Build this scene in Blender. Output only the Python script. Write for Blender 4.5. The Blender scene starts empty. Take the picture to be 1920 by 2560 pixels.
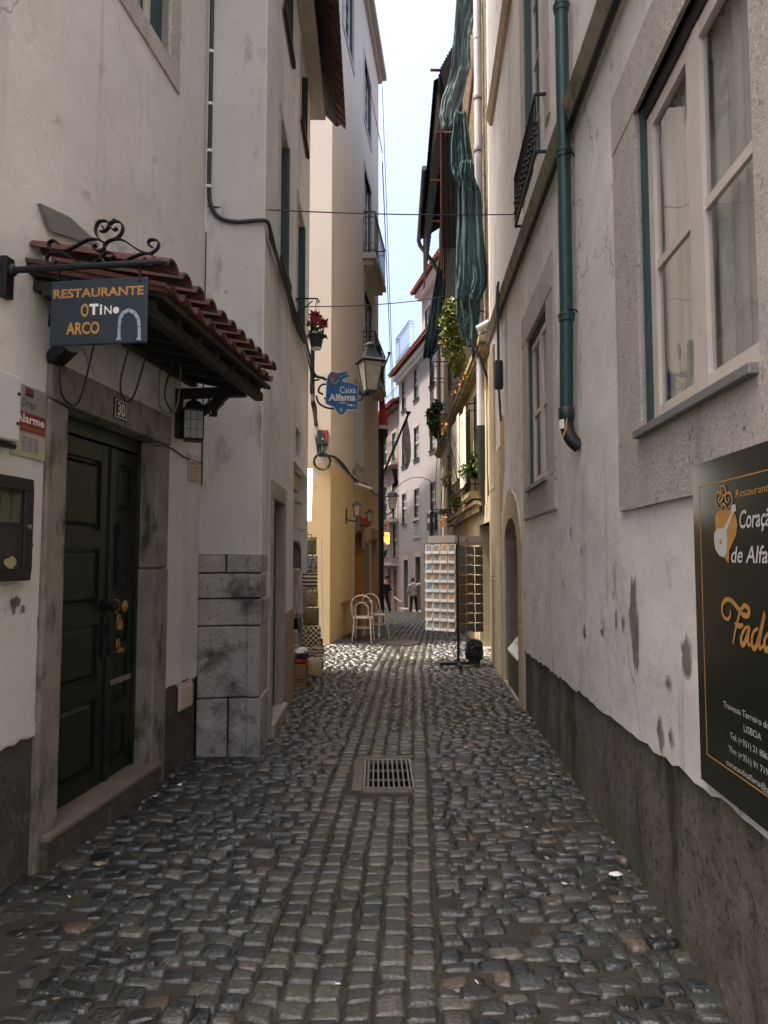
import bpy, bmesh, math, random
import numpy as np
from mathutils import Vector, noise as mnoise
rad = math.radians
SC = bpy.context.scene
COL = SC.collection
random.seed(7)
# ------------------------------------------------------------------ camera, sky, sun, exposure
PITCH = math.atan(112 / 1720)
cd = bpy.data.cameras.new('camera'); cam = bpy.data.objects.new('camera', cd); COL.objects.link(cam)
cam.location = (0, 0, 1.6); cam.rotation_euler = (rad(90) + PITCH, 0, 0)
cd.sensor_fit = 'VERTICAL'; cd.sensor_height = 36; cd.lens = 36 * 1720 / 2560
cd.clip_start = .05; cd.clip_end = 2000
SC.camera = cam
SUN_EL = 70.0; SCREEN_TOP = 19;
TRAVEL = (0.88, 0.17)                       # horizontal direction the sunlight travels in
w = bpy.data.worlds.new('World'); SC.world = w; w.use_nodes = True
nt = w.node_tree; bg = nt.nodes['Background']
sky = nt.nodes.new('ShaderNodeTexSky'); sky.sky_type = 'NISHITA'; sky.sun_disc = False
sky.sun_elevation = rad(SUN_EL)
sky.sun_rotation = math.atan2(-TRAVEL[0], -TRAVEL[1])
sky.air_density = 1.0; sky.dust_density = 9.0; sky.ozone_density = 1.0
hs = nt.nodes.new('ShaderNodeHueSaturation'); hs.inputs['Saturation'].default_value = 1.05; nt.links.new(sky.outputs[0], hs.inputs['Color']); nt.links.new(hs.outputs[0], bg.inputs[0]); bg.inputs[1].default_value = 0.15
sl = bpy.data.lights.new('sun', 'SUN'); so = bpy.data.objects.new('sun', sl); COL.objects.link(so)
sl.energy = 2.5; sl.angle = rad(0.6); sl.color = (1.0, .90, .76)
so.rotation_euler = Vector((TRAVEL[0], TRAVEL[1], -math.tan(rad(SUN_EL)) * math.hypot(*TRAVEL))).to_track_quat('-Z', 'Y').to_euler()
SC.view_settings.view_transform = 'Standard'; SC.view_settings.look = 'None'
SC.view_settings.gamma = 1.0; SC.view_settings.exposure = 1.68
SC.cycles.max_bounces = 10; SC.cycles.diffuse_bounces = 6; SC.cycles.glossy_bounces = 3
SC.cycles.use_denoising = True
SC.cycles.sample_clamp_indirect = 6.0

# ------------------------------------------------------------------ helpers
S = 1920 / 1659
CAM = Vector((0, 0, 1.6))
def ray(x, y):
    cx = (x * S - 960) / 1720; cz = (1280 - y * S) / 1720
    return Vector((cx, math.cos(PITCH) - math.sin(PITCH) * cz, math.sin(PITCH) + math.cos(PITCH) * cz))
def at(x, y, Y):                              # point of the street at depth Y
    r = ray(x, y); return CAM + r * (Y / r.y)
class Frame:
    """vertical plane: a runs along it, b comes out of it, c is up"""
    def __init__(s, o, d, right=False):
        d = Vector((d[0], d[1], 0)).normalized()
        s.o = Vector((o[0], o[1], 0)) if len(o) == 2 else Vector(o); s.ax = d
        s.ay = Vector((-d.y, d.x, 0)) if right else Vector((d.y, -d.x, 0)); s.az = Vector((0, 0, 1))
    def P(s, a, b, c): return s.o + s.ax * a + s.ay * b + s.az * c
    def on(s, x, y, off=0):
        r = ray(x, y); p = s.o + s.ay * off
        q = CAM + r * ((p - CAM).dot(s.ay) / r.dot(s.ay))
        return ((q - s.o).dot(s.ax), q.z)
A = Frame((-1.46, 5.44), (.121, 1)); PF = Frame((-1.46, 5.44), (.475, .1)); B = Frame((-.985, 5.54), (-.02, 1))
C = Frame((-.97, 12.4), (.1145, 1)); CF = Frame((-3.2, 12.25), (2.23, .15)); R = Frame((1.01, 0), (.0581, 1), True)
FW = Frame((1.66, 11.2), (.0145, 1), True); D = Frame((2.84, 24), (-.205, 1), True); E = Frame((.75, 34.2), (-.22, 1), True)
WORLD = Frame((0, 0), (0, 1), False)
WORLD.ax = Vector((1, 0, 0)); WORLD.ay = Vector((0, 1, 0))
def zg(Y):
    if Y < 11: return 0.0
    if Y < 17: return -.055 * (Y - 11) ** 2 / 12
    return max(-.055 * (Y - 14), -1.7)

class MB:
    def __init__(s): s.v = []; s.f = []
    def add(s, pts, faces):
        n = len(s.v); s.v += [Vector(p) for p in pts]; s.f += [tuple(n + i for i in f) for f in faces]; return s
    def quad(s, *p): return s.add(p, [tuple(range(len(p)))])
    def box8(s, p): return s.add(p, [(0, 1, 2, 3), (7, 6, 5, 4), (0, 4, 5, 1), (1, 5, 6, 2), (2, 6, 7, 3), (3, 7, 4, 0)])
    def box(s, f, a0, a1, b0, b1, c0, c1):
        return s.box8([f.P(a0, b0, c0), f.P(a1, b0, c0), f.P(a1, b1, c0), f.P(a0, b1, c0), f.P(a0, b0, c1), f.P(a1, b0, c1), f.P(a1, b1, c1), f.P(a0, b1, c1)])
    def bar(s, p, q, w, h=None, up=(0, 0, 1)):
        p, q = Vector(p), Vector(q); d = (q - p).normalized(); h = h or w
        u = d.cross(Vector(up))
        if u.length < 1e-4: u = d.cross(Vector((1, 0, 0)))
        u.normalize(); t = u.cross(d)
        k = [(-1, -1), (1, -1), (1, 1), (-1, 1)]
        return s.box8([p + u * (i * w / 2) + t * (j * h / 2) for i, j in k] + [q + u * (i * w / 2) + t * (j * h / 2) for i, j in k])
    def prism(s, pts, off):
        pts = [Vector(p) for p in pts]; off = Vector(off); n = len(pts)
        fs = [tuple(range(n)), tuple(range(2 * n - 1, n - 1, -1))] + [(i, i + n, (i + 1) % n + n, (i + 1) % n) for i in range(n)]
        return s.add(pts + [p + off for p in pts], fs)
    def tube(s, path, r, n=8, closed=False):
        path = [Vector(p) for p in path]; m = len(path)
        rr = r if isinstance(r, (list, tuple)) else [r] * m
        up = None; vs = []
        for i, p in enumerate(path):
            d = (path[(i + 1) % m] - path[i - 1]) if closed else (path[min(i + 1, m - 1)] - path[max(i - 1, 0)])
            if d.length < 1e-9: d = Vector((0, 0, 1))
            d.normalize()
            if up is None: up = d.orthogonal().normalized()
            up = up - d * up.dot(d)
            if up.length < 1e-5: up = d.orthogonal()
            up.normalize(); w_ = d.cross(up)
            vs += [p + (up * math.cos(2 * math.pi * k / n) + w_ * math.sin(2 * math.pi * k / n)) * rr[i] for k in range(n)]
        fs = [(i * n + k, i * n + (k + 1) % n, ((i + 1) % m) * n + (k + 1) % n, ((i + 1) % m) * n + k) for i in range(m if closed else m - 1) for k in range(n)]
        if not closed: fs += [tuple(range(n - 1, -1, -1)), tuple((m - 1) * n + k for k in range(n))]
        return s.add(vs, fs)
    def lathe(s, c, prof, n=16, ax=(0, 0, 1), rot=0):
        c = Vector(c); ax = Vector(ax).normalized()
        u = ax.orthogonal().normalized() if abs(ax.z) < .99 else Vector((1, 0, 0)); v = ax.cross(u); vs = []
        for r, h in prof:
            vs += [c + ax * h + (u * math.cos(rot + 2 * math.pi * k / n) + v * math.sin(rot + 2 * math.pi * k / n)) * max(r, 1e-4) for k in range(n)]
        m = len(prof)
        fs = [(i * n + k, i * n + (k + 1) % n, (i + 1) * n + (k + 1) % n, (i + 1) * n + k) for i in range(m - 1) for k in range(n)]
        return s.add(vs, fs + [tuple(range(n - 1, -1, -1)), tuple((m - 1) * n + k for k in range(n))])
    def ribbon(s, path, w, nrm):                # flat strap: path with half widths along nrm-perpendicular
        path = [Vector(p) for p in path]; nrm = Vector(nrm); m = len(path); ws = w if isinstance(w, list) else [w] * m; vs = []
        for i, p in enumerate(path):
            d = (path[min(i + 1, m - 1)] - path[max(i - 1, 0)]).normalized(); q = d.cross(nrm).normalized() * ws[i]
            vs += [p - q, p + q]
        return s.add(vs, [(2 * i, 2 * i + 1, 2 * i + 3, 2 * i + 2) for i in range(m - 1)])
    def wall(s, f, a0, a1, c0, c1, holes=(), depth=.25):
        As = sorted({a0, a1, *[h[0] for h in holes], *[h[1] for h in holes]}); Cs = sorted({c0, c1, *[h[2] for h in holes], *[h[3] for h in holes]})
        for i in range(len(As) - 1):
            for j in range(len(Cs) - 1):
                a, c = (As[i] + As[i + 1]) / 2, (Cs[j] + Cs[j + 1]) / 2
                if any(h[0] < a < h[1] and h[2] < c < h[3] for h in holes): continue
                s.quad(f.P(As[i], 0, Cs[j]), f.P(As[i + 1], 0, Cs[j]), f.P(As[i + 1], 0, Cs[j + 1]), f.P(As[i], 0, Cs[j + 1]))
        for h in holes:
            d = -(h[4] if len(h) > 4 else depth)
            for k, (p, q) in enumerate((((h[0], h[2]), (h[0], h[3])), ((h[0], h[3]), (h[1], h[3])), ((h[1], h[3]), (h[1], h[2])), ((h[1], h[2]), (h[0], h[2])))):
                if k == 3 and h[2] <= c0 + 1e-6: continue
                s.quad(f.P(p[0], 0, p[1]), f.P(q[0], 0, q[1]), f.P(q[0], d, q[1]), f.P(p[0], d, p[1]))
        return s
    def obj(s, name, mat, parent=None, smooth=None, bevel=0, loc=None, weld=True):
        if parent is not None:
            off = Vector((0, 0, 0)); p = parent
            while p is not None: off += p.location; p = p.parent
        elif loc is not None: off = Vector(loc)
        else:
            xs = [v.x for v in s.v]; ys = [v.y for v in s.v]; off = Vector(((min(xs) + max(xs)) / 2, (min(ys) + max(ys)) / 2, min(v.z for v in s.v)))
        me = bpy.data.meshes.new(name); me.from_pydata([v - off for v in s.v], [], s.f)
        if weld:
            bm = bmesh.new(); bm.from_mesh(me); bmesh.ops.remove_doubles(bm, verts=bm.verts, dist=1e-5)
            bmesh.ops.recalc_face_normals(bm, faces=bm.faces); bm.to_mesh(me); bm.free()
        me.update()
        if smooth:
            me.polygons.foreach_set('use_smooth', [True] * len(me.polygons)); me.set_sharp_from_angle(angle=rad(smooth))
        o = bpy.data.objects.new(name, me); COL.objects.link(o)
        if mat: me.materials.append(mat)
        if parent is not None: o.parent = parent
        else: o.location = off
        if bevel:
            md = o.modifiers.new('bevel', 'BEVEL'); md.width = bevel; md.segments = 2; md.limit_method = 'ANGLE'; md.angle_limit = rad(50)
        return o
def tag(o, label, cat, group=None, kind=None):
    if label: o['label'] = label
    if cat: o['category'] = cat
    if group: o['group'] = group
    if kind: o['kind'] = kind
    return o
def thing(name, label, cat, loc, group=None):
    o = bpy.data.objects.new(name, None); COL.objects.link(o); o.location = loc; o.empty_display_size = .1
    return tag(o, label, cat, group)
def dup(root, delta, label=None):
    def cp(o, par):
        c = o.copy(); COL.objects.link(c); c.parent = par
        for ch in list(o.children): cp(ch, c)
        return c
    r = cp(root, root.parent); r.location = root.location + Vector(delta)
    if label: r['label'] = label
    return r
def ease(pts, n=6):                            # Catmull-Rom through points
    pts = [Vector(p) for p in pts]; out = []
    for i in range(len(pts) - 1):
        p0, p1, p2, p3 = pts[max(i - 1, 0)], pts[i], pts[i + 1], pts[min(i + 2, len(pts) - 1)]
        for k in range(n):
            t = k / n
            out.append(.5 * ((2 * p1) + (p2 - p0) * t + (2 * p0 - 5 * p1 + 4 * p2 - p3) * t * t + (3 * p1 - p0 - 3 * p2 + p3) * t ** 3))
    return out + [pts[-1]]
def sag(p, q, d, n=14):
    p, q = Vector(p), Vector(q); return [p.lerp(q, i / n) - Vector((0, 0, d * 4 * (i / n) * (1 - i / n))) for i in range(n + 1)]

# ------------------------------------------------------------------ materials
def rgb(c): return (c[0], c[1], c[2], 1)
def mat(name, base, rough=.8, metal=0, var=None, vscale=3, masks=(), bump=0, bscale=60, stretch=(1, 1, 1), emit=0, trans=0, alpha=1, spec=.5, bdist=.01, bdetail=6, sheen=0, cracks=0):
    """base colour, varied to var by noise; masks = (colour, scale, lo, hi, stretch) patches laid over it; noise bump"""
    m = bpy.data.materials.new(name); m.use_nodes = True; t = m.node_tree; N = t.nodes; L = t.links
    b = N['Principled BSDF']; b.inputs['Roughness'].default_value = rough; b.inputs['Metallic'].default_value = metal
    b.inputs['Specular IOR Level'].default_value = spec; b.inputs['Alpha'].default_value = alpha
    b.inputs['Transmission Weight'].default_value = trans
    if sheen: b.inputs['Sheen Weight'].default_value = sheen
    tc = N.new('ShaderNodeTexCoord')
    def noise(scale, st=(1, 1, 1), det=6, rg=.6):
        mp = N.new('ShaderNodeMapping'); mp.inputs['Scale'].default_value = st; L.new(tc.outputs['Object'], mp.inputs['Vector'])
        n = N.new('ShaderNodeTexNoise'); n.inputs['Scale'].default_value = scale; n.inputs['Detail'].default_value = det; n.inputs['Roughness'].default_value = rg
        L.new(mp.outputs[0], n.inputs['Vector']); return n.outputs['Fac']
    cur = None
    if var:
        mx = N.new('ShaderNodeMix'); mx.data_type = 'RGBA'; mx.inputs[6].default_value = rgb(base); mx.inputs[7].default_value = rgb(var)
        rp = N.new('ShaderNodeMapRange'); rp.inputs[1].default_value = .3; rp.inputs[2].default_value = .7; L.new(noise(vscale, stretch), rp.inputs[0]); L.new(rp.outputs[0], mx.inputs[0]); cur = mx.outputs[2]
    for k in masks:
        c, sc, lo, hi = k[:4]; st = k[4] if len(k) > 4 else (1, 1, 1)
        mx = N.new('ShaderNodeMix'); mx.data_type = 'RGBA'; mx.inputs[7].default_value = rgb(c)
        if cur is not None: L.new(cur, mx.inputs[6])
        else: mx.inputs[6].default_value = rgb(base)
        rp = N.new('ShaderNodeMapRange'); rp.inputs[1].default_value = lo; rp.inputs[2].default_value = hi; L.new(noise(sc, st, 8, .65), rp.inputs[0]); L.new(rp.outputs[0], mx.inputs[0]); cur = mx.outputs[2]
    if cracks:                                  # hairline cracks in some areas only
        wn = N.new('ShaderNodeTexNoise'); wn.inputs['Scale'].default_value = 3; wn.inputs['Detail'].default_value = 6; L.new(tc.outputs['Object'], wn.inputs[0])
        ad = N.new('ShaderNodeMix'); ad.data_type = 'RGBA'; ad.blend_type = 'LINEAR_LIGHT'; ad.inputs[0].default_value = .22; L.new(tc.outputs['Object'], ad.inputs[6]); L.new(wn.outputs['Color'], ad.inputs[7])
        vo = N.new('ShaderNodeTexVoronoi'); vo.feature = 'DISTANCE_TO_EDGE'; vo.inputs['Scale'].default_value = cracks; L.new(ad.outputs[2], vo.inputs['Vector'])
        r1 = N.new('ShaderNodeMapRange'); r1.inputs[1].default_value = .0; r1.inputs[2].default_value = .006; r1.inputs[3].default_value = 1; r1.inputs[4].default_value = 0; L.new(vo.outputs['Distance'], r1.inputs[0])
        r3 = N.new('ShaderNodeMapRange'); r3.inputs[1].default_value = .50; r3.inputs[2].default_value = .60; r3.inputs[4].default_value = .75; L.new(noise(.9), r3.inputs[0])
        mu = N.new('ShaderNodeMath'); mu.operation = 'MULTIPLY'; L.new(r1.outputs[0], mu.inputs[0]); L.new(r3.outputs[0], mu.inputs[1])
        mx = N.new('ShaderNodeMix'); mx.data_type = 'RGBA'; mx.inputs[7].default_value = rgb((.13, .12, .11)); L.new(mu.outputs[0], mx.inputs[0]); L.new(cur, mx.inputs[6]); cur = mx.outputs[2]
    if cur is not None: L.new(cur, b.inputs['Base Color'])
    else: b.inputs['Base Color'].default_value = rgb(base)
    if emit:
        b.inputs['Emission Strength'].default_value = emit; b.inputs['Emission Color'].default_value = rgb(base)
    if bump:
        bp = N.new('ShaderNodeBump'); bp.inputs['Strength'].default_value = bump; bp.inputs['Distance'].default_value = bdist
        if cracks:                              # uneven trowelling
            b2 = N.new('ShaderNodeBump'); b2.inputs['Strength'].default_value = .5; b2.inputs['Distance'].default_value = .05; L.new(noise(2.6, (1, 1, 1), 3, .5), b2.inputs['Height']); L.new(b2.outputs[0], bp.inputs['Normal'])
        L.new(noise(bscale, (1, 1, 1), bdetail, .65), bp.inputs['Height']); L.new(bp.outputs[0], b.inputs['Normal'])
    return m
M = {}
STR = (1, 1, .12)
M['plaster'] = mat('white plaster', (.67, .645, .615), .92, var=(.58, .56, .535), vscale=1.1, cracks=.55, masks=[((.45, .43, .41), 1.7, .55, .72, STR), ((.36, .335, .31), 8, .60, .76, (1, 1, .035)), ((.71, .685, .655), .8, .52, .62), ((.47, .435, .405), 3.2, .60, .68), ((.24, .22, .20), 24, .69, .75)], bump=.45, bscale=30, bdist=.016)
M['plaster_right'] = mat('grey white plaster', (.76, .73, .69), .93, var=(.66, .635, .60), vscale=1.3, cracks=.7, masks=[((.46, .42, .39), 2.2, .56, .76, STR), ((.36, .33, .30), 9, .59, .74, (1, 1, .035)), ((.79, .76, .72), 1.0, .53, .62), ((.50, .455, .42), 3.6, .61, .67), ((.21, .19, .175), 28, .69, .75)], bump=.32, bscale=26, bdist=.018)
M['pilaster'] = mat('grey limewash', (.54, .53, .515), .93, var=(.46, .45, .44), vscale=2, masks=[((.22, .215, .215), 5, .55, .74, (1, 1, .35)), ((.16, .15, .16), 26, .64, .72)], bump=.35, bscale=60)
M['plinth'] = mat('brown stone render', (.105, .09, .07), .9, var=(.055, .047, .037), vscale=4, masks=[((.19, .165, .13), 38, .56, .70), ((.045, .04, .032), 24, .56, .68), ((.05, .043, .035), 5, .52, .72, (1, 1, .3)), ((.24, .20, .155), 9, .58, .75), ((.09, .085, .05), 3, .55, .7)], bump=.9, bscale=45, bdist=.02)
M['plinth_wet'] = mat('streaked damp stone', (.18, .16, .125), .85, var=(.09, .08, .062), vscale=5, masks=[((.23, .20, .15), 40, .56, .70), ((.03, .028, .022), 22, .54, .66), ((.20, .165, .11), 2.2, .55, .68), ((.022, .021, .017), 1.7, .54, .64, (1, 1, .4)), ((.035, .033, .025), 4, .50, .62, (1, 1, .16)), ((.28, .23, .16), 8, .58, .75, (1, 1, .2)), ((.08, .09, .04), 3, .55, .7, (1, 1, .3))], bump=.8, bscale=30, bdist=.02)
M['thr'] = mat('worn pinkish threshold', (.22, .18, .155), .8, var=(.16, .13, .11), vscale=6, bump=.4)
M['limestone'] = mat('pitted limestone', (.36, .315, .27), .88, var=(.27, .235, .20), vscale=5, masks=[((.12, .105, .09), 14, .60, .72), ((.44, .39, .34), 3, .52, .7)], bump=.8, bscale=55, bdist=.012)
M['lintel'] = mat('stained limestone', (.29, .26, .215), .88, var=(.17, .15, .125), vscale=5, masks=[((.06, .055, .045), 9, .52, .66, (1, 1, .35))], bump=.7, bscale=60)
M['winstone'] = mat('bush hammered stone', (.52, .475, .435), .9, var=(.41, .375, .34), vscale=5, masks=[((.60, .55, .50), 60, .52, .66), ((.17, .15, .13), 34, .58, .68), ((.20, .18, .16), 5, .60, .8, STR)], bump=1.0, bscale=70, bdist=.014)
M['far_pane'] = mat('pale curtained pane', (.16, .165, .17), .12, spec=.7, var=(.24, .24, .24), vscale=3)
M['chip'] = mat('chipped plaster edge', (.56, .51, .46), .95, var=(.40, .36, .32), vscale=30, bump=1, bscale=80)
M['quoin'] = mat('blackened stone blocks', (.37, .35, .33), .9, var=(.27, .255, .245), vscale=4, masks=[((.07, .066, .064), 2.6, .50, .64), ((.13, .12, .115), 40, .55, .68), ((.48, .43, .40), 3, .56, .7)], bump=.8, bscale=45, bdist=.015)
M['warmstone'] = mat('warm pale stone', (.52, .43, .29), .88, var=(.42, .34, .22), vscale=3, masks=[((.24, .19, .11), 6, .58, .74, STR), ((.60, .52, .38), 2, .54, .7)], bump=.5, bscale=50)
M['door'] = mat('dark green gloss paint', (.004, .012, .007), .34, var=(.008, .014, .007), vscale=7, masks=[((.026, .027, .009), 3.2, .55, .68, (1, 1, .6)), ((.03, .04, .03), 40, .6, .7)], bump=.15, bscale=30, spec=.45)
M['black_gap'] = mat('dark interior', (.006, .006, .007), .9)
M['door_dark'] = mat('dark green boards', (.018, .04, .02), .5, var=(.028, .055, .028), vscale=6, stretch=(1, 1, .15))
M['white_wood'] = mat('off white painted wood', (.60, .54, .49), .6, var=(.52, .47, .42), vscale=8, masks=[((.25, .21, .18), 25, .66, .74)], bump=.15, bscale=60)
M['dark_wood'] = mat('dark weathered wood', (.012, .010, .008), .75, var=(.024, .02, .016), vscale=9, stretch=(1, 1, .3), bump=.4, bscale=70)
def glass_mat(name, base, extra=.06):
    m = bpy.data.materials.new(name); m.use_nodes = True; N = m.node_tree.nodes; L = m.node_tree.links; N.remove(N['Principled BSDF'])
    tr = N.new('ShaderNodeBsdfTransparent'); tr.inputs[0].default_value = rgb(base); gl = N.new('ShaderNodeBsdfGlossy'); gl.inputs['Roughness'].default_value = .03
    fr = N.new('ShaderNodeLayerWeight'); fr.inputs[0].default_value = .5; pw = N.new('ShaderNodeMath'); pw.operation = 'POWER'; pw.inputs[1].default_value = 3.5; L.new(fr.outputs['Facing'], pw.inputs[0]); ad = N.new('ShaderNodeMath'); ad.operation = 'MULTIPLY_ADD'; ad.inputs[1].default_value = .9; ad.inputs[2].default_value = extra; ad.use_clamp = True; L.new(pw.outputs[0], ad.inputs[0])
    tc = N.new('ShaderNodeTexCoord'); n = N.new('ShaderNodeTexNoise'); n.inputs['Scale'].default_value = 3; L.new(tc.outputs['Object'], n.inputs[0]); bp = N.new('ShaderNodeBump'); bp.inputs['Strength'].default_value = .06; bp.inputs['Distance'].default_value = .05; L.new(n.outputs[0], bp.inputs['Height']); L.new(bp.outputs[0], gl.inputs['Normal'])
    mx = N.new('ShaderNodeMixShader'); L.new(ad.outputs[0], mx.inputs[0]); L.new(tr.outputs[0], mx.inputs[1]); L.new(gl.outputs[0], mx.inputs[2]); L.new(mx.outputs[0], N['Material Output'].inputs[0]); return m
M['glass'] = glass_mat('window glass', (.90, .91, .90))
M['dark_glass'] = mat('dark window glass', (.02, .024, .028), .07, spec=.8)
M['curtain'] = mat('grey net curtain', (.50, .485, .44), .95, var=(.33, .32, .295), vscale=9, stretch=(1, 1, .04))
M['iron'] = mat('black iron', (.012, .012, .014), .5, metal=.3, bump=.2, bscale=90)
M['zinc'] = mat('grey zinc', (.22, .22, .22), .55, metal=.3, var=(.2, .2, .2), vscale=6)
M['tile'] = mat('terracotta tile', (.135, .05, .034), .85, var=(.07, .032, .025), vscale=9, masks=[((.04, .033, .028), 8, .50, .64), ((.20, .10, .07), 5, .60, .74), ((.20, .19, .17), 26, .66, .74)], bump=.4, bscale=60)
M['old_tile'] = mat('soot stained tile', (.15, .06, .04), .9, var=(.085, .045, .035), vscale=8, masks=[((.03, .027, .024), 6, .5, .66)], bump=.4, bscale=50)
M['cream_wood'] = mat('grey soffit boards', (.36, .32, .28), .85, var=(.29, .26, .22), vscale=5, stretch=(1, 1, 1), bump=.2, bscale=60)
M['beige'] = mat('beige wall paint', (.76, .67, .57), .92, var=(.70, .615, .525), vscale=.8, masks=[((.42, .36, .31), 3, .60, .84, STR)], bump=.2, bscale=45)
M['yellow'] = mat('ochre yellow paint', (.80, .60, .33), .9, var=(.74, .55, .30), vscale=1.2, masks=[((.45, .28, .10), 4, .62, .8), ((.66, .47, .22), 2, .62, .78)], bump=.25, bscale=45)
M['orange'] = mat('orange ochre paint', (.80, .36, .08), .88, var=(.52, .20, .05), vscale=4, masks=[((.25, .10, .03), 30, .66, .72)], bump=.2, bscale=40)
M['salmon'] = mat('salmon paint', (.76, .46, .27), .9, var=(.52, .30, .17), vscale=3)
M['taupe'] = mat('taupe stone paint', (.36, .285, .215), .9, var=(.31, .245, .185), vscale=4, bump=.2, bscale=50)
M['fyellow'] = mat('weathered yellow render', (.62, .50, .28), .92, var=(.52, .42, .24), vscale=1.6, masks=[((.28, .22, .12), 5, .56, .74, STR), ((.66, .55, .42), 2.5, .54, .7)], bump=.4, bscale=40)
M['rubble'] = mat('exposed rubble masonry', (.36, .28, .17), .95, var=(.13, .10, .065), vscale=9, masks=[((.05, .04, .03), 12, .52, .62)], bump=1, bscale=14, bdist=.06)
M['mossy'] = mat('mossy cornice stone', (.42, .34, .18), .92, var=(.30, .24, .11), vscale=5, masks=[((.16, .15, .03), 6, .50, .66), ((.10, .08, .05), 9, .6, .72)], bump=.6, bscale=40)
M['dwhite'] = mat('cool white wall paint', (.43, .405, .41), .92, var=(.37, .35, .355), vscale=.6, masks=[((.30, .275, .27), 2, .58, .84, (1, 1, .1))], bump=.15, bscale=30)
M['stone_far'] = mat('pale window stone', (.50, .45, .42), .9, var=(.43, .385, .36), vscale=3)
M['pinkstone'] = mat('flaked pink stone', (.40, .27, .20), .92, var=(.34, .25, .21), vscale=1.6, masks=[((.48, .42, .38), 5, .55, .68), ((.16, .12, .10), 12, .62, .7)], bump=.4, bscale=20)
M['white_paint'] = mat('white paint', (.75, .74, .72), .55, var=(.68, .67, .65), vscale=6)
M['green_paint'] = mat('dark teal paint', (.02, .055, .055), .5)
M['pvc'] = mat('grey white plastic pipe', (.56, .56, .58), .45, var=(.48, .48, .50), vscale=4, masks=[((.33, .32, .31), 9, .62, .75, STR)])
M['pipe_green'] = mat('dark teal pipe paint', (.012, .045, .052), .42, var=(.016, .06, .066), vscale=5, masks=[((.10, .13, .13), 20, .68, .74, (1, 1, .3)), ((.015, .02, .02), 4, .55, .7, (1, 1, .3))], bump=.15, bscale=40)
M['black_pipe'] = mat('black rubber', (.010, .012, .016), .5, var=(.016, .02, .024), vscale=8)
M['rust'] = mat('rusty steel', (.20, .07, .035), .85, var=(.09, .04, .025), vscale=12, bump=.4, bscale=80)
M['corrugated'] = mat('dark corrugated iron', (.012, .014, .016), .85, spec=.15, var=(.03, .022, .018), vscale=6)
def net_mat(name, c1, c2, al):
    m = mat(name, c1, .95, var=c2, vscale=5, bump=.4, bscale=120, spec=.1, alpha=al); return m
M['net'] = net_mat('teal shade netting', (.05, .095, .105), (.085, .135, .145), .93)
M['net_light'] = net_mat('sun bleached netting', (.17, .20, .20), (.10, .15, .155), 1)
M['cardboard'] = mat('brown cardboard', (.25, .145, .065), .85, var=(.20, .115, .05), vscale=6)
M['lamp_glass'] = mat('hazy lantern glass', (.50, .45, .36), .25, var=(.38, .33, .24), vscale=9, masks=[((.22, .19, .12), 12, .6, .72)])
M['frost'] = mat('frosted lantern glass', (.30, .33, .33), .35, var=(.24, .27, .28), vscale=14)
M['tin'] = mat('white enamel tin', (.62, .62, .63), .4, var=(.55, .55, .56), vscale=5, masks=[((.06, .05, .04), 22, .70, .74)])
M['red'] = mat('red paint', (.50, .03, .025), .6)
M['white'] = mat('plain white', (.80, .79, .77), .6)
M['black'] = mat('black paint', (.012, .012, .013), .5)
M['navy'] = mat('dark navy enamel', (.012, .022, .035), .45, var=(.02, .032, .045), vscale=6, masks=[((.05, .04, .035), 18, .66, .74)])
M['gold'] = mat('ochre lettering', (.48, .26, .065), .6, var=(.40, .19, .05), vscale=14)
M['blue'] = mat('sign blue', (.012, .11, .30), .4)
M['brass'] = mat('brass', (.55, .33, .10), .35, metal=.9)
M['steel'] = mat('galvanised steel', (.40, .38, .35), .4, metal=.8, var=(.28, .26, .24), vscale=14)
M['pit'] = mat('black drain pit', (.004, .004, .004), .9)
M['curb'] = mat('worn kerb stone', (.17, .155, .14), .8, var=(.11, .10, .09), vscale=6, bump=.5, bscale=50)

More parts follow.
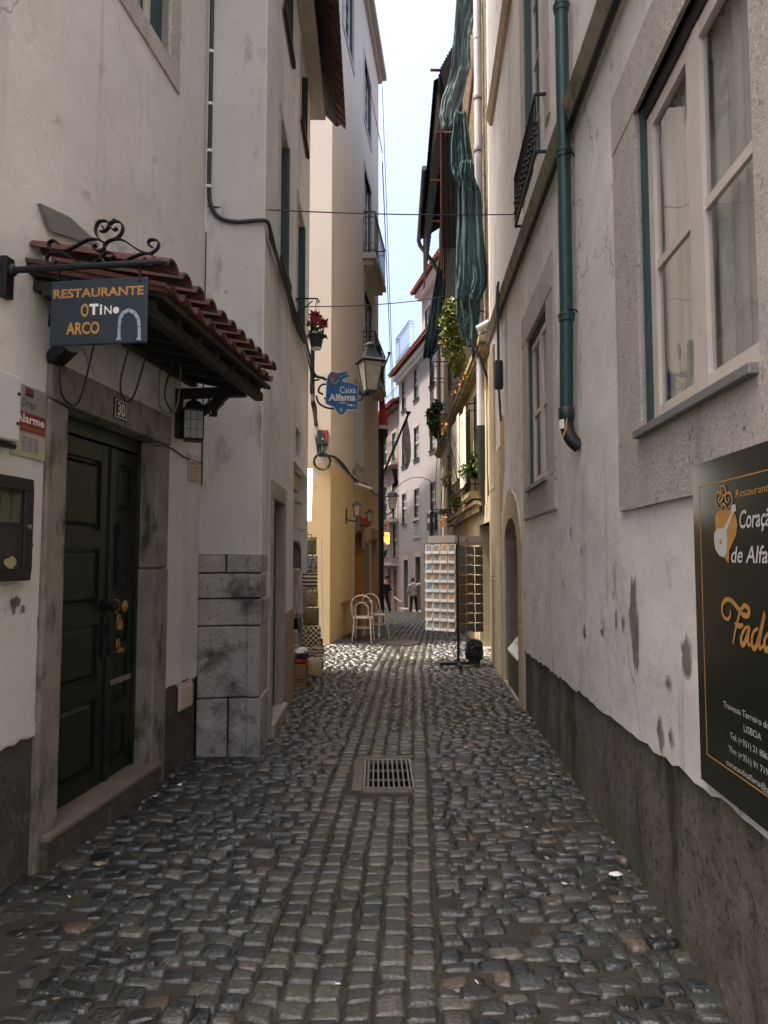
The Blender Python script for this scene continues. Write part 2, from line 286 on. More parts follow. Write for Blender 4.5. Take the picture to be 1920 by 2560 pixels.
# ------------------------------------------------------------------ ground and cobbles
def xc(Y): return -.27 + .048 * Y + .035 * max(0, Y - 10)
def xl(Y):
    if Y < 5.45: return -1.46 + .121 * (Y - 5.44)
    if Y < 9.8: return -.985 - .02 * (Y - 5.54)
    if Y < 12.4: return -3.3
    if Y < 20.3: return -.97 + .1145 * (Y - 12.4)
    return -6
def xr(Y):
    if Y < 10.3: return 1.01 + .0581 * Y
    if Y < 22.2: return 1.66 + .0145 * (Y - 11.2)
    return max(.6, 2.84 - .205 * (Y - 24))
def crown(x, Y): return .035 * min(1.6, abs(x - xc(Y))) ** 1.5            # the street dips to its middle gutter
def street_ground():
    rng = np.random.default_rng(3); m = MB()
    xs = list(np.arange(-3.4, 3.6, .11)); ys = list(np.arange(.6, 13, .11)) + list(np.arange(13, 40, .4))
    for Y in ys:
        for x in xs:
            n = mnoise.noise(Vector((x * 2.3, Y * 2.3, 0))) * .009 + mnoise.noise(Vector((x * 9, Y * 9, 4))) * .004
            dirt = .006 * max(0, mnoise.noise(Vector((x * 1.1, Y * 1.1, 9))) + (.10 if x < xl(Y) + .75 and Y < 5.6 else 0)) * 3
            m.v.append(Vector((x, Y, zg(Y) + crown(x, Y) - .0075 + n * .6 + dirt)))
    nx = len(xs)
    for j in range(len(ys) - 1):
        for i in range(nx - 1):
            if 4.85 < ys[j] < 5.52 and -.14 < xs[i] < .14: continue
            a = j * nx + i; m.f.append((a, a + 1, a + nx + 1, a + nx))
    n0 = len(m.v); z = -1.75                                                # the sheet runs on to the horizon
    m.add([(-400, -60, -.25), (400, -60, -.25), (400, 5, -.25), (-400, 5, -.25), (-400, 60, z), (400, 60, z), (-400, 700, z), (400, 700, z)], [(0, 1, 2, 3), (3, 2, 5, 4), (4, 5, 7, 6)])
    mt = mat('joint dirt', (.030, .027, .023), .95, var=(.055, .049, .04), vscale=7, masks=[((.03, .028, .022), 20, .5, .65), ((.05, .055, .02), 4, .6, .72)], bump=.8, bscale=120, bdist=.01)
    o = m.obj('ground', mt, smooth=60, loc=(0, 0, 0), weld=False); tag(o, None, None, kind='structure')
street_ground()

def cobbles():
    rng = np.random.default_rng(11)
    V = []; F = []; T = []; nv = 0
    def stone(q, n, h, tone, tilt, k=.55, pw=3.2):
        nonlocal nv
        g = {7: np.array([-1, -.93, -.62, 0, .62, .93, 1]), 5: np.array([-1, -.86, 0, .86, 1]), 4: np.array([-1, -.75, .75, 1])}[n]; s, t = np.meshgrid(g, g)
        s2 = s * np.sqrt(1 - k * t * t / 2); t2 = t * np.sqrt(1 - k * s * s / 2)
        w = [(1 - s2) * (1 - t2) / 4, (1 + s2) * (1 - t2) / 4, (1 + s2) * (1 + t2) / 4, (1 - s2) * (1 + t2) / 4]
        x = sum(w[i] * q[i][0] for i in range(4)); y = sum(w[i] * q[i][1] for i in range(4))
        z = h * (.72 + .28 * (1 - np.abs(s) ** pw) * (1 - np.abs(t) ** pw)) * ((1 - np.abs(s) ** 12) * (1 - np.abs(t) ** 12)) ** .35
        edge = (np.abs(s) > .999) | (np.abs(t) > .999); z = np.where(edge, -.022, z)
        z = z + tilt[0] * s * ~edge + tilt[1] * t * ~edge + rng.normal(0, .0009, z.shape) * ~edge
        cx, cy = x.mean(), y.mean()
        base = np.array([zg(v) for v in y.ravel()]).reshape(y.shape) if cy > 10.5 else 0
        z = z + base + crown(cx, cy)
        V.append(np.stack([x, y, z], -1).reshape(-1, 3))
        idx = np.arange(n * n).reshape(n, n) + nv
        F.append(np.stack([idx[:-1, :-1], idx[:-1, 1:], idx[1:, 1:], idx[1:, :-1]], -1).reshape(-1, 4)); nv += n * n
        T.append(np.repeat(np.array([tone]), n * n, 0))
    def tone(side):
        r = rng.random()
        if r < .022: c = np.array([.24, .17, .13])
        elif r < .10: c = np.array([.17, .15, .13])
        elif r < .22 and side != 0: c = np.array([.05, .058, .062])
        elif r < .5: c = np.array([.085, .09, .088])
        else: c = np.array([.11, .108, .098])
        if side == 0 and r > .25: c = np.array([.125, .122, .094])
        return c * rng.uniform(.55, 1.5) * np.array([.57, .61, .60])
    lod = lambda Y: 7 if Y < 6.5 else (5 if Y < 11.5 else 4)
    # the middle strip: six columns of squared setts
    W = .115
    for col in range(-3, 3):
        Y = 1.5 + rng.random() * .1
        while Y < 34:
            L = rng.uniform(.082, .122); 
            if Y > 14: L *= 1.1
            y0, y1 = Y + .0025, Y + L - .002
            x0 = xc(Y) + col * W + .0025; x1 = x0 + W - .0045
            if not (Y + L > 4.74 and Y < 5.62 and -.24 < (x0 + x1) / 2 < .24) and x0 > xl(Y) + .02 and x1 < xr(Y) + .3:
                j = lambda: rng.normal(0, .0045, 2)
                sk = rng.normal(0, .006)
                q = [np.array(p) + j() for p in ((x0, y0 + sk), (x1, y0 - sk), (x1, y1 - sk), (x0, y1 + sk))]
                if rng.random() > .02: stone(q, lod(Y), rng.uniform(.008, .011), tone(0), rng.normal(0, .0018, 2), k=.16, pw=2.2)
            Y += L
    # the sides: rougher rows of rounded stones
    for side in (-1, 1):
        Y = 1.5
        while Y < 36:
            L = rng.uniform(.062, .098) * (1 if Y < 14 else 1.2)
            c = xc(Y) + side * 3 * W * (1 if side > 0 else 1)
            lim = (xr(Y) if side > 0 else xl(Y)); lim = max(lim, -3.0)
            x = c + (.0 if side < 0 else .005); ph = rng.random() * 6
            while (x < lim + .06) if side > 0 else (x > lim - .06):
                w_ = rng.uniform(.075, .15)
                big = rng.random() < .06
                x0, x1 = (x, x + w_) if side > 0 else (x - w_, x)
                yo = .03 * math.sin(x0 * 4.5 + Y * .7) + .02 * math.sin(x0 * 11 + ph)
                g = .0018
                sd = .0085
                j = lambda: rng.normal(0, sd, 2)
                q = [np.array(p) + j() for p in ((x0 + g, Y + g + yo), (x1 - g, Y + g + yo), (x1 - g, Y + L - g * .4 + yo), (x0 + g, Y + L - g * .4 + yo))]
                drop = 0
                if Y < 5.5 and side < 0 and x0 < xl(Y) + .55: drop = -.003
                sk = rng.random() < .035
                if not sk and not (Y > 9.5 and x0 < -2.9) and not (4.74 < Y < 5.62 and abs((x0 + x1) / 2) < .27): stone(q, lod(Y), rng.uniform(.007, .0145) + drop, tone(side), rng.normal(0, .0040, 2), k=.40, pw=2.4)
                x += side * w_
            Y += L
    V = np.concatenate(V); F = np.concatenate(F); T = np.concatenate(T)
    me = bpy.data.meshes.new('cobblestones'); me.vertices.add(len(V)); me.vertices.foreach_set('co', V.ravel())
    me.loops.add(len(F) * 4); me.loops.foreach_set('vertex_index', F.ravel().astype(np.int32))
    me.polygons.add(len(F)); me.polygons.foreach_set('loop_start', np.arange(0, len(F) * 4, 4, dtype=np.int32)); me.polygons.foreach_set('loop_total', np.full(len(F), 4, dtype=np.int32))
    me.polygons.foreach_set('use_smooth', np.ones(len(F), dtype=bool)); me.update(calc_edges=True)
    at_ = me.color_attributes.new('stone', 'FLOAT_COLOR', 'POINT'); at_.data.foreach_set('color', np.concatenate([T, np.ones((len(T), 1))], 1).ravel())
    m = bpy.data.materials.new('worn cobblestone'); m.use_nodes = True; N = m.node_tree.nodes; L = m.node_tree.links; b = N['Principled BSDF']; b.inputs['Specular IOR Level'].default_value = .75
    a = N.new('ShaderNodeAttribute'); a.attribute_name = 'stone'
    tc = N.new('ShaderNodeTexCoord'); n1 = N.new('ShaderNodeTexNoise'); n1.inputs['Scale'].default_value = 55; n1.inputs['Detail'].default_value = 8; L.new(tc.outputs['Object'], n1.inputs[0])
    mx = N.new('ShaderNodeMix'); mx.data_type = 'RGBA'; mx.blend_type = 'MULTIPLY'; mx.inputs[0].default_value = 1
    rp = N.new('ShaderNodeMapRange'); rp.inputs[1].default_value = .3; rp.inputs[2].default_value = .7; rp.inputs[3].default_value = .40; rp.inputs[4].default_value = .95; L.new(n1.outputs[0], rp.inputs[0])
    L.new(a.outputs['Color'], mx.inputs[6]); L.new(rp.outputs[0], mx.inputs[7]); L.new(mx.outputs[2], b.inputs['Base Color'])
    n2 = N.new('ShaderNodeTexNoise'); n2.inputs['Scale'].default_value = 4; L.new(tc.outputs['Object'], n2.inputs[0])
    r2 = N.new('ShaderNodeMapRange'); r2.inputs[1].default_value = .3; r2.inputs[2].default_value = .7; r2.inputs[3].default_value = .20; r2.inputs[4].default_value = .44; L.new(n2.outputs[0], r2.inputs[0]); L.new(r2.outputs[0], b.inputs['Roughness'])
    bp = N.new('ShaderNodeBump'); bp.inputs['Strength'].default_value = .75; bp.inputs['Distance'].default_value = .008; n3 = N.new('ShaderNodeTexNoise'); n3.inputs['Scale'].default_value = 60; n3.inputs['Detail'].default_value = 5; L.new(tc.outputs['Object'], n3.inputs[0]); L.new(n3.outputs[0], bp.inputs['Height']); L.new(bp.outputs[0], b.inputs['Normal'])
    me.materials.append(m); o = bpy.data.objects.new('cobblestone_paving', me); COL.objects.link(o); tag(o, None, None, kind='structure')
cobbles()

# ------------------------------------------------------------------ building kit
def jag(a0, a1, c0, c1, amp, n, seed):
    r = random.Random(seed); return [(a0 + (a1 - a0) * i / n, c0 + (c1 - c0) * i / n + r.uniform(-amp, amp)) for i in range(n + 1)]
def plaster_sheet(m, f, edge, ctop, b=0, back=-.035, holes=()):
    """render coat from a ragged lower edge up to ctop, b thick"""
    for (p, q) in zip(edge, edge[1:]):
        if any(h[0] < (p[0] + q[0]) / 2 < h[1] for h in holes): continue
        m.quad(f.P(p[0], b, p[1]), f.P(q[0], b, q[1]), f.P(q[0], b, ctop), f.P(p[0], b, ctop))
        m.quad(f.P(p[0], back, p[1]), f.P(q[0], back, q[1]), f.P(q[0], b, q[1]), f.P(p[0], b, p[1]))
def frame_stones(m, f, a0, a1, c0, c1, w, b0, b1, sill=True, head=None):
    hd = head or w
    m.box(f, a0 - w, a0, b0, b1, c0, c1); m.box(f, a1, a1 + w, b0, b1, c0, c1)
    m.box(f, a0 - w, a1 + w, b0, b1 + .003, c1, c1 + hd)
    if sill: m.box(f, a0 - w, a1 + w, b0, b1 + .004, c0 - w * .95, c0)
def sash(parent, f, a0, a1, c0, c1, b, cols, rows, wood, glass, name='window', t=.05, bar=.02, curtain=None, th=.03):
    """glazed leaf; returns the part"""
    m = MB()
    m.box(f, a0, a0 + t, b - th, b, c0, c1); m.box(f, a1 - t, a1, b - th, b, c0, c1)
    m.box(f, a0 + t, a1 - t, b - th, b - .002, c0, c0 + t * 1.3); m.box(f, a0 + t, a1 - t, b - th, b - .002, c1 - t, c1)
    for i in range(1, cols): x = a0 + (a1 - a0) * i / cols; m.box(f, x - bar / 2, x + bar / 2, b - th + .004, b - .005, c0 + t, c1 - t)
    for j in range(1, rows): z = c0 + (c1 - c0) * j / rows; m.box(f, a0 + t, a1 - t, b - th + .006, b - .007, z - bar / 2, z + bar / 2)
    o = m.obj(name, wood, parent)
    MB().quad(f.P(a0 + t * .5, b - th * .6, c0 + t * .5), f.P(a1 - t * .5, b - th * .6, c0 + t * .5), f.P(a1 - t * .5, b - th * .6, c1 - t * .5), f.P(a0 + t * .5, b - th * .6, c1 - t * .5)).obj('pane', glass, o)
    if curtain:
        k = MB(); n = 40
        for i in range(n):
            x0, x1 = a0 + (a1 - a0) * i / n, a0 + (a1 - a0) * (i + 1) / n
            y0, y1 = (b - th - .05 + .018 * math.sin(i * 1.1) + .01 * math.sin(i * .37), b - th - .05 + .018 * math.sin((i + 1) * 1.1) + .01 * math.sin((i + 1) * .37))
            k.quad(f.P(x0, y0, c0), f.P(x1, y1, c0), f.P(x1, y1, c1), f.P(x0, y0, c1))
        k.obj('curtain', curtain, o, smooth=80)
    return o
def panelled(m, f, a0, a1, c0, c1, b, rows, stile=.09, rail=.09, d=.018):
    """door leaf with raised and fielded panels; rows = list of panel heights (fractions)"""
    m.box(f, a0, a1, b - .05, b - d, c0, c1)
    m.box(f, a0, a0 + stile, b - d, b, c0, c1); m.box(f, a1 - stile, a1, b - d, b, c0, c1)
    tot = (c1 - c0) - rail * (len(rows) + 1); z = c0; s = sum(rows)
    for r in rows:
        m.box(f, a0 + stile, a1 - stile, b - d, b - .0015, z, z + rail); z += rail; h = tot * r / s
        i = .03; x0, x1 = a0 + stile + i, a1 - stile - i; j = .022
        p = [(x0, b - d, z + i), (x1, b - d, z + i), (x1, b - d, z + h - i), (x0, b - d, z + h - i), (x0 + j, b - .004, z + i + j), (x1 - j, b - .004, z + i + j), (x1 - j, b - .004, z + h - i - j), (x0 + j, b - .004, z + h - i - j)]
        m.box8([f.P(*q) for q in p])
        for (u0, u1, v0, v1) in ((a0 + stile, a1 - stile, z, z + .012), (a0 + stile, a1 - stile, z + h - .012, z + h), (a0 + stile, a0 + stile + .012, z, z + h), (a1 - stile - .012, a1 - stile, z, z + h)):
            m.box(f, u0, u1, b - d, b + .004, v0, v1)
        z += h
    m.box(f, a0 + stile, a1 - stile, b - d, b - .0015, z, c1)
def railing(m, f, a0, a1, b, c0, c1, n, fancy=True, ends=True, b0=0.0):
    P = f.P
    segs = [((a0, b), (a1, b))] + ([((a0, b0), (a0, b)), ((a1, b0), (a1, b))] if ends else [])
    for (p, q) in segs:
        L = math.hypot(q[0] - p[0], q[1] - p[1])
        for z in (c0, c1): m.bar(P(p[0], p[1], z), P(q[0], q[1], z), .03 if z == c1 else .02, .02)
        m.bar(P(p[0], p[1], c1 - .12), P(q[0], q[1], c1 - .12), .012)
        k = max(1, round(n * L / (a1 - a0)))
        for i in range(k + 1):
            x, y = p[0] + (q[0] - p[0]) * i / k, p[1] + (q[1] - p[1]) * i / k
            m.tube([P(x, y, c0), P(x, y, c1)], .007, 5)
            if fancy and i < k:
                x2, y2 = p[0] + (q[0] - p[0]) * (i + .5) / k, p[1] + (q[1] - p[1]) * (i + .5) / k; w = L / k * .42
                ux, uy = (q[0] - p[0]) / L * w, (q[1] - p[1]) / L * w
                for zc, r in ((c1 - .12 - .09, 1), (c0 + .12, 1)):
                    m.tube([P(x2 + ux * math.cos(t), y2 + uy * math.cos(t), zc + .08 * math.sin(t)) for t in np.linspace(0, 5.5, 9)], .005, 4)
def barrel_tiles(m, f, a0, a1, b_eave, b_top, c_eave, c_top, pitch=.19, rows=6, r=.075, seed=1, skew=0):
    """under and over tiles laid in courses down the slope"""
    rr = random.Random(seed); n = int((a1 - a0) / pitch); sl = Vector((0, 0, 0))
    for i in range(n + 1):
        a = a0 + (a1 - a0) * i / n
        for j in range(rows):
            t0, t1 = j / rows - .02, (j + 1.12) / rows
            for over in (0, 1):
                if over == 0 and i == n: continue
                ac = a + (pitch / 2 if over == 0 else 0) + rr.uniform(-.006, .006); lift = (.07 if over else .0) + .012 * (1 if True else 0) * (1 - (j % 2) * .2)
                ring = []
                for t, rad_ in ((t0, r * 1.06), (min(t1, 1.1), r * .9)):
                    bb, cc = b_eave + (b_top - b_eave) * t, c_eave + (c_top - c_eave) * t + lift - (.012 if t == t0 else .0) + .02 * (t == t0)
                    row = []; row2 = []
                    for k in range(7):
                        th = math.pi * k / 6; s = 1 if over else -1
                        row.append(f.P(ac + rad_ * math.cos(th), bb, cc + s * rad_ * .8 * math.sin(th)))
                        row2.append(f.P(ac + (rad_ - .013) * math.cos(th), bb, cc + s * (rad_ - .013) * .8 * math.sin(th)))
                    ring.append((row, row2))
                (o0, i0), (o1, i1) = ring; p = o0 + i0 + o1 + i1; q = []
                for k in range(6):
                    q += [(k, k + 1, 14 + k + 1, 14 + k), (7 + k, 7 + k + 1, 21 + k + 1, 21 + k), (k, k + 1, 8 + k, 7 + k), (14 + k, 15 + k, 22 + k, 21 + k)]
                q += [(0, 7, 21, 14), (6, 13, 27, 20)]
                m.add(p, q)
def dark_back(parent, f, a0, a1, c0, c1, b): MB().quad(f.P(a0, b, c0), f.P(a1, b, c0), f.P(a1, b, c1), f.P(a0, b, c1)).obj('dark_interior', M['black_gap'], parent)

# ------------------------------------------------------------------ white house on the left
HL = thing('white_house', 'tall dirty white house on the left with a green panelled door and tiled porch', 'house', (-3, 6, 0))
m = MB()
dh = (-1.86, -.80, .22, 2.38, .17); uw = (-1.75, -.72, 5.18, 6.75, .16)
m.wall(A, -5, 0, .80, 8.6, [(dh[0] - .17, dh[1] + .2, .80, 2.58, .03), uw])
plaster_sheet(m, A, jag(-5, dh[0] - .17, .72, .73, .02, 60, 4), .80); plaster_sheet(m, A, jag(dh[1] + .2, 0, .66, .67, .02, 14, 5), .80)
m.wall(PF, 0, .485, 1.62, 8.6)
bd = (.62, 1.36, .16, 2.12, .14)
bwin = [(.86, 1.42, 4.46, 5.85, .16), (2.42, 3.15, 4.46, 5.85, .16), (.95, 1.6, 7.05, 8.0, .14), (2.68, 3.32, 7.05, 8.0, .14), (2.45, 3.0, 2.80, 3.14, .2), (2.27, 4.0, 0, 2.70, .22)]
m.wall(B, 0, 4.02, 0, 8.35, [(bd[0] - .12, bd[1] + .14, 0, 2.28, .02)] + bwin)
p = B.P(4.02, 0, 0); q = p + Vector((-5, -.9, 0))
m.quad(p, q, q + Vector((0, 0, 8.35)), p + Vector((0, 0, 8.35)))
HL_wall = m.obj('wall', M['plaster'], HL, bevel=.012)
m = MB(); m.box(A, -5, -.1, -5, -.36, 0, 8.6); m.box(B, .1, 3.1, -4.6, -.3, 0, 8.3); m.obj('inner_wall', M['dark_wood'], HL)
# plinth, ragged plaster lip
m = MB(); m.box(A, -5, dh[0] - .165, -.10, -.014, -.05, .78); m.box(A, dh[1] + .195, 0, -.10, -.014, -.05, .78); m.obj('plinth', M['plinth'], HL)
m = MB(); m.box(B, 1.5, 2.268, -.02, .014, -.05, 1.02); m.obj('plinth', mat('yellowed plinth render', (.33, .26, .16), .92, var=(.26, .20, .12), vscale=6, masks=[((.12, .09, .05), 16, .6, .7)], bump=.9, bscale=50), HL)
# corner stones of the jutting pilaster
m = MB(); rr = random.Random(5)
for c0, c1, split in ((.0, .49, (0, .24, .485)), (.50, 1.05, (0, .485)), (1.06, 1.265, (0, .485)), (1.275, 1.465, (0, .485)), (1.475, 1.62, (0, .21, .485))):
    for x0, x1 in zip(split, split[1:]):
        d = rr.uniform(-.006, .012); m.box(PF, x0 + (.004 if x0 else 0), x1 + (d if x1 > .48 else -.004), -.1, d, c0 - (.05 if c0 == 0 else 0), c1)
    L = rr.uniform(.22, .42); m.box(B, -.05, L, -.1, rr.uniform(.004, .014), c0 - (.05 if c0 == 0 else 0), c1)
m.obj('corner_stonework', M['quoin'], HL, bevel=.012)
m = MB(); m.wall(PF, -.02, .0, 1.6, 8.5); 
m = MB(); m.quad(PF.P(.012, .0025, 1.63), PF.P(.475, .0025, 1.63), PF.P(.475, .0025, 8.3), PF.P(.012, .0025, 8.3)); m.obj('pilaster_face', M['pilaster'], HL)
# green door
m = MB(); J = .022
m.prism([A.P(-2.03, -.17, .0), A.P(-1.855, -.17, .0), A.P(-1.86, -.17, 2.38), A.P(-2.03, -.17, 2.40)], A.ay * (.17 + J)); 
m.box(A, -.805, -.60, -.17, J, .0, 1.52); m.box(A, -.80, -.605, -.17, J - .004, 1.525, 2.38)
m.prism([A.P(-2.03, -.17, 2.40), A.P(-.60, -.17, 2.385), A.P(-.60, -.17, 2.59), A.P(-2.03, -.17, 2.60)], A.ay * (.17 + J + .004))
m.obj('door_surround', M['lintel'], HL, bevel=.012)
m = MB(); m.box(A, -2.0, -.72, -.02, .06, -.03, .205); m.obj('doorstep', M['plinth'], HL, bevel=.012)
m = MB(); m.box(A, -1.99, -.74, -.16, .065, .205, .235); m.obj('threshold', M['thr'], HL, bevel=.006)
m = MB(); m.box(A, -1.87, -.79, -.165, -.10, 2.30, 2.385); m.box(A, -1.87, -1.83, -.165, -.10, .22, 2.30); m.box(A, -.83, -.79, -.165, -.10, .22, 2.30)
door = m.obj('door', M['door'], HL, bevel=.003)
m = MB(); panelled(m, A, -1.83, -1.20, .24, 2.28, -.105, [.52, .42, .42, .52, .0001 + .46][:4]); m.obj('door_leaf', M['door'], door, bevel=.003)
m = MB(); panelled(m, A, -1.15, -.83, .24, 1.36, -.115, [.4, .42, .34], stile=.07, rail=.075); panelled(m, A, -1.15, -.83, 1.36, 2.28, -.115, [.45, .40], stile=.07, rail=.075); m.obj('door_leaf', M['door'], door, bevel=.003)
m = MB(); m.box(A, -1.20, -1.15, -.13, -.092, .24, 2.28); m.obj('door_astragal', M['door'], door, bevel=.004)
m = MB(); m.box(A, -1.10, -.85, -.113, -.10, 1.40, 1.82)
for i in range(8): m.box(A, -1.09 + i * .03, -1.075 + i * .03, -.10, -.086, 1.41, 1.81)
m.obj('door_grille', M['black'], door)
for z, c in ((1.30, -1.215), (1.29, -1.10)):
    m = MB(); m.lathe(A.P(c, -.1, z), [(.0, 0), (.045, 0), (.045, .008), (.016, .012), (.014, .04), (.034, .05), (.036, .066), (.02, .076), (0, .078)], 14, A.ay); m.obj('door_knob', M['brass'] if c > -1.2 else M['iron'], door, smooth=40)
m = MB(); m.box(A, -1.25, -1.16, -.105, -.088, .98, 1.24); m.box(A, -1.20, -1.10, -.088, -.07, 1.01, 1.035); m.box(A, -1.23, -1.18, -.088, -.06, 1.12, 1.19); m.obj('door_latch', M['iron'], door, bevel=.003)
for z, w in ((1.17, .055), (1.015, .075)):
    m = MB(); m.box(A, -1.125, -1.125 + w, -.09, -.06, z - (.025 if w < .06 else .012), z + (.025 if w < .06 else .012)); m.tube([A.P(-1.115, -.075, z + .02)] + [A.P(-1.1 + .016 * math.cos(t), -.075, z + .05 + .02 * math.sin(t)) for t in np.linspace(math.pi, 0, 7)] + [A.P(-1.085, -.075, z + .02)], .005, 6); m.obj('padlock', M['brass'], door, bevel=.003)
m = MB(); m.box(A, -1.12, -.86, -.113, -.108, .80, .835); m.obj('letter_slot', M['zinc'], door)
# upstairs window
m = MB(); frame_stones(m, A, uw[0], uw[1], uw[2], uw[3], .17, -.16, .012); win = m.obj('window_surround', M['winstone'], HL, bevel=.008)
m = MB(); m.box(A, uw[1] - .10, uw[1], -.17, -.06, uw[2], uw[3]); m.obj('shutter', M['green_paint'], win)
sash(HL, A, uw[0], (uw[0] + uw[1]) / 2 - .05, uw[2], uw[3], -.1, 1, 3, M['white_wood'], M['glass'], curtain=M['curtain'])
sash(HL, A, (uw[0] + uw[1]) / 2 - .05, uw[1] - .1, uw[2], uw[3], -.1, 1, 3, M['white_wood'], M['glass'], curtain=M['curtain'])
# wall towards the street: side door and windows
m = MB(); m.box(B, bd[0] - .12, bd[0], -.14, .016, 0, 2.12); m.box(B, bd[1], bd[1] + .14, -.14, .016, 0, 2.12); m.box(B, bd[0] - .12, bd[1] + .14, -.14, .019, 2.12, 2.28); m.box(B, bd[0] - .1, bd[1] + .1, -.14, .05, -.02, .15)
m.obj('door_surround', M['limestone'], HL, bevel=.01)
m = MB(); panelled(m, B, bd[0], (bd[0] + bd[1]) / 2, .16, 2.12, -.07, [.5, .3], stile=.06); panelled(m, B, (bd[0] + bd[1]) / 2, bd[1], .16, 2.12, -.07, [.5, .3], stile=.06); m.obj('door', mat('grey green door paint', (.035, .065, .055), .5), HL)
for h in bwin[:4]:
    m = MB(); frame_stones(m, B, h[0], h[1], h[2], h[3], .09, -.16, .014); ws = m.obj('window_surround', M['winstone'], HL, bevel=.006)
    MB().box(B, h[1] - .05, h[1], -.15, .03, h[2], h[3]).obj('shutter', M['green_paint'], ws)
    MB().box(B, h[0] - .08, h[1] + .09, .014, .05, h[2] - .10, h[2] - .02).obj('window_sill', M['dark_wood'], ws)
    sash(HL, B, h[0], h[1] - .05, h[2], h[3], -.1, 2, 3, M['white_wood'], M['dark_glass'])
h = bwin[4]; dark_back(HL, B, h[0], h[1], h[2], h[3], -.19)
m = MB(); m.quad(B.P(2.2, -.215, -.05), B.P(4.01, -.215, -.05), B.P(4.01, -.215, 2.75), B.P(2.2, -.215, 2.75)); m.obj('recess_wall', M['plaster'], HL)
MB().box(A, -5, 0, -1.2, -.15, 8.5, SCREEN_TOP).box(B, .1, 3.9, -1.2, -.12, 8.3, SCREEN_TOP).obj('unseen_sun_screen', M['plaster'], HL)  # unseen mass added above the house to keep sun off the opposite wall
# eaves and roof over the street wall
m = MB(); m.box(B, -.1, 4.32, -.1, .20, 8.10, 8.16); m.box(B, -.1, 4.32, .17, .20, 8.16, 8.24); m.obj('soffit', M['cream_wood'], HL)
m = MB(); barrel_tiles(m, B, -.2, 4.42, .42, -3.4, 8.10, 12.3, pitch=.17, rows=12, r=.07, seed=2)
for k in range(6): m.tube([B.P(4.45, .40 - .4 * k, 8.16 + .44 * k), B.P(4.46, .0 - .4 * k, 8.60 + .44 * k)], .085, 8)
m.obj('roof', M['old_tile'], HL, smooth=50)
m = MB(); m.box8([B.P(-.1, .36, 8.12), B.P(4.4, .36, 8.12), B.P(4.4, .36, 8.14), B.P(-.1, .36, 8.14), B.P(-.1, -3.4, 12.25), B.P(4.4, -3.4, 12.25), B.P(4.4, -3.4, 12.27), B.P(-.1, -3.4, 12.27)]); m.obj('roof_deck', M['dark_wood'], HL)
# tiled porch over the green door
m = MB(); cp0, cp1 = -2.2, -.42
barrel_tiles(m, A, cp0 + .05, cp1, .70, .0, 2.885, 3.03, pitch=.165, rows=2, r=.062, seed=3)
porch = m.obj('porch_roof', M['tile'], HL, smooth=50)
m = MB(); m.box8([A.P(cp0, 0, 2.97), A.P(cp1 + .04, 0, 2.97), A.P(cp1 + .04, .68, 2.82), A.P(cp0, .68, 2.82), A.P(cp0, 0, 3.0), A.P(cp1 + .04, 0, 3.0), A.P(cp1 + .04, .68, 2.85), A.P(cp0, .68, 2.85)])
for i in range(7):
    a = cp0 + .06 + (cp1 - cp0 - .1) * i / 6; m.bar(A.P(a, 0, 2.935), A.P(a, .62, 2.80), .05, .06)
m.bar(A.P(cp0, .58, 2.78), A.P(cp1 + .08, .58, 2.78), .06, .06); m.bar(A.P(cp0, .10, 2.89), A.P(cp1 + .02, .1, 2.89), .06, .07)
a = -.47; m.bar(A.P(a, .0, 2.79), A.P(a, .52, 2.79), .065, .07); m.bar(A.P(a, .0, 2.52), A.P(a, .37, 2.77), .055, .055); m.box(A, a - .03, a + .03, 0, .04, 2.46, 2.80)
m.bar(A.P(-2.0, .0, 2.80), A.P(-2.0, .5, 2.76), .07, .07)
m.obj('porch_frame', M['dark_wood'], porch, bevel=.004)
m = MB(); m.prism([A.P(cp0 - .02, -.0, 2.99), A.P(cp0 - .02, .70, 2.84), A.P(cp0 - .02, .70, 2.88), A.P(cp0 - .02, .35, 2.97), A.P(cp0 - .02, 0, 3.04)], A.ax * .035); m.prism([A.P(cp0 - .03, -.0, 3.02), A.P(cp0 - .03, .71, 2.86), A.P(cp0 - .03, .71, 2.88), A.P(cp0 - .03, 0, 3.04)], A.ax * .055); m.obj('porch_verge', M['tile'], porch)
m = MB(); pts = [A.on(75, 440), A.on(100, 500), A.on(165, 522), A.on(205, 530), A.on(140, 470)]
m.prism([A.P(a, .012, c) for a, c in pts], A.ay * .02); m.obj('porch_flashing', M['zinc'], porch)
# two louvred vents
for (x0, y0), (x1, y1) in (((404, 983), (423, 1040)), ((384, 1473), (409, 1530))):
    a0 = A.on(x0, (y0 + y1) / 2)[0]; a1 = A.on(x1, (y0 + y1) / 2)[0]; cc = A.on((x0 + x1) / 2, y0)[1]; c0 = A.on((x0 + x1) / 2, y1)[1]
    m = MB(); m.box(A, a0, a1, .0, .022, c0, cc)
    n = 6
    for i in range(n):
        z = c0 + .02 + (cc - c0 - .04) * i / n; m.box8([A.P(a0 + .012, .022, z), A.P(a1 - .012, .022, z), A.P(a1 - .012, .038, z + .004), A.P(a0 + .012, .038, z + .004), A.P(a0 + .012, .022, z + .03), A.P(a1 - .012, .022, z + .03), A.P(a1 - .012, .026, z + .028), A.P(a0 + .012, .026, z + .028)])
    m.obj('vent', mat('pinkish plastic', (.50, .40, .34), .6), HL, bevel=.002)
# number plate 30

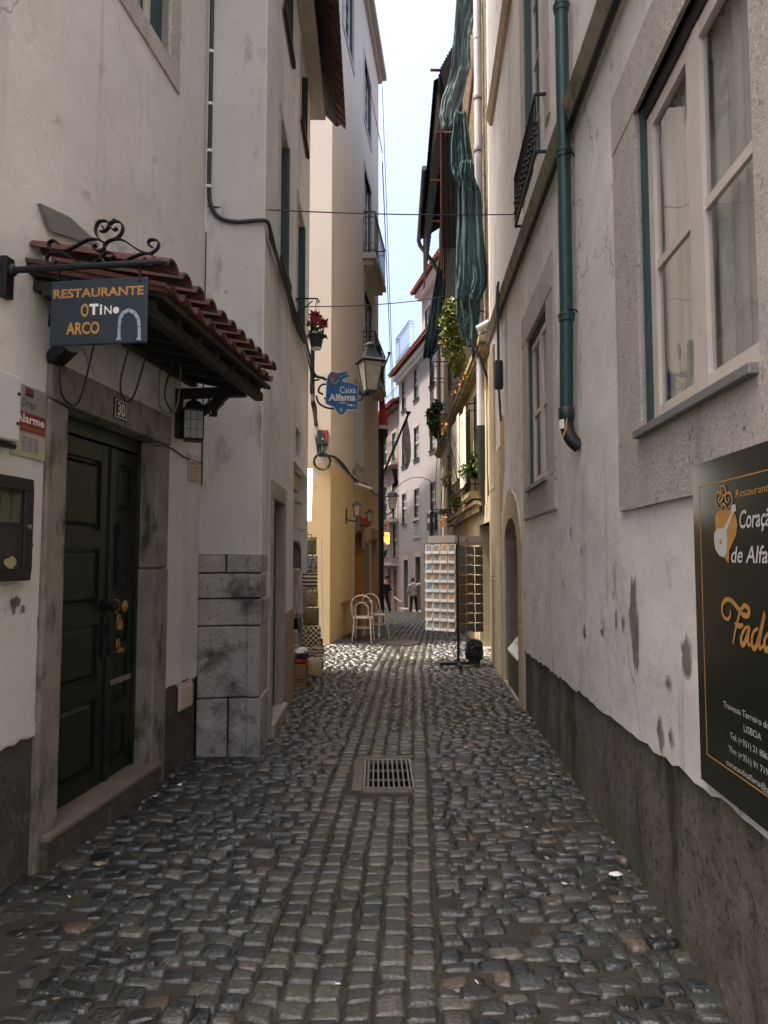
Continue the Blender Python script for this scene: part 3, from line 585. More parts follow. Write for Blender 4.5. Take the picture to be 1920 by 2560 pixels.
# ------------------------------------------------------------------ grey white house on the right
HR = thing('grey_house', 'long grey white house with stone window surrounds and a damp brown plinth on the right', 'house', (3, 5, 0))
w1 = (2.0, 3.12, 2.17, 3.69, .1); w2 = (5.50, 6.54, 2.24, 3.68, .12); w3 = (5.42, 6.52, 5.10, 7.5, .14); ar = (7.36, 8.52, 0, 2.08, .35)
m = MB()
m.wall(R, -3, 7.05, 1.1, 11, [w1, w2, w3]); plaster_sheet(m, R, jag(-3, 7.05, .90, .655, .013, 130, 8), 1.1); m.wall(R, 7.05, 9.0, 0, 11, [ar]); m.wall(R, 9.0, 10.29, 4.6, 11); m.wall(R, 9.0, 10.29, 0, 4.6)
p = R.P(10.29, 0, 0); q = p + Vector((6, -.3, 0)); m.quad(p, q, q + Vector((0, 0, 11)), p + Vector((0, 0, 11)))
m.obj('wall', M['plaster_right'], HR)
m = MB(); m.box(R, -3, 10.2, -5, -.4, 0, 10.9); m.obj('inner_wall', M['dark_wood'], HR)
m = MB()
xs = [-3, 1.2, 3.17, 3.94, 5.5, 7.05]
for x0, x1 in zip(xs, xs[1:]):
    t0, t1 = (.96 - (x0 + 3) * .026, .96 - (x1 + 3) * .026)
    m.box8([R.P(x0 + .003, -.12, -.06), R.P(x1 - .003, -.12, -.06), R.P(x1 - .003, -.012, -.06), R.P(x0 + .003, -.012, -.06), R.P(x0 + .003, -.12, t0), R.P(x1 - .003, -.12, t1), R.P(x1 - .003, -.014, t1), R.P(x0 + .003, -.014, t0)])
m.obj('plinth', M['plinth_wet'], HR, bevel=.004)
for h, fr, cols in ((w1, .36, 1), (w2, .30, 1)):
    m = MB(); frame_stones(m, R, h[0], h[1], h[2], h[3], fr, -.1, .016, head=.30)
    if h is w1: m.box(R, 3.12, 3.14, .018, .0185, 1.82, 2.1)
    o = m.obj('window_surround', M['winstone'], HR, bevel=.012)
    MB().box(R, h[1] - .05, h[1], -.1, -.012, h[2], h[3]).obj('shutter', M['green_paint'], o)
    MB().box(R, h[0], h[1] + .02, -.1, .05, h[2] - .03, h[2] + .006).obj('window_sill', M['zinc'], o, bevel=.004)
    MB().box(R, h[0], h[1] - .05, -.1, -.02, h[3] - .07, h[3]).obj('window_head', M['dark_wood'], o)
    mid = (h[0] + h[1]) / 2 - .02
    sash(HR, R, mid, h[1] - .05, h[2] + .01, h[3] - .07, -.03, 1, 2, M['white_wood'], M['glass'], t=.065, bar=.04, curtain=M['curtain'])
    sash(HR, R, h[0], mid, h[2] + .01, h[3] - .07, -.028, 1, 2, M['white_wood'], M['glass'], t=.065, bar=.04, curtain=M['curtain'])
m = MB(); frame_stones(m, R, w3[0], w3[1], w3[2], w3[3], .2, -.12, .014, sill=False); o = m.obj('window_surround', M['winstone'], HR, bevel=.008)
MB().box(R, w3[1] - .08, w3[1], -.12, .0, w3[2], w3[3]).obj('shutter', M['green_paint'], o)
sash(HR, R, w3[0], (w3[0] + w3[1]) / 2, w3[2], w3[3], -.06, 1, 4, M['white_wood'], M['glass'], t=.06, curtain=M['curtain']); sash(HR, R, (w3[0] + w3[1]) / 2, w3[1] - .08, w3[2], w3[3], -.06, 1, 4, M['white_wood'], M['glass'], t=.06, curtain=M['curtain'])
m = MB()
for z in (4.84, 5.32): m.bar(R.P(w3[0] - .1, .10, z), R.P(w3[1] + .05, .10, z), .022)
for i in range(13):
    a = w3[0] - .1 + (w3[1] - w3[0] + .15) * i / 12
    m.lathe(R.P(a, .10, 4.84), [(.008, 0), (.008, .12), (.018, .14), (.008, .16), (.008, .22), (.018, .24), (.008, .26), (.008, .48)], 6)
for a in (w3[0] - .1, w3[1] + .05): m.bar(R.P(a, 0, 5.32), R.P(a, .1, 5.32), .02); m.bar(R.P(a, 0, 4.84), R.P(a, .1, 4.84), .02)
m.obj('balcony_railing', M['iron'], HR)
# string course under the upper floor, a second one higher up
m = MB(); ca, cb = R.on(1290, 0, .08), R.on(1062, 690, .06)
def course(m, f, p, q, h, b):
    m.box8([f.P(p[0], -.02, p[1] - h), f.P(q[0], -.02, q[1] - h), f.P(q[0], b * .45, q[1] - h), f.P(p[0], b * .45, p[1] - h), f.P(p[0], -.02, p[1]), f.P(q[0], -.02, q[1]), f.P(q[0], b, q[1]), f.P(p[0], b, p[1])])
sl_ = (cb[1] - ca[1]) / (cb[0] - ca[0]); ca = (0.5, ca[1] - sl_ * (ca[0] - .5)); cb = (10.29, cb[1] + sl_ * (10.29 - cb[0]))
course(m, R, ca, cb, .13, .085)
m.obj('string_course', mat('lichen stained ledge', (.30, .26, .20), .92, var=(.20, .17, .11), vscale=6, masks=[((.12, .11, .05), 5, .5, .66), ((.08, .07, .06), 12, .6, .7)], bump=.6), HR, bevel=.006)
m = MB(); course(m, R, (7.2, 7.95), (9.6, 7.95), .12, .09); course(m, R, (6.75, 8.1), (7.2, 8.1), .1, .07); m.obj('string_course', M['warmstone'], HR)
# arched doorway and the pale corner stones beyond it
def arch_pts(f, a0, a1, cs, rise, b, n=12):
    am, hw = (a0 + a1) / 2, (a1 - a0) / 2
    return [f.P(am + hw * math.cos(t), b, cs + rise * math.sin(t)) for t in np.linspace(0, math.pi, n + 1)]
m = MB(); a0, a1, cs = ar[0], ar[1], 1.72
inn = arch_pts(R, a0, a1, cs, .32, 0); out = arch_pts(R, a0 - .24, a1 + .28, cs + .02, .62, 0)
for k in range(12): m.prism([inn[k] - R.ay * .34, inn[k + 1] - R.ay * .34, out[k + 1] - R.ay * .34, out[k] - R.ay * .34], R.ay * (.36 if k % 2 else .362))
m.box(R, a0 - .30, a0, -.34, .02, -.05, .9); m.box(R, a0 - .24, a0, -.34, .018, .905, cs + .02); m.box(R, a1, a1 + .28, -.34, .02, -.05, cs + .02)
m.obj('arch_surround', M['warmstone'], HR, bevel=.012)
m = MB(); m.box(R, a0 - .05, a1 + .05, -.36, .04, -.05, .10); m.obj('doorstep', M['limestone'], HR, bevel=.01)
m = MB(); m.box(R, a0, a1, -.33, -.27, .1, 2.05); 
for i in range(6): m.box(R, a0 + .02 + i * .19, a0 + .19 + i * .19, -.27, -.255, .12, 2.04)
m.obj('door', mat('black brown door', (.012, .011, .010), .6), HR)
m = MB()
m.box(R, 8.95, 9.55, -.05, .022, 0, 3.05); m.box(R, 9.56, 10.3, -.05, .030, -.05, 1.30); m.box(R, 9.56, 10.3, -.05, .026, 1.305, 2.55); m.box(R, 9.56, 10.3, -.05, .03, 2.555, 4.6)
m.obj('corner_stonework', M['warmstone'], HR, bevel=.01)
m = MB(); r_ = random.Random(3); pts = [R.P(9.0, .004, 2.2)] + [R.P(9.0 - .03 * i - (.34 if i < 7 else .34 * (14 - i) / 7) * .7, .004, 2.2 + i * .09 + r_.uniform(-.03, .03)) for i in range(14)] + [R.P(9.0, .004, 3.5)]
m.add(pts, [tuple(range(len(pts)))]); m.obj('bare_patch', mat('tan undercoat', (.48, .30, .14), .9, var=(.42, .26, .12), vscale=5), HR)
# flaked plaster scars
scars = []; r_ = random.Random(12)
for (x, y, sx, sy) in ((1368, 1330, .06, .22), (1482, 1418, .05, .07), (1425, 1580, .03, .08), (1448, 1592, .02, .03), (1443, 1475, .03, .02), (1330, 1340, .015, .05), (1300, 1365, .03, .02), (1262, 1365, .03, .04), (1345, 1345, .02, .03), (1216, 1260, .01, .03), (1232, 1150, .01, .04), (1375, 1400, .02, .10), (1255, 1190, .012, .02)):
    a, c = R.on(x, y, .004); n = 34; sl = (r_.uniform(-.3, .3)); k0 = r_.uniform(0, 50)
    rd = [.85 + .35 * mnoise.noise(Vector((math.cos(6.283 * k / n) * 1.6 + k0, math.sin(6.283 * k / n) * 1.6, 0))) + r_.uniform(-.10, .10) for k in range(n)]
    halo = [R.P(a + (sx + .012) * (rd[k] * 1.05 + r_.uniform(0, .14)) * math.cos(2 * math.pi * k / n) + sl * sy * .3 * math.sin(2 * math.pi * k / n), .0018, c + (sy + .012) * (rd[k] * 1.04 + r_.uniform(0, .10)) * math.sin(2 * math.pi * k / n)) for k in range(n)]; MB().add(halo, [tuple(range(n))]).obj('plaster_scar', M['chip'], HR)
    pts = [R.P(a + sx * rd[k] * math.cos(2 * math.pi * k / n) + sl * sy * .3 * math.sin(2 * math.pi * k / n), .004, c + sy * rd[k] * math.sin(2 * math.pi * k / n)) for k in range(n)]
    scars.append(MB().add(pts, [tuple(range(n))]))
sm_ = mat('bare mortar', (.27, .24, .205), .95, var=(.17, .15, .13), vscale=20, bump=1, bscale=60)
for q in scars: q.obj('plaster_scar', sm_, HR)
scars = []
for (x, y, sx, sy) in ((35, 1300, .04, .03), (30, 1310, .02, .04), (50, 1315, .015, .02), (90, 1440, .03, .05), (85, 1350, .02, .06), (62, 1180, .05, .015), (20, 1035, .06, .015)):
    a, c = A.on(x, y, .004); n = 12; rd = [r_.uniform(.6, 1.2) for _ in range(n)]
    scars.append(MB().add([A.P(a + sx * rd[k] * math.cos(2 * math.pi * k / n), .004, c + sy * rd[k] * math.sin(2 * math.pi * k / n)) for k in range(n)], [tuple(range(n))]))
sm_ = mat('grey mortar', (.24, .23, .22), .95, var=(.15, .145, .14), vscale=20, bump=1, bscale=60)
for q in scars: q.obj('plaster_scar', sm_, HL)

# ------------------------------------------------------------------ beige and yellow house beyond the side lane
HC = thing('yellow_house', 'tall beige house with a yellow ground floor, arched doorways and iron balconies', 'house', (-2, 16, 0))
c1h = [(4.2, 5.45, 9.05, 11.3, .16), (4.25, 5.6, 6.15, 8.2, .16), (4.2, 5.4, 12.6, 14.2, .16), (1.1, 2.4, 12.6, 14.3, .16), (2.8, 4.2, 3.72, 5.5, .06)]
m = MB(); m.wall(C, 0, 7.1, 3.3, 15.8, c1h); m.wall(CF, 0, 2.235, 3.3, 15.8)
p = C.P(7.1, 0, 0); q = p + Vector((-6, .8, 0)); m.quad(p + Vector((0, 0, -1)), q + Vector((0, 0, -1)), q + Vector((0, 0, 15.8)), p + Vector((0, 0, 15.8)))
m.obj('wall', M['beige'], HC, bevel=.01)
d1 = (2.80, 4.25, -.4, 2.2, .32); d2 = (5.7, 6.75, -.6, 2.06, .3)
m = MB(); m.wall(C, 0, 7.1, -.8, 3.3, [d1[:4] + (.002,), d2[:4] + (.002,)]); m.wall(CF, 0, 2.235, -.8, 3.3); m.obj('lower_wall', M['yellow'], HC, bevel=.01)
m = MB(); m.box(C, .05, 7.0, -4.5, -.45, -1, 15.7); m.obj('inner_wall', M['dark_wood'], HC)
m = MB(); m.box(C, -.06, 7.2, -.05, .10, 15.6, 15.75); m.box(C, -.06, 7.3, -.05, .22, 15.75, 15.92); m.box(CF, 0, 2.4, -.05, .2, 15.6, 15.9); m.obj('cornice', M['stone_far'], HC)
for h in c1h[:4]:
    m = MB(); frame_stones(m, C, h[0], h[1], h[2], h[3], .14, -.15, .012, sill=h[2] > 12); ws = m.obj('window_surround', M['stone_far'], HC)
    MB().box(C, h[1] - .05, h[1], -.14, -.02, h[2], h[3]).obj('shutter', M['green_paint'], ws)
    mid = (h[0] + h[1]) / 2
    sash(HC, C, h[0], mid, h[2], h[3], -.07, 1, 4, M['white_paint'], M['dark_glass']); sash(HC, C, mid, h[1] - .05, h[2], h[3], -.07, 1, 4, M['white_paint'], M['dark_glass'])
h = c1h[4]; m = MB(); frame_stones(m, C, h[0], h[1], h[2], h[3], .1, -.06, .01); ws = m.obj('window_surround', M['stone_far'], HC)
for i in range(3):
    x0 = h[0] + (h[1] - h[0]) * i / 3; m = MB(); m.box(C, x0 + .01, x0 + (h[1] - h[0]) / 3 - .01, -.05, -.01, h[2], h[3]); m.obj('shutter', M['white_paint'], ws, bevel=.004)
for (f0, f1, zb, zt) in ((4.0, 6.25, 9.02, 10.05), (4.0, 6.3, 6.10, 7.06)):
    m = MB(); m.box(C, f0, f1, 0, .32, zb - .14, zb); m.box(C, f0 + .1, f1 - .1, 0, .24, zb - .26, zb - .14)
    bal = m.obj('balcony', M['stone_far'], HC, bevel=.01)
    m = MB(); railing(m, C, f0 + .02, f1 - .02, .29, zb + .06, zt, 15); m.obj('railing', M['iron'], bal)
# arched doorway with orange reveals
m = MB(); inn = arch_pts(C, d1[0], d1[1], 1.95, .26, 0); out = arch_pts(C, d1[0] - .12, d1[1] + .12, 1.95, .62, 0)
for k in range(12): m.prism([inn[k] - C.ay * .02, inn[k + 1] - C.ay * .02, out[k + 1] - C.ay * .02, out[k] - C.ay * .02], C.ay * .032)
m.box(C, d1[1], d1[1] + .9, -.02, .010, -.8, 1.95); m.box(C, d1[0] - .12, d1[0], -.02, .011, -.8, 1.95)
m.box(C, d2[0] - .5, d2[0], -.02, .012, 1.95, 2.06); m.box(C, d2[0] - .02, d2[1] + .1, -.02, .013, 2.06, 2.36); m.box(C, d2[1], d2[1] + .1, -.02, .013, -.8, 2.06)
m.obj('door_surround', M['taupe'], HC, bevel=.005)
m = MB()
inn2 = arch_pts(C, d1[0], d1[1], 1.95, .26, -.30)
for k in range(12): m.quad(inn[k], inn[k + 1], inn2[k + 1], inn2[k])
m.quad(C.P(d1[1], 0, -.8), C.P(d1[1], 0, 1.95), C.P(d1[1], -.3, 1.95), C.P(d1[1], -.3, -.8)); m.quad(C.P(d1[0], 0, -.8), C.P(d1[0], 0, 1.95), C.P(d1[0], -.3, 1.95), C.P(d1[0], -.3, -.8)); m.obj('door_reveal', M['orange'], HC, weld=False)
m = MB(); m.quad(C.P(d2[1], 0, -.8), C.P(d2[1], 0, 2.06), C.P(d2[1], -.3, 2.06), C.P(d2[1], -.3, -.8)); m.quad(C.P(d2[0], 0, -.8), C.P(d2[0], 0, 2.06), C.P(d2[0], -.3, 2.06), C.P(d2[0], -.3, -.8)); m.quad(C.P(d2[0], 0, 2.06), C.P(d2[1], 0, 2.06), C.P(d2[1], -.3, 2.06), C.P(d2[0], -.3, 2.06)); m.obj('door_reveal', M['salmon'], HC, weld=False)
for d in (d1, d2):
    m = MB(); m.box(C, d[0], d[1], -.36, -.301, -.8, 2.3); m.obj('door', M['black'], HC)
m = MB(); m.box(C, 2.62, 2.65, .0, .03, -.7, 3.28); m.obj('conduit', M['stone_far'], HC)

# ------------------------------------------------------------------ derelict yellow house with netting, on the right beyond the corner
HF = thing('derelict_house', 'run down yellow house with mossy cornice, bare rubble upper wall and corrugated iron eaves', 'house', (3, 16, 0))
fd = (-.6, .75, -.1, 2.14, .3); fw = (.35, 1.35, 2.62, 4.55, .22); fw2 = (2.2, 2.9, 2.9, 4.5, .2); fw3 = (6.8, 7.8, 2.7, 4.4, .2)
m = MB(); m.wall(FW, -.92, 11, -1, 5.0, [fd, fw, fw2, fw3])
p = FW.P(11, 0, -1); m.quad(p, p + Vector((6, 0, 0)), p + Vector((6, 0, 13)), p + Vector((0, 0, 13))); m.obj('wall', M['fyellow'], HF)
m = MB(); m.wall(FW, -.92, 11, 5.0, 12.3, [(2.2, 3.3, 6.0, 8.2, .2), (6.5, 7.6, 6.0, 8.2, .2)]); m.obj('upper_wall', M['rubble'], HF)
dark_back(HF, FW, 2.2, 3.3, 6.0, 8.2, -.19); dark_back(HF, FW, 6.5, 7.6, 6.0, 8.2, -.19)
m = MB(); m.box(FW, .1, 10.9, -5, -.4, -1, 12.2); m.obj('inner_wall', M['dark_wood'], HF)
m = MB(); m.box(FW, -.85, 10.9, 0, .12, 4.78, 4.88); m.box(FW, -.9, 10.95, 0, .20, 4.88, 4.98)
r_ = random.Random(4)
for i in range(116): a = -.82 + i * .1; m.box(FW, a, a + .05, .12, .17, 4.80, 4.875)
m.obj('cornice', M['mossy'], HF, bevel=.006)
m = MB(); m.box(FW, -.02, 6.4, 0, .10, 2.44, 2.50); m.box(FW, .02, 6.4, .10, .19, 2.46, 2.52); m.box(FW, .05, 6.4, .13, .165, 2.56, 2.60); m.box(FW, .05, 6.4, .10, .12, 2.34, 2.46)
for i in range(9): m.bar(FW.P(.1 + i * .75, .0, 2.58), FW.P(.1 + i * .75, .17, 2.58), .03)
m.obj('slatted_ledge', mat('weathered slats', (.45, .36, .22), .85, var=(.34, .27, .15), vscale=8, stretch=(.2, .2, 1), masks=[((.15, .12, .06), 9, .58, .7)]), HF)
m = MB(); m.box(FW, -.9, 1.05, -.3, .02, 2.14, 2.44); m.box(FW, -.92, -.6, -.3, .024, -.1, 2.14); m.box(FW, .75, 1.02, -.3, .022, -.1, 2.14); m.obj('door_surround', M['warmstone'], HF, bevel=.008)
m = MB(); m.box(FW, -.6, .75, -.32, -.28, -.1, 2.14)
for i in range(7): m.box(FW, -.59 + i * .19, -.415 + i * .19, -.28, -.262, 0.05, 2.12)
m.obj('door', M['door_dark'], HF)
m = MB(); m.box(FW, -.75, .95, -.3, .10, -.1, .06); m.obj('doorstep', M['limestone'], HF, bevel=.01)
for h in (fw, fw2, fw3):
    m = MB(); m.box(FW, h[0] - .04, h[0], -.2, .02, h[2], h[3]); m.box(FW, h[1], h[1] + .04, -.2, .02, h[2], h[3]); m.box(FW, h[0], (h[0] + h[1]) / 2, -.12, -.09, h[2], h[3]); m.obj('window_shutter', M['door_dark'], HF); dark_back(HF, FW, h[0], h[1], h[2], h[3], -.18)
m = MB(); m.box(FW, .1, 1.5, 0, .26, 2.60, 2.68)
for i in range(3): m.box(FW, .1, 1.5, .05, .24, 2.56 - .0, 2.60)
bal = m.obj('balcony', M['mossy'], HF)
m = MB(); railing(m, FW, .12, 3.2, .27, 2.80, 4.15, 7, fancy=False); m.obj('railing', M['iron'], bal)
for (f0, f1, zb, zt, bb) in ((7.2, 9.0, 5.5, 6.9, .42), (7.6, 9.2, 1.3, 2.9, .42)):
    m = MB(); m.box(FW, f0, f1, 0, bb + .04, zb - .35, zb); bal = m.obj('balcony', M['mossy'], HF, bevel=.02)
    m = MB(); railing(m, FW, f0 + .03, f1 - .03, bb, zb + .05, zt, 6, fancy=False); m.obj('railing', M['green_paint'], bal)
# corrugated eaves, gutter, rusty rods
m = MB(); n = 90
def corr(m, f, P0, P1, Q0, Q1, n, amp, nrm):
    rows = [[], []]
    for i in range(n + 1):
        t = i / n; o = Vector(nrm) * amp * math.sin(i * math.pi / 2)
        rows[0].append(Vector(P0).lerp(Vector(P1), t) + o); rows[1].append(Vector(Q0).lerp(Vector(Q1), t) + o)
    b = len(m.v); m.v += rows[0] + rows[1]; m.f += [(b + i, b + i + 1, b + n + 2 + i, b + n + 1 + i) for i in range(n)]
corr(m, FW, FW.P(3.2, .62, 12.0), FW.P(10.8, .62, 12.0), FW.P(3.2, -.5, 12.7), FW.P(10.8, -.5, 12.7), 150, .02, (0, 0, 1))
corr(m, FW, FW.P(3.15, .05, 12.25), FW.P(3.15, .52, 12.1), FW.P(3.15, .05, 8.2), FW.P(3.15, .46, 8.2), 16, .02, (0, 1, 0))
corr(m, FW, FW.P(.3, .22, 11.0), FW.P(3.15, .5, 12.2), FW.P(.3, .12, 10.8), FW.P(3.15, .30, 11.4), 60, .018, (1, 0, 0))
corr(m, FW, FW.P(3.15, .53, 12.05), FW.P(10.5, .53, 12.05), FW.P(3.15, .48, 10.2), FW.P(10.5, .52, 10.2), 120, .018, (1, 0, 0))
m.obj('corrugated_eaves', M['corrugated'], HF, smooth=80, weld=False)
m = MB(); m.tube([FW.P(6.5, .68, 11.95), FW.P(10.7, .68, 11.95), FW.P(10.75, .64, 11.8), FW.P(10.75, .2, 11.2), FW.P(10.75, .05, 10.9), FW.P(10.75, .05, 5)], .07, 10); m.obj('gutter', M['zinc'], HF, smooth=50)
# ------------------------------------------------------------------ white house closing the street, brick house beyond it
HD = thing('white_townhouse', 'tall cool white town house with rows of sash windows closing the end of the street', 'house', (3, 30, -1))
rowsD = [9.45, 6.72, 3.92]; colsD = [9.27, 6.83, 4.13, 1.6]; hD = []
for i, z in enumerate(rowsD):
    for a in colsD: hD.append((a - .47, a + .47, z - .72, z + .72, .12))
dD = [(8.45, 9.35, -.95, 1.45, .35), (6.15, 7.1, -.9, 1.6, .35)]
m = MB(); m.wall(D, -4, 10.4, 1.9, 10.6, hD); p = D.P(10.4, 0, -1.5)
m.quad(p, p + Vector((8, 1.2, 0)), p + Vector((8, 1.2, 12.1)), p + Vector((0, 0, 12.1))); m.obj('wall', M['dwhite'], HD)
m = MB(); m.wall(D, -4, 10.4, -1.6, 1.9, dD); m.obj('lower_wall', mat('grey pink stone front', (.46, .37, .34), .92, var=(.38, .31, .29), vscale=2, masks=[((.30, .24, .22), 5, .56, .72, STR)], bump=.3, bscale=30), HD)
m = MB(); m.box(D, -4, 10.3, -6, -.5, -1.6, 10.5); m.box(D, -4, 10.3, -.4, -.36, 1.9, 10.4); m.obj('inner_wall', M['dark_wood'], HD)
for d in dD:
    m = MB(); frame_stones(m, D, d[0], d[1], d[2], d[3], .2, -.3, .02, sill=False); m.obj('door_surround', M['stone_far'], HD); MB().box(D, d[0], d[1], -.34, -.28, d[2], d[3]).obj('door', M['black'], HD); MB().box(D, d[0] - .1, d[1] + .1, -.3, .25, d[2] - .4, d[2] + .12).obj('doorstep', M['stone_far'], HD)
def townwindow(parent, f, h):
    m = MB(); frame_stones(m, f, h[0], h[1], h[2], h[3], .14, -.12, .015); ws = m.obj('window', M['stone_far'], parent)
    m = MB(); a0, a1, c0, c1 = h[:4]; mid = (c0 + c1) / 2
    for (z0, z1, b) in ((c0, mid, -.08), (mid, c1, -.05)):
        m.box(f, a0, a0 + .04, b - .03, b, z0, z1); m.box(f, a1 - .04, a1, b - .03, b, z0, z1); m.box(f, a0, a1, b - .03, b - .001, z0, z0 + .05); m.box(f, a0, a1, b - .03, b - .001, z1 - .05, z1)
        for i in range(1, 4): x = a0 + (a1 - a0) * i / 4; m.box(f, x - .011, x + .011, b - .02, b - .004, z0, z1)
        z = (z0 + z1) / 2; m.box(f, a0, a1, b - .021, b - .005, z - .011, z + .011)
    m.obj('sash', M['white_paint'], ws)
    MB().quad(f.P(a0, -.095, c0), f.P(a1, -.095, c0), f.P(a1, -.095, c1), f.P(a0, -.095, c1)).obj('pane', M['far_pane'], ws)
    MB().box(f, a0 - .04, a1 + .04, -.05, .07, c0 - .05, c0 - .001).obj('sill', M['iron'], ws)
    MB().box(f, a1 - .05, a1, -.11, -.01, c0, c1).obj('shutter', M['green_paint'], ws)
for h in hD: townwindow(HD, D, h)
m = MB(); m.box(D, -4, 10.45, 0, .16, 10.25, 10.4); m.box(D, -4, 10.5, 0, .3, 10.4, 10.6); m.obj('cornice', M['white_paint'], HD)
m = MB(); barrel_tiles(m, D, -4, 10.6, .48, -1.0, 10.66, 11.2, pitch=.26, rows=2, r=.1, seed=6); m.obj('roof', mat('red tile', (.22, .055, .035), .85, var=(.13, .04, .028), vscale=7, masks=[((.12, .05, .035), 10, .6, .7)]), HD, smooth=50)
m = MB(); m.wall(Frame(D.P(0, -1, 0)[:2], D.ax, True), -4, 9.6, 11, 14.6, [(8.0, 9.0, 11.4, 13.6, .12), (5.5, 6.4, 11.4, 13.6, .12)]); D2 = Frame(D.P(0, -1, 0)[:2], D.ax, True)
p = D2.P(9.6, 0, 11); m.quad(p, p + Vector((8, 1.2, 0)), p + Vector((8, 1.2, 3.6)), p + Vector((0, 0, 3.6))); m.obj('attic_wall', M['dwhite'], HD)
MB().box(D2, -4, 9.5, -3, -.3, 11, 14.5).obj('inner_wall', M['dark_wood'], HD)
for h in ((8.0, 9.0, 11.4, 13.6, .12), (5.5, 6.4, 11.4, 13.6, .12)): townwindow(HD, D2, h)
m = MB(); m.box(D2, -4, 9.7, 0, .2, 14.35, 14.5); m.box(D2, -4, 9.75, 0, .34, 14.5, 14.65); m.obj('cornice', M['white_paint'], HD)
m = MB(); barrel_tiles(m, D2, -4, 9.85, .5, -1.5, 14.7, 15.3, pitch=.26, rows=2, r=.1, seed=7); m.obj('roof', bpy.data.materials['red tile'], HD, smooth=50)
m = MB(); railing(m, D, 7.4, 10.2, .2, 11.25, 12.5, 14); m.obj('railing', M['iron'], HD)

HE = thing('brick_house', 'reddish brick fronted house with small iron balconies at the far end of the street', 'house', (-1, 38, -1))
eh = [(.6, 1.5, 6.6, 8.0, .1), (2.6, 3.5, 6.6, 8.0, .1), (.6, 1.5, 3.6, 5.4, .1), (2.6, 3.5, 3.6, 5.4, .1), (.4, 1.35, 1.6, 3.6 - .3, .1), (2.6, 3.5, 1.6, 3.3, .1)]
brick = mat('brick courses', (.30, .205, .175), .9, var=(.25, .18, .16), vscale=3, masks=[((.52, .47, .44), 16, .53, .60, (.25, .25, 3.2)), ((.15, .10, .09), 9, .62, .7)], bump=.3, bscale=30)
m = MB(); m.wall(E, 0, 12, 1.4, 9.3, eh); m.obj('wall', brick, HE)
m = MB(); m.wall(E, 0, 12, -1.7, 1.4, [(.55, 1.3, -1.6, .95, .3), (1.8, 2.6, -1.6, .95, .3)]); m.obj('lower_wall', M['pinkstone'], HE)
MB().box(E, .1, 11.9, -6, -.45, -1.7, 9.2).obj('inner_wall', M['dark_wood'], HE)
for d in ((.55, 1.3), (1.8, 2.6)): MB().box(E, d[0], d[1], -.3, -.25, -1.6, .95).obj('door', mat('pink door paint', (.36, .22, .18), .8), HE)
for h in eh: townwindow(HE, E, h)
for (zb, zt) in ((3.5, 4.5), (1.3, 2.4), (6.4, 7.4)):
    MB().box(E, .2, 4.0, 0, .35, zb - .15, zb).obj('balcony', M['stone_far'], HE)
    m = MB(); railing(m, E, .25, 3.9, .32, zb, zt, 12, fancy=False); m.obj('railing', M['iron'], HE)
m = MB(); m.box(E, 0, 12, 0, .25, 9.1, 9.3); barrel_tiles(m, E, 0, 12, .4, -1, 9.35, 9.9, pitch=.26, rows=2, r=.1, seed=9); m.obj('roof', bpy.data.materials['red tile'], HE, smooth=50)
m = MB(); railing(m, E, 0, 5, -.3, 9.7, 10.6, 8, fancy=False, ends=False); m.obj('roof_railing', M['zinc'], HE)
MB().box(Frame((-2.4, 12.0), (-.3, 1)), 8.8, 36, -8, -.9, -2, 32).obj('unseen_shade_block', M['beige'], HC)  # unseen tall block added to shade the far white town house

# ------------------------------------------------------------------ lettering and small-object kit
def txt(parent, f, s, a0, a1, c0, c1, b, mt, name='lettering', shear=0, bold=0, keep=False, thick=.0015):
    """lettering fitted to the box a0..a1, c0..c1 on frame f, reading along f.ax"""
    cu = bpy.data.curves.new('t', 'FONT'); cu.body = s; cu.size = 1; cu.shear = shear; cu.offset = bold; cu.extrude = 0; cu.resolution_u = 3
    o = bpy.data.objects.new('t', cu); COL.objects.link(o); bpy.context.view_layer.update()
    me = bpy.data.meshes.new_from_object(o.evaluated_get(bpy.context.evaluated_depsgraph_get()))
    vs = [v.co.copy() for v in me.vertices]; fs = [tuple(p.vertices) for p in me.polygons]
    bpy.data.objects.remove(o); bpy.data.curves.remove(cu); bpy.data.meshes.remove(me)
    x0, x1 = min(v.x for v in vs), max(v.x for v in vs); y0, y1 = min(v.y for v in vs), max(v.y for v in vs)
    m = MB(); m.add([f.P(a0 + (v.x - x0) / (x1 - x0) * (a1 - a0), b, c0 + (v.y - y0) / (y1 - y0) * (c1 - c0)) for v in vs], fs)
    return m.obj(name, mt, parent, weld=False)
def leafmesh(pts, size, seed, droop=.4, var=.35):
    """many small folded leaves at the given points"""
    r = random.Random(seed); m = MB()
    for p in pts:
        p = Vector(p); s = size * r.uniform(1 - var, 1 + var)
        d = Vector((r.uniform(-1, 1), r.uniform(-1, 1), r.uniform(-1, .6) - droop)).normalized(); u = d.cross(Vector((r.uniform(-1, 1), r.uniform(-1, 1), r.uniform(.2, 1)))).normalized(); n = d.cross(u)
        w_ = s * r.uniform(.26, .40)
        m.add([p, p + d * s * .45 + u * w_ + n * .1 * s, p + d * s, p + d * s * .45 - u * w_ + n * .1 * s, p + d * s * .5 - n * .06 * s], [(0, 1, 4), (1, 2, 4), (2, 3, 4), (3, 0, 4)])
    return m
def leafmat(name, c, v, mask=None): return mat(name, c, .55, var=v, vscale=7, masks=[mask] if mask else (), spec=.4)
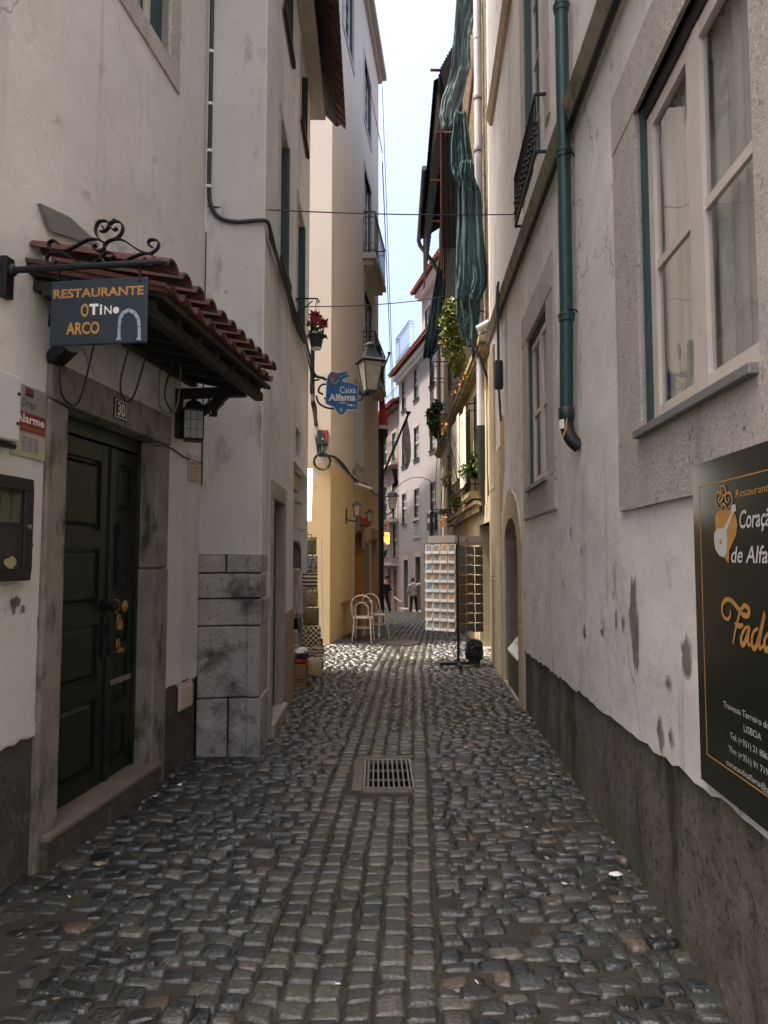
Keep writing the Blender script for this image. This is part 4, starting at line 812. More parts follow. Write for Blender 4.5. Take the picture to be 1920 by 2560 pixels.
M['leaf'] = leafmat('green leaves', (.05, .095, .025), (.11, .15, .03)); M['leaf_yellow'] = leafmat('yellow green leaves', (.16, .17, .03), (.10, .13, .03), ((.40, .16, .03), 5, .60, .68)); M['leaf_dark'] = leafmat('dark green leaves', (.03, .07, .025), (.06, .11, .03)); M['leaf_orange'] = leafmat('dry orange leaves', (.50, .15, .03), (.36, .20, .05))
def curve_tube(m, pts, r, n=6, k=5): m.tube(ease(pts, k), r, n)


# ------------------------------------------------------------------ things on the left house
SF = Frame(A.P(-2.38, .0, 0)[:2], A.ay[:2])                            # the plane of the hanging sign, square to the wall
def Zs(x, y, b=0):
    a, c = SF.on(x * .2083, 414.8 + y * .2083); return SF.P(a, b, c)
t = thing('restaurant_sign', 'dark blue hanging board lettered RESTAURANTE O TINO ARCO under a scrolled iron bracket', 'sign', tuple(A.P(-2.38, 0, 2.8)))
p0 = SF.on(2, 585); p1 = SF.on(346, 583)
m = MB(); m.tube([SF.P(0, 0, p0[1]), SF.P(p1[0], 0, p0[1]), SF.P(p1[0] + .04, 0, p0[1] - .004)], [.016, .016, .002], 8); m.obj('bracket_bar', M['iron'], t, smooth=50)
m = MB(); m.box(SF, -.0, .035, -.03, .03, p0[1] - .13, p0[1] + .06); m.lathe(SF.P(.03, 0, p0[1]), [(.0, 0), (.028, .0), (.028, .02), (.018, .03)], 10, SF.ax); m.obj('wall_plate', M['iron'], t, bevel=.004)
for pts in ([(1040, 410), (1085, 405), (1125, 370), (1130, 320), (1090, 300), (1030, 310), (995, 370), (1000, 440), (1040, 495), (1090, 530)],
            [(1215, 370), (1195, 395), (1160, 385), (1135, 350), (1150, 320), (1200, 305), (1255, 320), (1275, 370), (1260, 430), (1210, 480), (1130, 510), (1085, 550)],
            [(600, 540), (590, 515), (550, 505), (510, 530), (515, 590), (570, 620), (680, 610), (770, 570), (880, 510), (980, 488), (1050, 510), (1085, 550), (1070, 600), (1030, 615), (985, 600), (975, 565), (1005, 550)],
            [(1090, 540), (1150, 500), (1240, 490), (1320, 525), (1430, 600), (1540, 640), (1610, 610), (1645, 560), (1640, 510), (1600, 495), (1550, 505), (1540, 550), (1580, 570)],
            [(560, 690), (580, 720), (560, 755), (510, 750), (485, 700), (510, 650), (590, 630), (680, 640), (780, 710), (870, 745), (950, 745), (1030, 700), (1060, 660), (1110, 625), (1170, 640), (1185, 670), (1150, 690)],
            [(1045, 670), (1080, 730), (1150, 750), (1250, 740), (1370, 680), (1480, 640), (1560, 645), (1610, 690), (1610, 740), (1570, 770), (1510, 745), (1490, 710), (1520, 690)], [(1140, 335), (1200, 285)], [(1060, 350), (1090, 400)]):
    q = ease([Zs(*p) for p in pts], 5); m = MB()
    for u, v in zip(q, q[1:]):
        if (v - u).length > 1e-5: m.bar(u, v + (v - u) * .1, .022, .0055, up=SF.ay.cross(v - u))
    m.obj('scroll', M['iron'], t)
c0, c1 = Zs(540, 930), Zs(1525, 1565)
b0 = SF.on(540 * .2083, 414.8 + 930 * .2083); b1 = SF.on(1525 * .2083, 414.8 + 1565 * .2083)
m = MB(); m.box(SF, b0[0], b1[0], -.008, .008, b1[1], b0[1]); board = m.obj('board', M['navy'], t, bevel=.006)
for x in (610, 1450):
    m = MB(); m.bar(Zs(x, 800), Zs(x, 905), .02, .006); m.tube([Zs(x, 895, .0), Zs(x + 10, 925, .012), Zs(x, 950, 0)], .004, 5); m.obj('hanger', M['iron'], t)
def sgn(s, x0, x1, y0, y1, mt, **k):
    q0 = SF.on(x0 * .2083, 414.8 + y1 * .2083); q1 = SF.on(x1 * .2083, 414.8 + y0 * .2083); txt(t, SF, s, q0[0], q1[0], q0[1], q1[1], .0095, mt, **k)
sgn('RESTAURANTE', 566, 1502, 976, 1116, M['gold'], bold=.025); sgn('O', 848, 932, 1163, 1305, M['gold'], bold=.025); sgn('ARCO', 697, 1045, 1347, 1490, M['gold'], bold=.025)
sgn('T', 938, 1032, 1164, 1284, M['white'], bold=.05); sgn('i', 1045, 1072, 1172, 1280, M['white'], bold=.03); sgn('N', 1092, 1170, 1186, 1276, M['white'], bold=.01)
m = MB(); q = Zs(1214, 1232, .0095); m.add([q + SF.ax * (.0145 * math.cos(k)) + SF.az * (.0155 * math.sin(k)) for k in np.linspace(0, 6.0, 14)], [tuple(range(14))]); m.obj('lettering', M['white'], t)
m = MB(); R1 = [(1228, 1535), (1232, 1400), (1240, 1310), (1275, 1245), (1345, 1212), (1415, 1240), (1460, 1310), (1470, 1400), (1470, 1535)]; R2 = [(1258, 1535), (1262, 1400), (1270, 1330), (1297, 1275), (1345, 1250), (1395, 1275), (1430, 1330), (1437, 1400), (1440, 1535)]
o_, i_ = [Zs(*p, .0095) for p in R1], [Zs(*p, .0095) for p in R2]
for k in range(8): m.quad(o_[k].lerp(o_[k + 1], .03), o_[k].lerp(o_[k + 1], .97), i_[k].lerp(i_[k + 1], .97), i_[k].lerp(i_[k + 1], .03))
m.quad(Zs(1214, 1542, .01), Zs(1268, 1542, .01), Zs(1262, 1515, .01), Zs(1222, 1515, .01)); m.quad(Zs(1424, 1542, .01), Zs(1478, 1542, .01), Zs(1470, 1515, .01), Zs(1430, 1515, .01))
m.obj('arch_emblem', mat('pale blue grey paint', (.34, .42, .50), .6, var=(.26, .33, .40), vscale=30), t)

def lantern(name, label, pos, s, taper, glass, loc_grp=None, bars=0, frame=M['iron'], dome=True, rot=math.pi / 4):
    """four sided lantern, s = half width at the top of the glass, pos = bottom centre"""
    x, y, z = pos; t = thing(name, label, 'lantern', pos, loc_grp); h = s * 3.0
    R4 = lambda w, zz: [Vector((x + w * math.sqrt(2) * math.cos(rot + k * math.pi / 2), y + w * math.sqrt(2) * math.sin(rot + k * math.pi / 2), z + zz)) for k in range(4)]
    lo, hi = R4(s * taper, .0), R4(s, h)
    m = MB(); w = s * .10
    for k in range(4):
        m.bar(lo[k], hi[k], w); m.bar(lo[k], lo[(k + 1) % 4], w); m.bar(hi[k], hi[(k + 1) % 4], w * 1.2)
        for i in range(1, bars):
            f = i / bars; m.bar(lo[k].lerp(lo[(k + 1) % 4], f), hi[k].lerp(hi[(k + 1) % 4], f), w * .5); m.bar(lo[k].lerp(hi[k], f), lo[(k + 1) % 4].lerp(hi[(k + 1) % 4], f), w * .5)
    m.obj('frame', frame, t)
    for k in range(4): MB().quad(lo[k], lo[(k + 1) % 4], hi[(k + 1) % 4], hi[k]).obj('pane', glass, t)
    m = MB()
    if dome: m.lathe((x, y, z), [(s * 1.62, h), (s * 1.66, h + s * .12), (s * 1.35, h + s * .3), (s * 1.15, h + s * .75), (s * .8, h + s * 1.05), (s * .42, h + s * 1.2), (s * .40, h + s * 1.4), (.01, h + s * 1.45)], 4 if not dome == 2 else 12, rot=rot)
    else: m.lathe((x, y, z), [(s * 1.9, h), (s * 1.92, h + s * .06), (s * .28, h + s * .95), (s * .2, h + s * 1.1), (s * .1, h + s * 1.35), (.005, h + s * 1.4)], 4, rot=rot)
    m.obj('lantern_roof', frame, t)
    m = MB(); m.lathe((x, y, z), [(s * taper * 1.2, -s * .18), (s * taper * 1.35, 0)], 4, rot=rot); m.obj('lantern_base', frame, t)
    return t
lp = A.P(-.47, .13, 0); lz = 2.45
t = lantern('porch_lantern', 'black square lantern with frosted gridded panes hanging from the porch beam', (lp.x, lp.y, lz), .068, 1.0, M['frost'], bars=3, rot=math.pi / 4 + .3)
m = MB(); z0 = lz + .068 * 4.4; m.tube([(lp.x + .026 * math.cos(k), lp.y, z0 + .026 + .026 * math.sin(k)) for k in np.linspace(0, 2 * math.pi, 15)[:-1]], .006, 6, closed=True); m.tube([(lp.x, lp.y, z0 + .045), (lp.x, lp.y, 2.80)], .006, 6); m.obj('hanging_ring', M['iron'], t)
# floodlight under the tiles, spot by the lintel
c = at(462, 770, 4.72); t = thing('floodlight', 'rectangular floodlight tilted under the porch tiles beside the lantern', 'lamp', tuple(c))
u = Vector((.62, .25, .74)).normalized(); v = Vector((-.35, .93, 0)).normalized(); n = u.cross(v).normalized()
n = n if n.z < 0 else -n
m = MB(); m.box8([c + u * i * .13 + v * j * .10 + n * k for k in (-.05, .0) for i, j in ((-1, -1), (1, -1), (1, 1), (-1, 1))]); m.obj('housing', M['black'], t, bevel=.008)
m = MB(); m.box8([c + u * i * .135 + v * j * .105 + n * k for k in (.0, .012) for i, j in ((-1, -1), (1, -1), (1, 1), (-1, 1))]); m.obj('rim', M['zinc'], t)
MB().quad(*[c + u * i * .115 + v * j * .085 + n * .0135 for i, j in ((-1, -1), (1, -1), (1, 1), (-1, 1))]).obj('lens', mat('floodlight glass', (.45, .42, .30), .12, var=(.25, .26, .16), vscale=20), t)
m = MB(); m.bar(c - n * .05, c - n * .05 + Vector((-.05, 0, .16)), .02); m.obj('arm', M['black'], t)
c = A.P(-2.02, .07, 2.63); t = thing('spotlight', 'black box spotlight fixed beside the left end of the stained lintel', 'lamp', tuple(c))
d = Vector((.62, -.35, .35)).normalized(); m = MB(); m.bar(c - d * .07, c + d * .07, .09, .07); m.obj('housing', M['black'], t, bevel=.012); m = MB(); m.lathe(c + d * .07, [(.045, 0), (.05, .015), (.036, .016), (.034, .004), (.0, .004)], 14, d); m.obj('lens', M['zinc'], t); m = MB(); m.bar(c - d * .05, A.P(-2.04, 0, 2.60), .03); m.obj('arm', M['black'], t)
# white metal box, alarm plate, menu case, house number
q0 = A.on(46, 905, .09); t = thing('meter_box', 'white enamelled metal box with two bolts at the left edge of the wall', 'box', tuple(A.P(-2.5, 0, 2.05)))
ax = A.on(46, 900, .09)[0]; m = MB(); m.box(A, ax - .55, ax, 0, .09, 2.115, 2.42); m.obj('casing', M['tin'], t, bevel=.012)
for z in (2.335, 2.20): m = MB(); m.lathe(A.P(ax - .025, .09, z), [(.0, 0), (.008, 0), (.008, .006), (0, .007)], 10, A.ay); m.obj('bolt', M['black'], t)
m = MB(); m.bar(A.P(ax - .5, .05, 2.10), A.P(ax + .01, .05, 2.10), .03, .02); m.obj('bracket', M['iron'], t)
t = thing('alarm_plate', 'weathered alarm company plate with a red band on the wall left of the green door', 'sign', tuple(A.P(-2.15, 0, 2.1)))
a0, a1, z0, z1 = A.on(46, 900, .012)[0] - .06, A.on(99, 900, .012)[0] + .0, 2.085, 2.42
m = MB(); m.box(A, a0, a1, 0, .008, z0 + .10, z1); m.obj('plate', mat('grey plate', (.30, .29, .27), .6, var=(.24, .23, .21), vscale=9), t)
LA = Frame(A.o[:2], A.ax[:2]); w_ = a1 - a0; v0 = a0 + .06
MB().box(A, a0, a1, .008, .010, z0 + .115, z0 + .205).obj('red_band', mat('faded red', (.22, .03, .025), .6), t)
MB().box(A, v0 + .03, v0 + .09, .008, .010, z0 + .285, z0 + .325).obj('emblem', M['black'], t); MB().box(A, v0 + .034, v0 + .086, .010, .0105, z0 + .30, z0 + .322).obj('emblem', bpy.data.materials['faded red'], t)
txt(t, LA, 'Direct', v0 + .005, v0 + .115, z0 + .23, z0 + .272, .0095, M['black'], shear=.35); txt(t, LA, 'Alarme', a0 + .022, a1 - .008, z0 + .155, z0 + .198, .0108, M['white'], bold=.02); txt(t, LA, '24h Acesso à Polícia', v0 + .002, a1 - .006, z0 + .125, z0 + .143, .0108, M['gold'])
m = MB(); m.box(A, a0, a1, .0, .014, z0 - .01, z0 + .10); m.obj('lower_plate', mat('yellowed plate', (.42, .38, .28), .6), t)
for k in range(3): MB().box(A, v0 + .008 + k * .045, v0 + .042 + k * .045, .014, .0155, z0 + .015, z0 + .09).obj('pictogram', mat('grey print', (.16, .17, .17), .6, var=(.3, .3, .28), vscale=60), t)
t = thing('menu_case', 'black glazed menu case with a silver lock on the wall left of the green door', 'menu case', tuple(A.P(-2.35, 0, 1.48)))
ar_ = A.on(68, 1150, .06)[0]; al = ar_ - .50; z0, z1 = 1.49, 1.965
m = MB(); m.box(A, al, ar_, 0, .035, z0, z1); 
for (x0, x1, y0, y1) in ((al, ar_, z0, z0 + .055), (al, ar_, z1 - .055, z1), (al, al + .055, z0 + .055, z1 - .055), (ar_ - .055, ar_, z0 + .055, z1 - .055)): m.box(A, x0, x1, .035, .065, y0, y1)
m.obj('case', M['black'], t, bevel=.004)
MB().quad(A.P(al + .05, .055, z0 + .05), A.P(ar_ - .05, .055, z0 + .05), A.P(ar_ - .05, .055, z1 - .05), A.P(al + .05, .055, z1 - .05)).obj('pane', M['glass'], t)
for k in range(2): MB().box(A, ar_ - .19 + k * .075, ar_ - .125 + k * .075, .036, .038, z1 - .21, z1 - .08).obj('menu_sheet', mat('green tinted paper', (.12, .13, .08), .8), t)
m = MB(); m.lathe(A.P(ar_ - .027, .065, z0 + .25), [(0, 0), (.011, 0), (.011, .008), (0, .01)], 12, A.ay); m.obj('lock', M['steel'], t)
m = MB(); n = 10; m.add([A.P(ar_ - .13 + .045 * math.cos(2 * math.pi * k / n), .05, z0 + .085 + .02 * math.sin(2 * math.pi * k / n) * (1 + .3 * (k % 3))) for k in range(n)], [tuple(range(n))]); m.obj('shell', mat('yellowed plastic', (.5, .44, .2), .5), t)
t = thing('house_number_plate', 'navy enamel number plate 30 on the lintel above the green door', 'number plate', tuple(A.P(-1.29, .03, 2.42)))
q0, q1 = A.on(246, 885, .03)[0], A.on(274, 885, .03)[0]; z0, z1 = 2.425, 2.548
MB().box(A, q0, q1, .025, .034, z0, z1).obj('plate', mat('navy enamel', (.008, .012, .03), .3), t)
m = MB(); e = .008
for (x0, x1, y0, y1) in ((q0 + e, q1 - e, z0 + e, z0 + e + .004), (q0 + e, q1 - e, z1 - e - .004, z1 - e), (q0 + e, q0 + e + .004, z0 + e, z1 - e), (q1 - e - .004, q1 - e, z0 + e, z1 - e)): m.box(A, x0, x1, .034, .0352, y0, y1)
m.obj('border', M['white'], t); txt(t, LA, '30', q0 + .035, q1 - .03, z0 + .02, z1 - .02, .0355, M['white'], bold=.02)
# cables
m = MB(); pc = [PF.P(.03, .022, z) for z in (8.6, 7, 6, 5.2, 4.62)] + [PF.P(.05, .022, 4.45), PF.P(.12, .022, 4.36), PF.P(.25, .022, 4.34), PF.P(.43, .022, 4.37), PF.P(.50, .03, 4.36), B.P(.12, .03, 4.34), B.P(.5, .03, 4.30), B.P(1.4, .035, 4.33), B.P(2.4, .035, 4.30), B.P(3.3, .035, 4.38), B.P(4.1, .04, 4.33)]
m.tube(ease(pc, 5), .017, 8); o = m.obj('black_cable', M['black_pipe'], smooth=60); tag(o, 'thick black cable clipped down the corner and along the left street wall', 'cable')
for z in (7.4, 6.8, 6.25, 5.75, 5.3, 4.9, 4.6):
    m = MB(); m.lathe(PF.P(.03, .022, z), [(.018, 0), (.023, .001), (.023, .022), (.018, .023)], 10); m.obj('clip', M['white'], o)
m = MB()
for k in range(4): curve_tube(m, [B.P(-.02 + .02 * k, .03, 4.30 - .015 * k), B.P(.9, .03 + .01 * k, 4.26 - .03 * k), B.P(1.9, .03, 4.28 - .04 * k), B.P(2.9, .03 + .01 * k, 4.28 - .03 * k), B.P(4.15, .05, 4.22 - .05 * k)], .007)
o = m.obj('cable_bundle', M['black_pipe'], smooth=60); tag(o, 'bundle of thin black wires sagging along the left street wall', 'cable')
for i, (pts, lb) in enumerate(((([(452, 503), (451, 700), (449, 900), (447, 1050)]), 'thin wire running down the inner corner beside the porch'),)):
    m = MB(); curve_tube(m, [PF.P(.012, .012, PF.on(x, y)[1]) for x, y in pts], .006); tag(m.obj('wire', M['black'], smooth=60), lb, 'wire')
m = MB(); curve_tube(m, [A.P(*((lambda q: (q[0], .015, q[1]))(A.on(x, y)))) for x, y in ((330, 962), (365, 968), (395, 988), (430, 1000), (447, 1000), (440, 1020), (443, 1040))], .006); tag(m.obj('wire', M['black'], smooth=60), 'thin wire looping from the green door to the inner corner', 'wire')
m = MB(); curve_tube(m, [A.P(-1.55, .2, 2.86), A.P(-1.52, .12, 2.60), A.P(-1.40, .10, 2.52), A.P(-1.30, .1, 2.60), A.P(-1.27, .15, 2.84)], .005); curve_tube(m, [A.P(-1.2, .3, 2.84), A.P(-1.0, .15, 2.66), A.P(-.7, .08, 2.60), A.P(-.5, .06, 2.66)], .006)
curve_tube(m, [A.P(-2.0, .05, 2.6), A.P(-1.97, .04, 2.45), A.P(-1.88, .04, 2.40), A.P(-1.80, .05, 2.46), A.P(-1.79, .12, 2.8)], .005); tag(m.obj('wire', M['black'], smooth=60), 'loops of thin black wire hanging below the porch and sign', 'wire')
t = thing('plug_cord', 'grey cord with an inline switch dangling in a loop under the porch', 'cord', tuple(at(343, 860, 4.55)))
def A4(x, y): return at(x, y, 4.55)
m = MB(); curve_tube(m, [A4(352, 745), A4(346, 800), A4(343, 850), A4(345, 875)], .005); curve_tube(m, [A4(352, 889), A4(365, 893), A4(380, 883), A4(387, 850), A4(390, 800), A4(388, 760)], .005); m.obj('cord', mat('grey flex', (.20, .19, .17), .6), t)
m = MB(); m.bar(A4(343, 874), A4(352, 890), .028, .018); m.obj('switch', mat('beige plastic', (.32, .28, .22), .5), t, bevel=.005)
m = MB(); r_ = random.Random(2)
for k in range(9): curve_tube(m, [at(462 + r_.uniform(-8, 12), 850, 4.85), at(455 + r_.uniform(-8, 14), 880, 4.85), at(460 + r_.uniform(-8, 14), 900, 4.85), at(455 + r_.uniform(-4, 10), 870, 4.85)], .004)
c = at(472, 876, 4.85); m.bar(c - Vector((.03, 0, .03)), c + Vector((.03, 0, .03)), .04, .03); tag(m.obj('wire_tangle', M['black']), 'black tangle of wires and a connector hanging from the porch strut end', 'wire')

# ------------------------------------------------------------------ street lantern, signs and pot at the end of the left wall
bp_ = Vector((-1.05, 9.86, 0))                                          # the corner at the side lane
LX = Frame((-1.05, 9.86), (1, 0))                                       # plane across the street there
def X9(x, y, b=0): a, c = LX.on(x, y, b); return LX.P(a, b, c)
lc = X9(800, 845); s_ = .140
t = lantern('street_lantern', 'large green framed street lantern with hazy glass on a scrolled bracket over the alley', (lc.x, lc.y, lc.z), s_, .56, M['lamp_glass'], frame=mat('lantern green iron', (.02, .035, .03), .5), dome=False, rot=math.pi / 4 + .35)
m = MB(); h = s_ * 3; m.lathe((lc.x, lc.y, lc.z), [(s_ * 1.45, h + .003), (s_ * 1.3, h + .05), (s_ * .62, h + .20), (s_ * .62, h + .235), (s_ * .5, h + .27), (s_ * .2, h + .285), (.002, h + .29)], 4, rot=math.pi / 4 + .35)
m.lathe((lc.x, lc.y, lc.z), [(s_ * .45, h + .22), (s_ * .62, h + .25), (s_ * .55, h + .275), (s_ * .3, h + .30), (.01, h + .305)], 16); m.obj('lantern_crown', bpy.data.materials['lantern green iron'], t, smooth=40)
m = MB(); arm = [X9(676, 812), X9(700, 818), X9(740, 835), X9(775, 850), X9(798, 852)]; q = ease(arm, 6)
m.tube(q, .020, 8)
for pts in ([(680, 870), (672, 850), (676, 825), (690, 820)], [(700, 862), (712, 850), (708, 832), (694, 832), (688, 845), (698, 852)], [(683, 855), (690, 872), (712, 882), (740, 880), (755, 868)], [(770, 860), (768, 850), (776, 846), (783, 853), (780, 864), (768, 864)], [(676, 800), (684, 812), (700, 816)]): m.tube(ease([X9(*p) for p in pts], 5), .015, 6)
m.tube([X9(676, 775), X9(677, 875)], .022, 8); m.obj('bracket', M['iron'], t, smooth=50)
# blue festival sign
t = thing('blue_sign', 'blue shaped sign lettered Caixa Alfama with a ribbon logo before the lantern bracket', 'sign', tuple(X9(738, 893, .06)))
BF = Frame((-1.05, 9.74), (1, 0)); E_ = lambda x, y, b=0: (lambda q: BF.P(q[0], b, q[1]))(BF.on(720 / S + x * .1955, 700 / S + y * .1955))
def poly(pts, b0, b1, name, mt, par):
    m = MB(); m.prism([E_(x, y, b0) for x, y in pts], BF.ay * (b1 - b0)); return m.obj(name, mt, par)
out = [(430, 1130), (445, 1060), (480, 1015), (560, 1030), (660, 1010), (652, 1040), (682, 1062), (600, 1100), (610, 1125), (770, 1160), (776, 1180), (768, 1430), (650, 1430), (615, 1482), (560, 1480), (512, 1400), (420, 1365), (418, 1340)]
brd = poly([(x - 8 if x < 600 else x + 3, y + 8 if y > 1200 else y - 4) for x, y in out], -.006, .002, 'backing', M['white'], t); poly(out, .002, .007, 'board', M['blue'], t)
for pts, c in (([(470, 1075), (490, 1045), (555, 1045), (545, 1068), (500, 1068), (492, 1080)], M['red']), ([(466, 1082), (488, 1085), (500, 1120), (522, 1135), (520, 1158), (485, 1140)], M['gold']), ([(526, 1135), (550, 1100), (578, 1098), (545, 1150), (524, 1158)], mat('sign green', (.10, .30, .08), .5)), ([(560, 1075), (600, 1048), (656, 1030), (665, 1055), (600, 1070), (575, 1090)], mat('sign teal', (.02, .30, .33), .5)), ([(505, 1092), (516, 1086), (524, 1096), (516, 1106), (506, 1104)], M['gold'])): poly(pts, .0072, .009, 'logo', c, t)
def es(s, x0, x1, y0, y1, **k):
    q0 = BF.on(720 / S + x0 * .1955, 700 / S + y1 * .1955); q1 = BF.on(720 / S + x1 * .1955, 700 / S + y0 * .1955)
    txt(t, BF, s, q0[0], q1[0], q0[1], q1[1], .009, M['white'], **k)
es('Caixa', 575, 750, 1180, 1250); es('Alfama', 450, 748, 1258, 1338, bold=.03)
m = MB()
for x0, x1, y0, y1 in ((570, 640, 1352, 1360), (652, 676, 1372, 1384), (682, 710, 1374, 1394), (718, 742, 1380, 1388)): m.add([E_(x0, y0, .009), E_(x1, y0 + 4, .009), E_(x1, y1 + 4, .009), E_(x0, y1, .009)], [(0, 1, 2, 3)])
m.obj('lettering', M['white'], t)
for cx, cy in ((580, 1432), (596, 1432), (588, 1450)): m = MB(); m.tube([E_(cx + 11 * math.cos(k), cy + 11 * math.sin(k), .010) for k in np.linspace(0, 2 * math.pi, 13)[:-1]], .0024, 5, closed=True); m.obj('emblem', M['white'], t)
# hanging poinsettia
t = thing('flower_bracket', 'slim scrolled iron wall bracket above the hanging red flower pot', 'bracket', tuple(B.P(2.3, 0, 4.8)))
WB = Frame(B.P(2.3, 0, 0)[:2], B.ay[:2]); f9 = lambda x, y: (lambda q: WB.P(q[0], 0, q[1]))(WB.on(x, y))
m = MB(); m.tube([f9(635, 637), f9(635, 680)], .008, 6); m.tube([f9(635, 645), f9(687, 645)], .009, 6); m.tube([f9(640, 678), f9(655, 668), f9(675, 650)], .007, 6)
for c_, r_ in (((641, 649), 4), ((640, 675), 4), ((687, 650), 4)): m.tube([f9(c_[0] + r_ * math.cos(k) * (1 - k / 12), c_[1] + r_ * math.sin(k) * (1 - k / 12)) for k in np.linspace(0, 7, 14)], .006, 5)
m.obj('ironwork', M['iron'], t)
pc_ = f9(683, 745); t = thing('hanging_flower_pot', 'dark green hanging pot with a red poinsettia', 'plant pot', tuple(f9(683, 755)))
x, y, z = f9(683, 753); m = MB(); m.lathe((x, y, z), [(.0, .0), (.055, 0), (.062, .012), (.085, .13), (.104, .135), (.106, .155), (.094, .157), (.085, .14), (0, .135)], 24); m.obj('pot', mat('dark green plastic', (.014, .032, .03), .4), t, smooth=40)
m = MB(); m.lathe((x, y, z), [(.0, -.012), (.05, -.012), (.06, -.0), (.06, .006)], 20); m.obj('drip_tray', M['white_paint'], t)
m = MB()
for k in range(3): a_ = k * 2.1 + .4; m.tube([(x + .1 * math.cos(a_), y + .1 * math.sin(a_), z + .15), (x, y, z + .58)], .003, 4)
for dx, dy, dz in ((0, 0, .30), (.06, -.02, .24), (-.04, .03, .24), (.03, .03, .28), (-.02, -.03, .2)): m.tube([(x, y, z + .13), (x + dx, y + dy, z + dz)], .005, 5)
m.obj('stem', M['leaf'], t)
def star(m, c, R_, n, rr):
    for k in range(n):
        a_ = 2 * math.pi * k / n + rr.uniform(-.2, .2); d = Vector((math.cos(a_), -.3 + rr.uniform(-.5, .3), math.sin(a_))).normalized(); u = d.cross(Vector((0, 1, .2))).normalized(); L = R_ * rr.uniform(.75, 1.1); c = Vector(c)
        m.add([c, c + d * L * .5 + u * L * .22, c + d * L, c + d * L * .5 - u * L * .22, c + d * L * .5 + d.cross(u) * .012], [(0, 1, 4), (1, 2, 4), (2, 3, 4), (3, 0, 4)])
rr = random.Random(6); m = MB(); star(m, (x - .01, y - .05, z + .36), .10, 9, rr); star(m, (x + .09, y - .04, z + .27), .09, 8, rr); star(m, (x - .05, y - .03, z + .28), .08, 7, rr); star(m, (x + .03, y - .06, z + .32), .08, 8, rr); m.obj('red_bract', mat('deep red bract', (.20, .012, .018), .6, var=(.30, .02, .03), vscale=12), t)
m = leafmesh([(x + rr.uniform(-.1, .12), y + rr.uniform(-.06, .06), z + rr.uniform(.17, .33)) for _ in range(16)], .09, 3); m.obj('leaf', M['leaf_dark'], t)
# electrical box, cable coil, vertical bundle
cf = lambda x, y, b=0: (lambda q: CF.P(q[0], b, q[1]))(CF.on(x, y, b))
t = thing('electrical_box', 'grey electrical cabinet with red tape high on the beige front wall', 'electrical box', tuple(cf(697, 960)))
q0, q1 = CF.on(685, 960, .1), CF.on(709, 929, .1); m = MB(); m.box(CF, q0[0], q1[0], 0, .11, q0[1], q1[1]); m.obj('casing', mat('dark grey plastic', (.055, .06, .058), .5), t, bevel=.008)
m = MB(); w_, h_ = q1[0] - q0[0], q1[1] - q0[1]; m.box(CF, q0[0] + w_ * .5, q1[0] - .01, .11, .113, q1[1] - h_ * .22, q1[1] - .01); m.box(CF, q1[0] - w_ * .28, q1[0] - .01, .11, .1125, q0[1] + h_ * .2, q1[1] - h_ * .22); m.obj('red_tape', M['red'], t)
m = MB(); cx = q0[0] + w_ * .5; m.add([CF.P(cx - .02, .113, q0[1] + h_ * .34), CF.P(cx + .02, .113, q0[1] + h_ * .34), CF.P(cx, .113, q0[1] + h_ * .5)], [(0, 1, 2)]); m.obj('warning_triangle', M['white'], t)
m = MB(); r_ = random.Random(8)
for k in range(6): x0 = 686 + k * 4; curve_tube(m, [cf(x0, 960, .05), cf(x0 + r_.uniform(-3, 3), 970, .06), cf(690 + k * 1.5, 978, .07), cf(687 + k * 3, 985, .05)], .009)
m.obj('cable_tail', M['black_pipe'], t)
m = MB(); cc = cf(696, 997, .06); r_ = random.Random(3)
for k in range(7): R_ = .155 + r_.uniform(-.02, .012); m.tube([cc + CF.ax * (R_ * math.cos(a_)) + CF.az * (R_ * 1.0 * math.sin(a_)) + CF.ay * r_.uniform(-.02, .03) for a_ in np.linspace(0, 2 * math.pi, 21)[:-1]], .012, 6, closed=True)
tag(m.obj('cable_coil', mat('olive black cable', (.02, .022, .016), .6)), 'coil of dark cable hanging on the yellow wall below the electrical box', 'cable coil')
m = MB(); r_ = random.Random(9)
for k in range(6):
    j = lambda s=.03: Vector((r_.uniform(-s, s), r_.uniform(-s, s), 0))
    curve_tube(m, [X9(674, 755) + j(), X9(675, 800) + j(), X9(676, 850) + j(), X9(679, 880) + j(), cf(683, 915, .1) + j(), cf(686, 950, .06) + j(), cf(690, 985, .08) + j()], .014)
tag(m.obj('cable_bundle', M['black_pipe'], smooth=60), 'thick vertical bundle of black cables beside the lantern bracket', 'cable')
m = MB(); r_ = random.Random(10)
for k in range(4): curve_tube(m, [cf(690, 985, .06), C.P(.05, .05, 3.42), C.P(1.2, .04, 3.36 + .02 * k), C.P(2.6, .04, 3.30 - .01 * k), C.P(4.5, .04, 3.33 + .015 * k), C.P(6, .04, 3.28), C.P(7.05, .05, 3.32)], .018)
tag(m.obj('cable_bundle', M['black_pipe'], smooth=60), 'cables running along the top of the yellow painted wall', 'cable')
# sunlit white strip at the wall end, its brightness put in as emission
M['sunlit_glow'] = mat('sunlit white emission', (1, .96, .88), .5, emit=3.0)
t = thing('sunlit_strip', 'glowing white strip imitating sunlight at the end of the left wall above the souvenir clothes', 'lamp', tuple(X9(664, 1130)))
m = MB(); m.box8([X9(659, 1125, .0), X9(672, 1125, .0), X9(672, 1125, -.05), X9(659, 1125, -.05), X9(657, 1012, 0), X9(675, 1012, 0), X9(675, 1012, -.05), X9(657, 1012, -.05)]); m.obj('glow_strip', M['sunlit_glow'], t)
m = MB(); m.prism([X9(672, 1012), X9(690, 1020), X9(692, 1025), X9(676, 1026)], Vector((0, .08, 0))); m.obj('strip_wing', M['white_paint'], t)
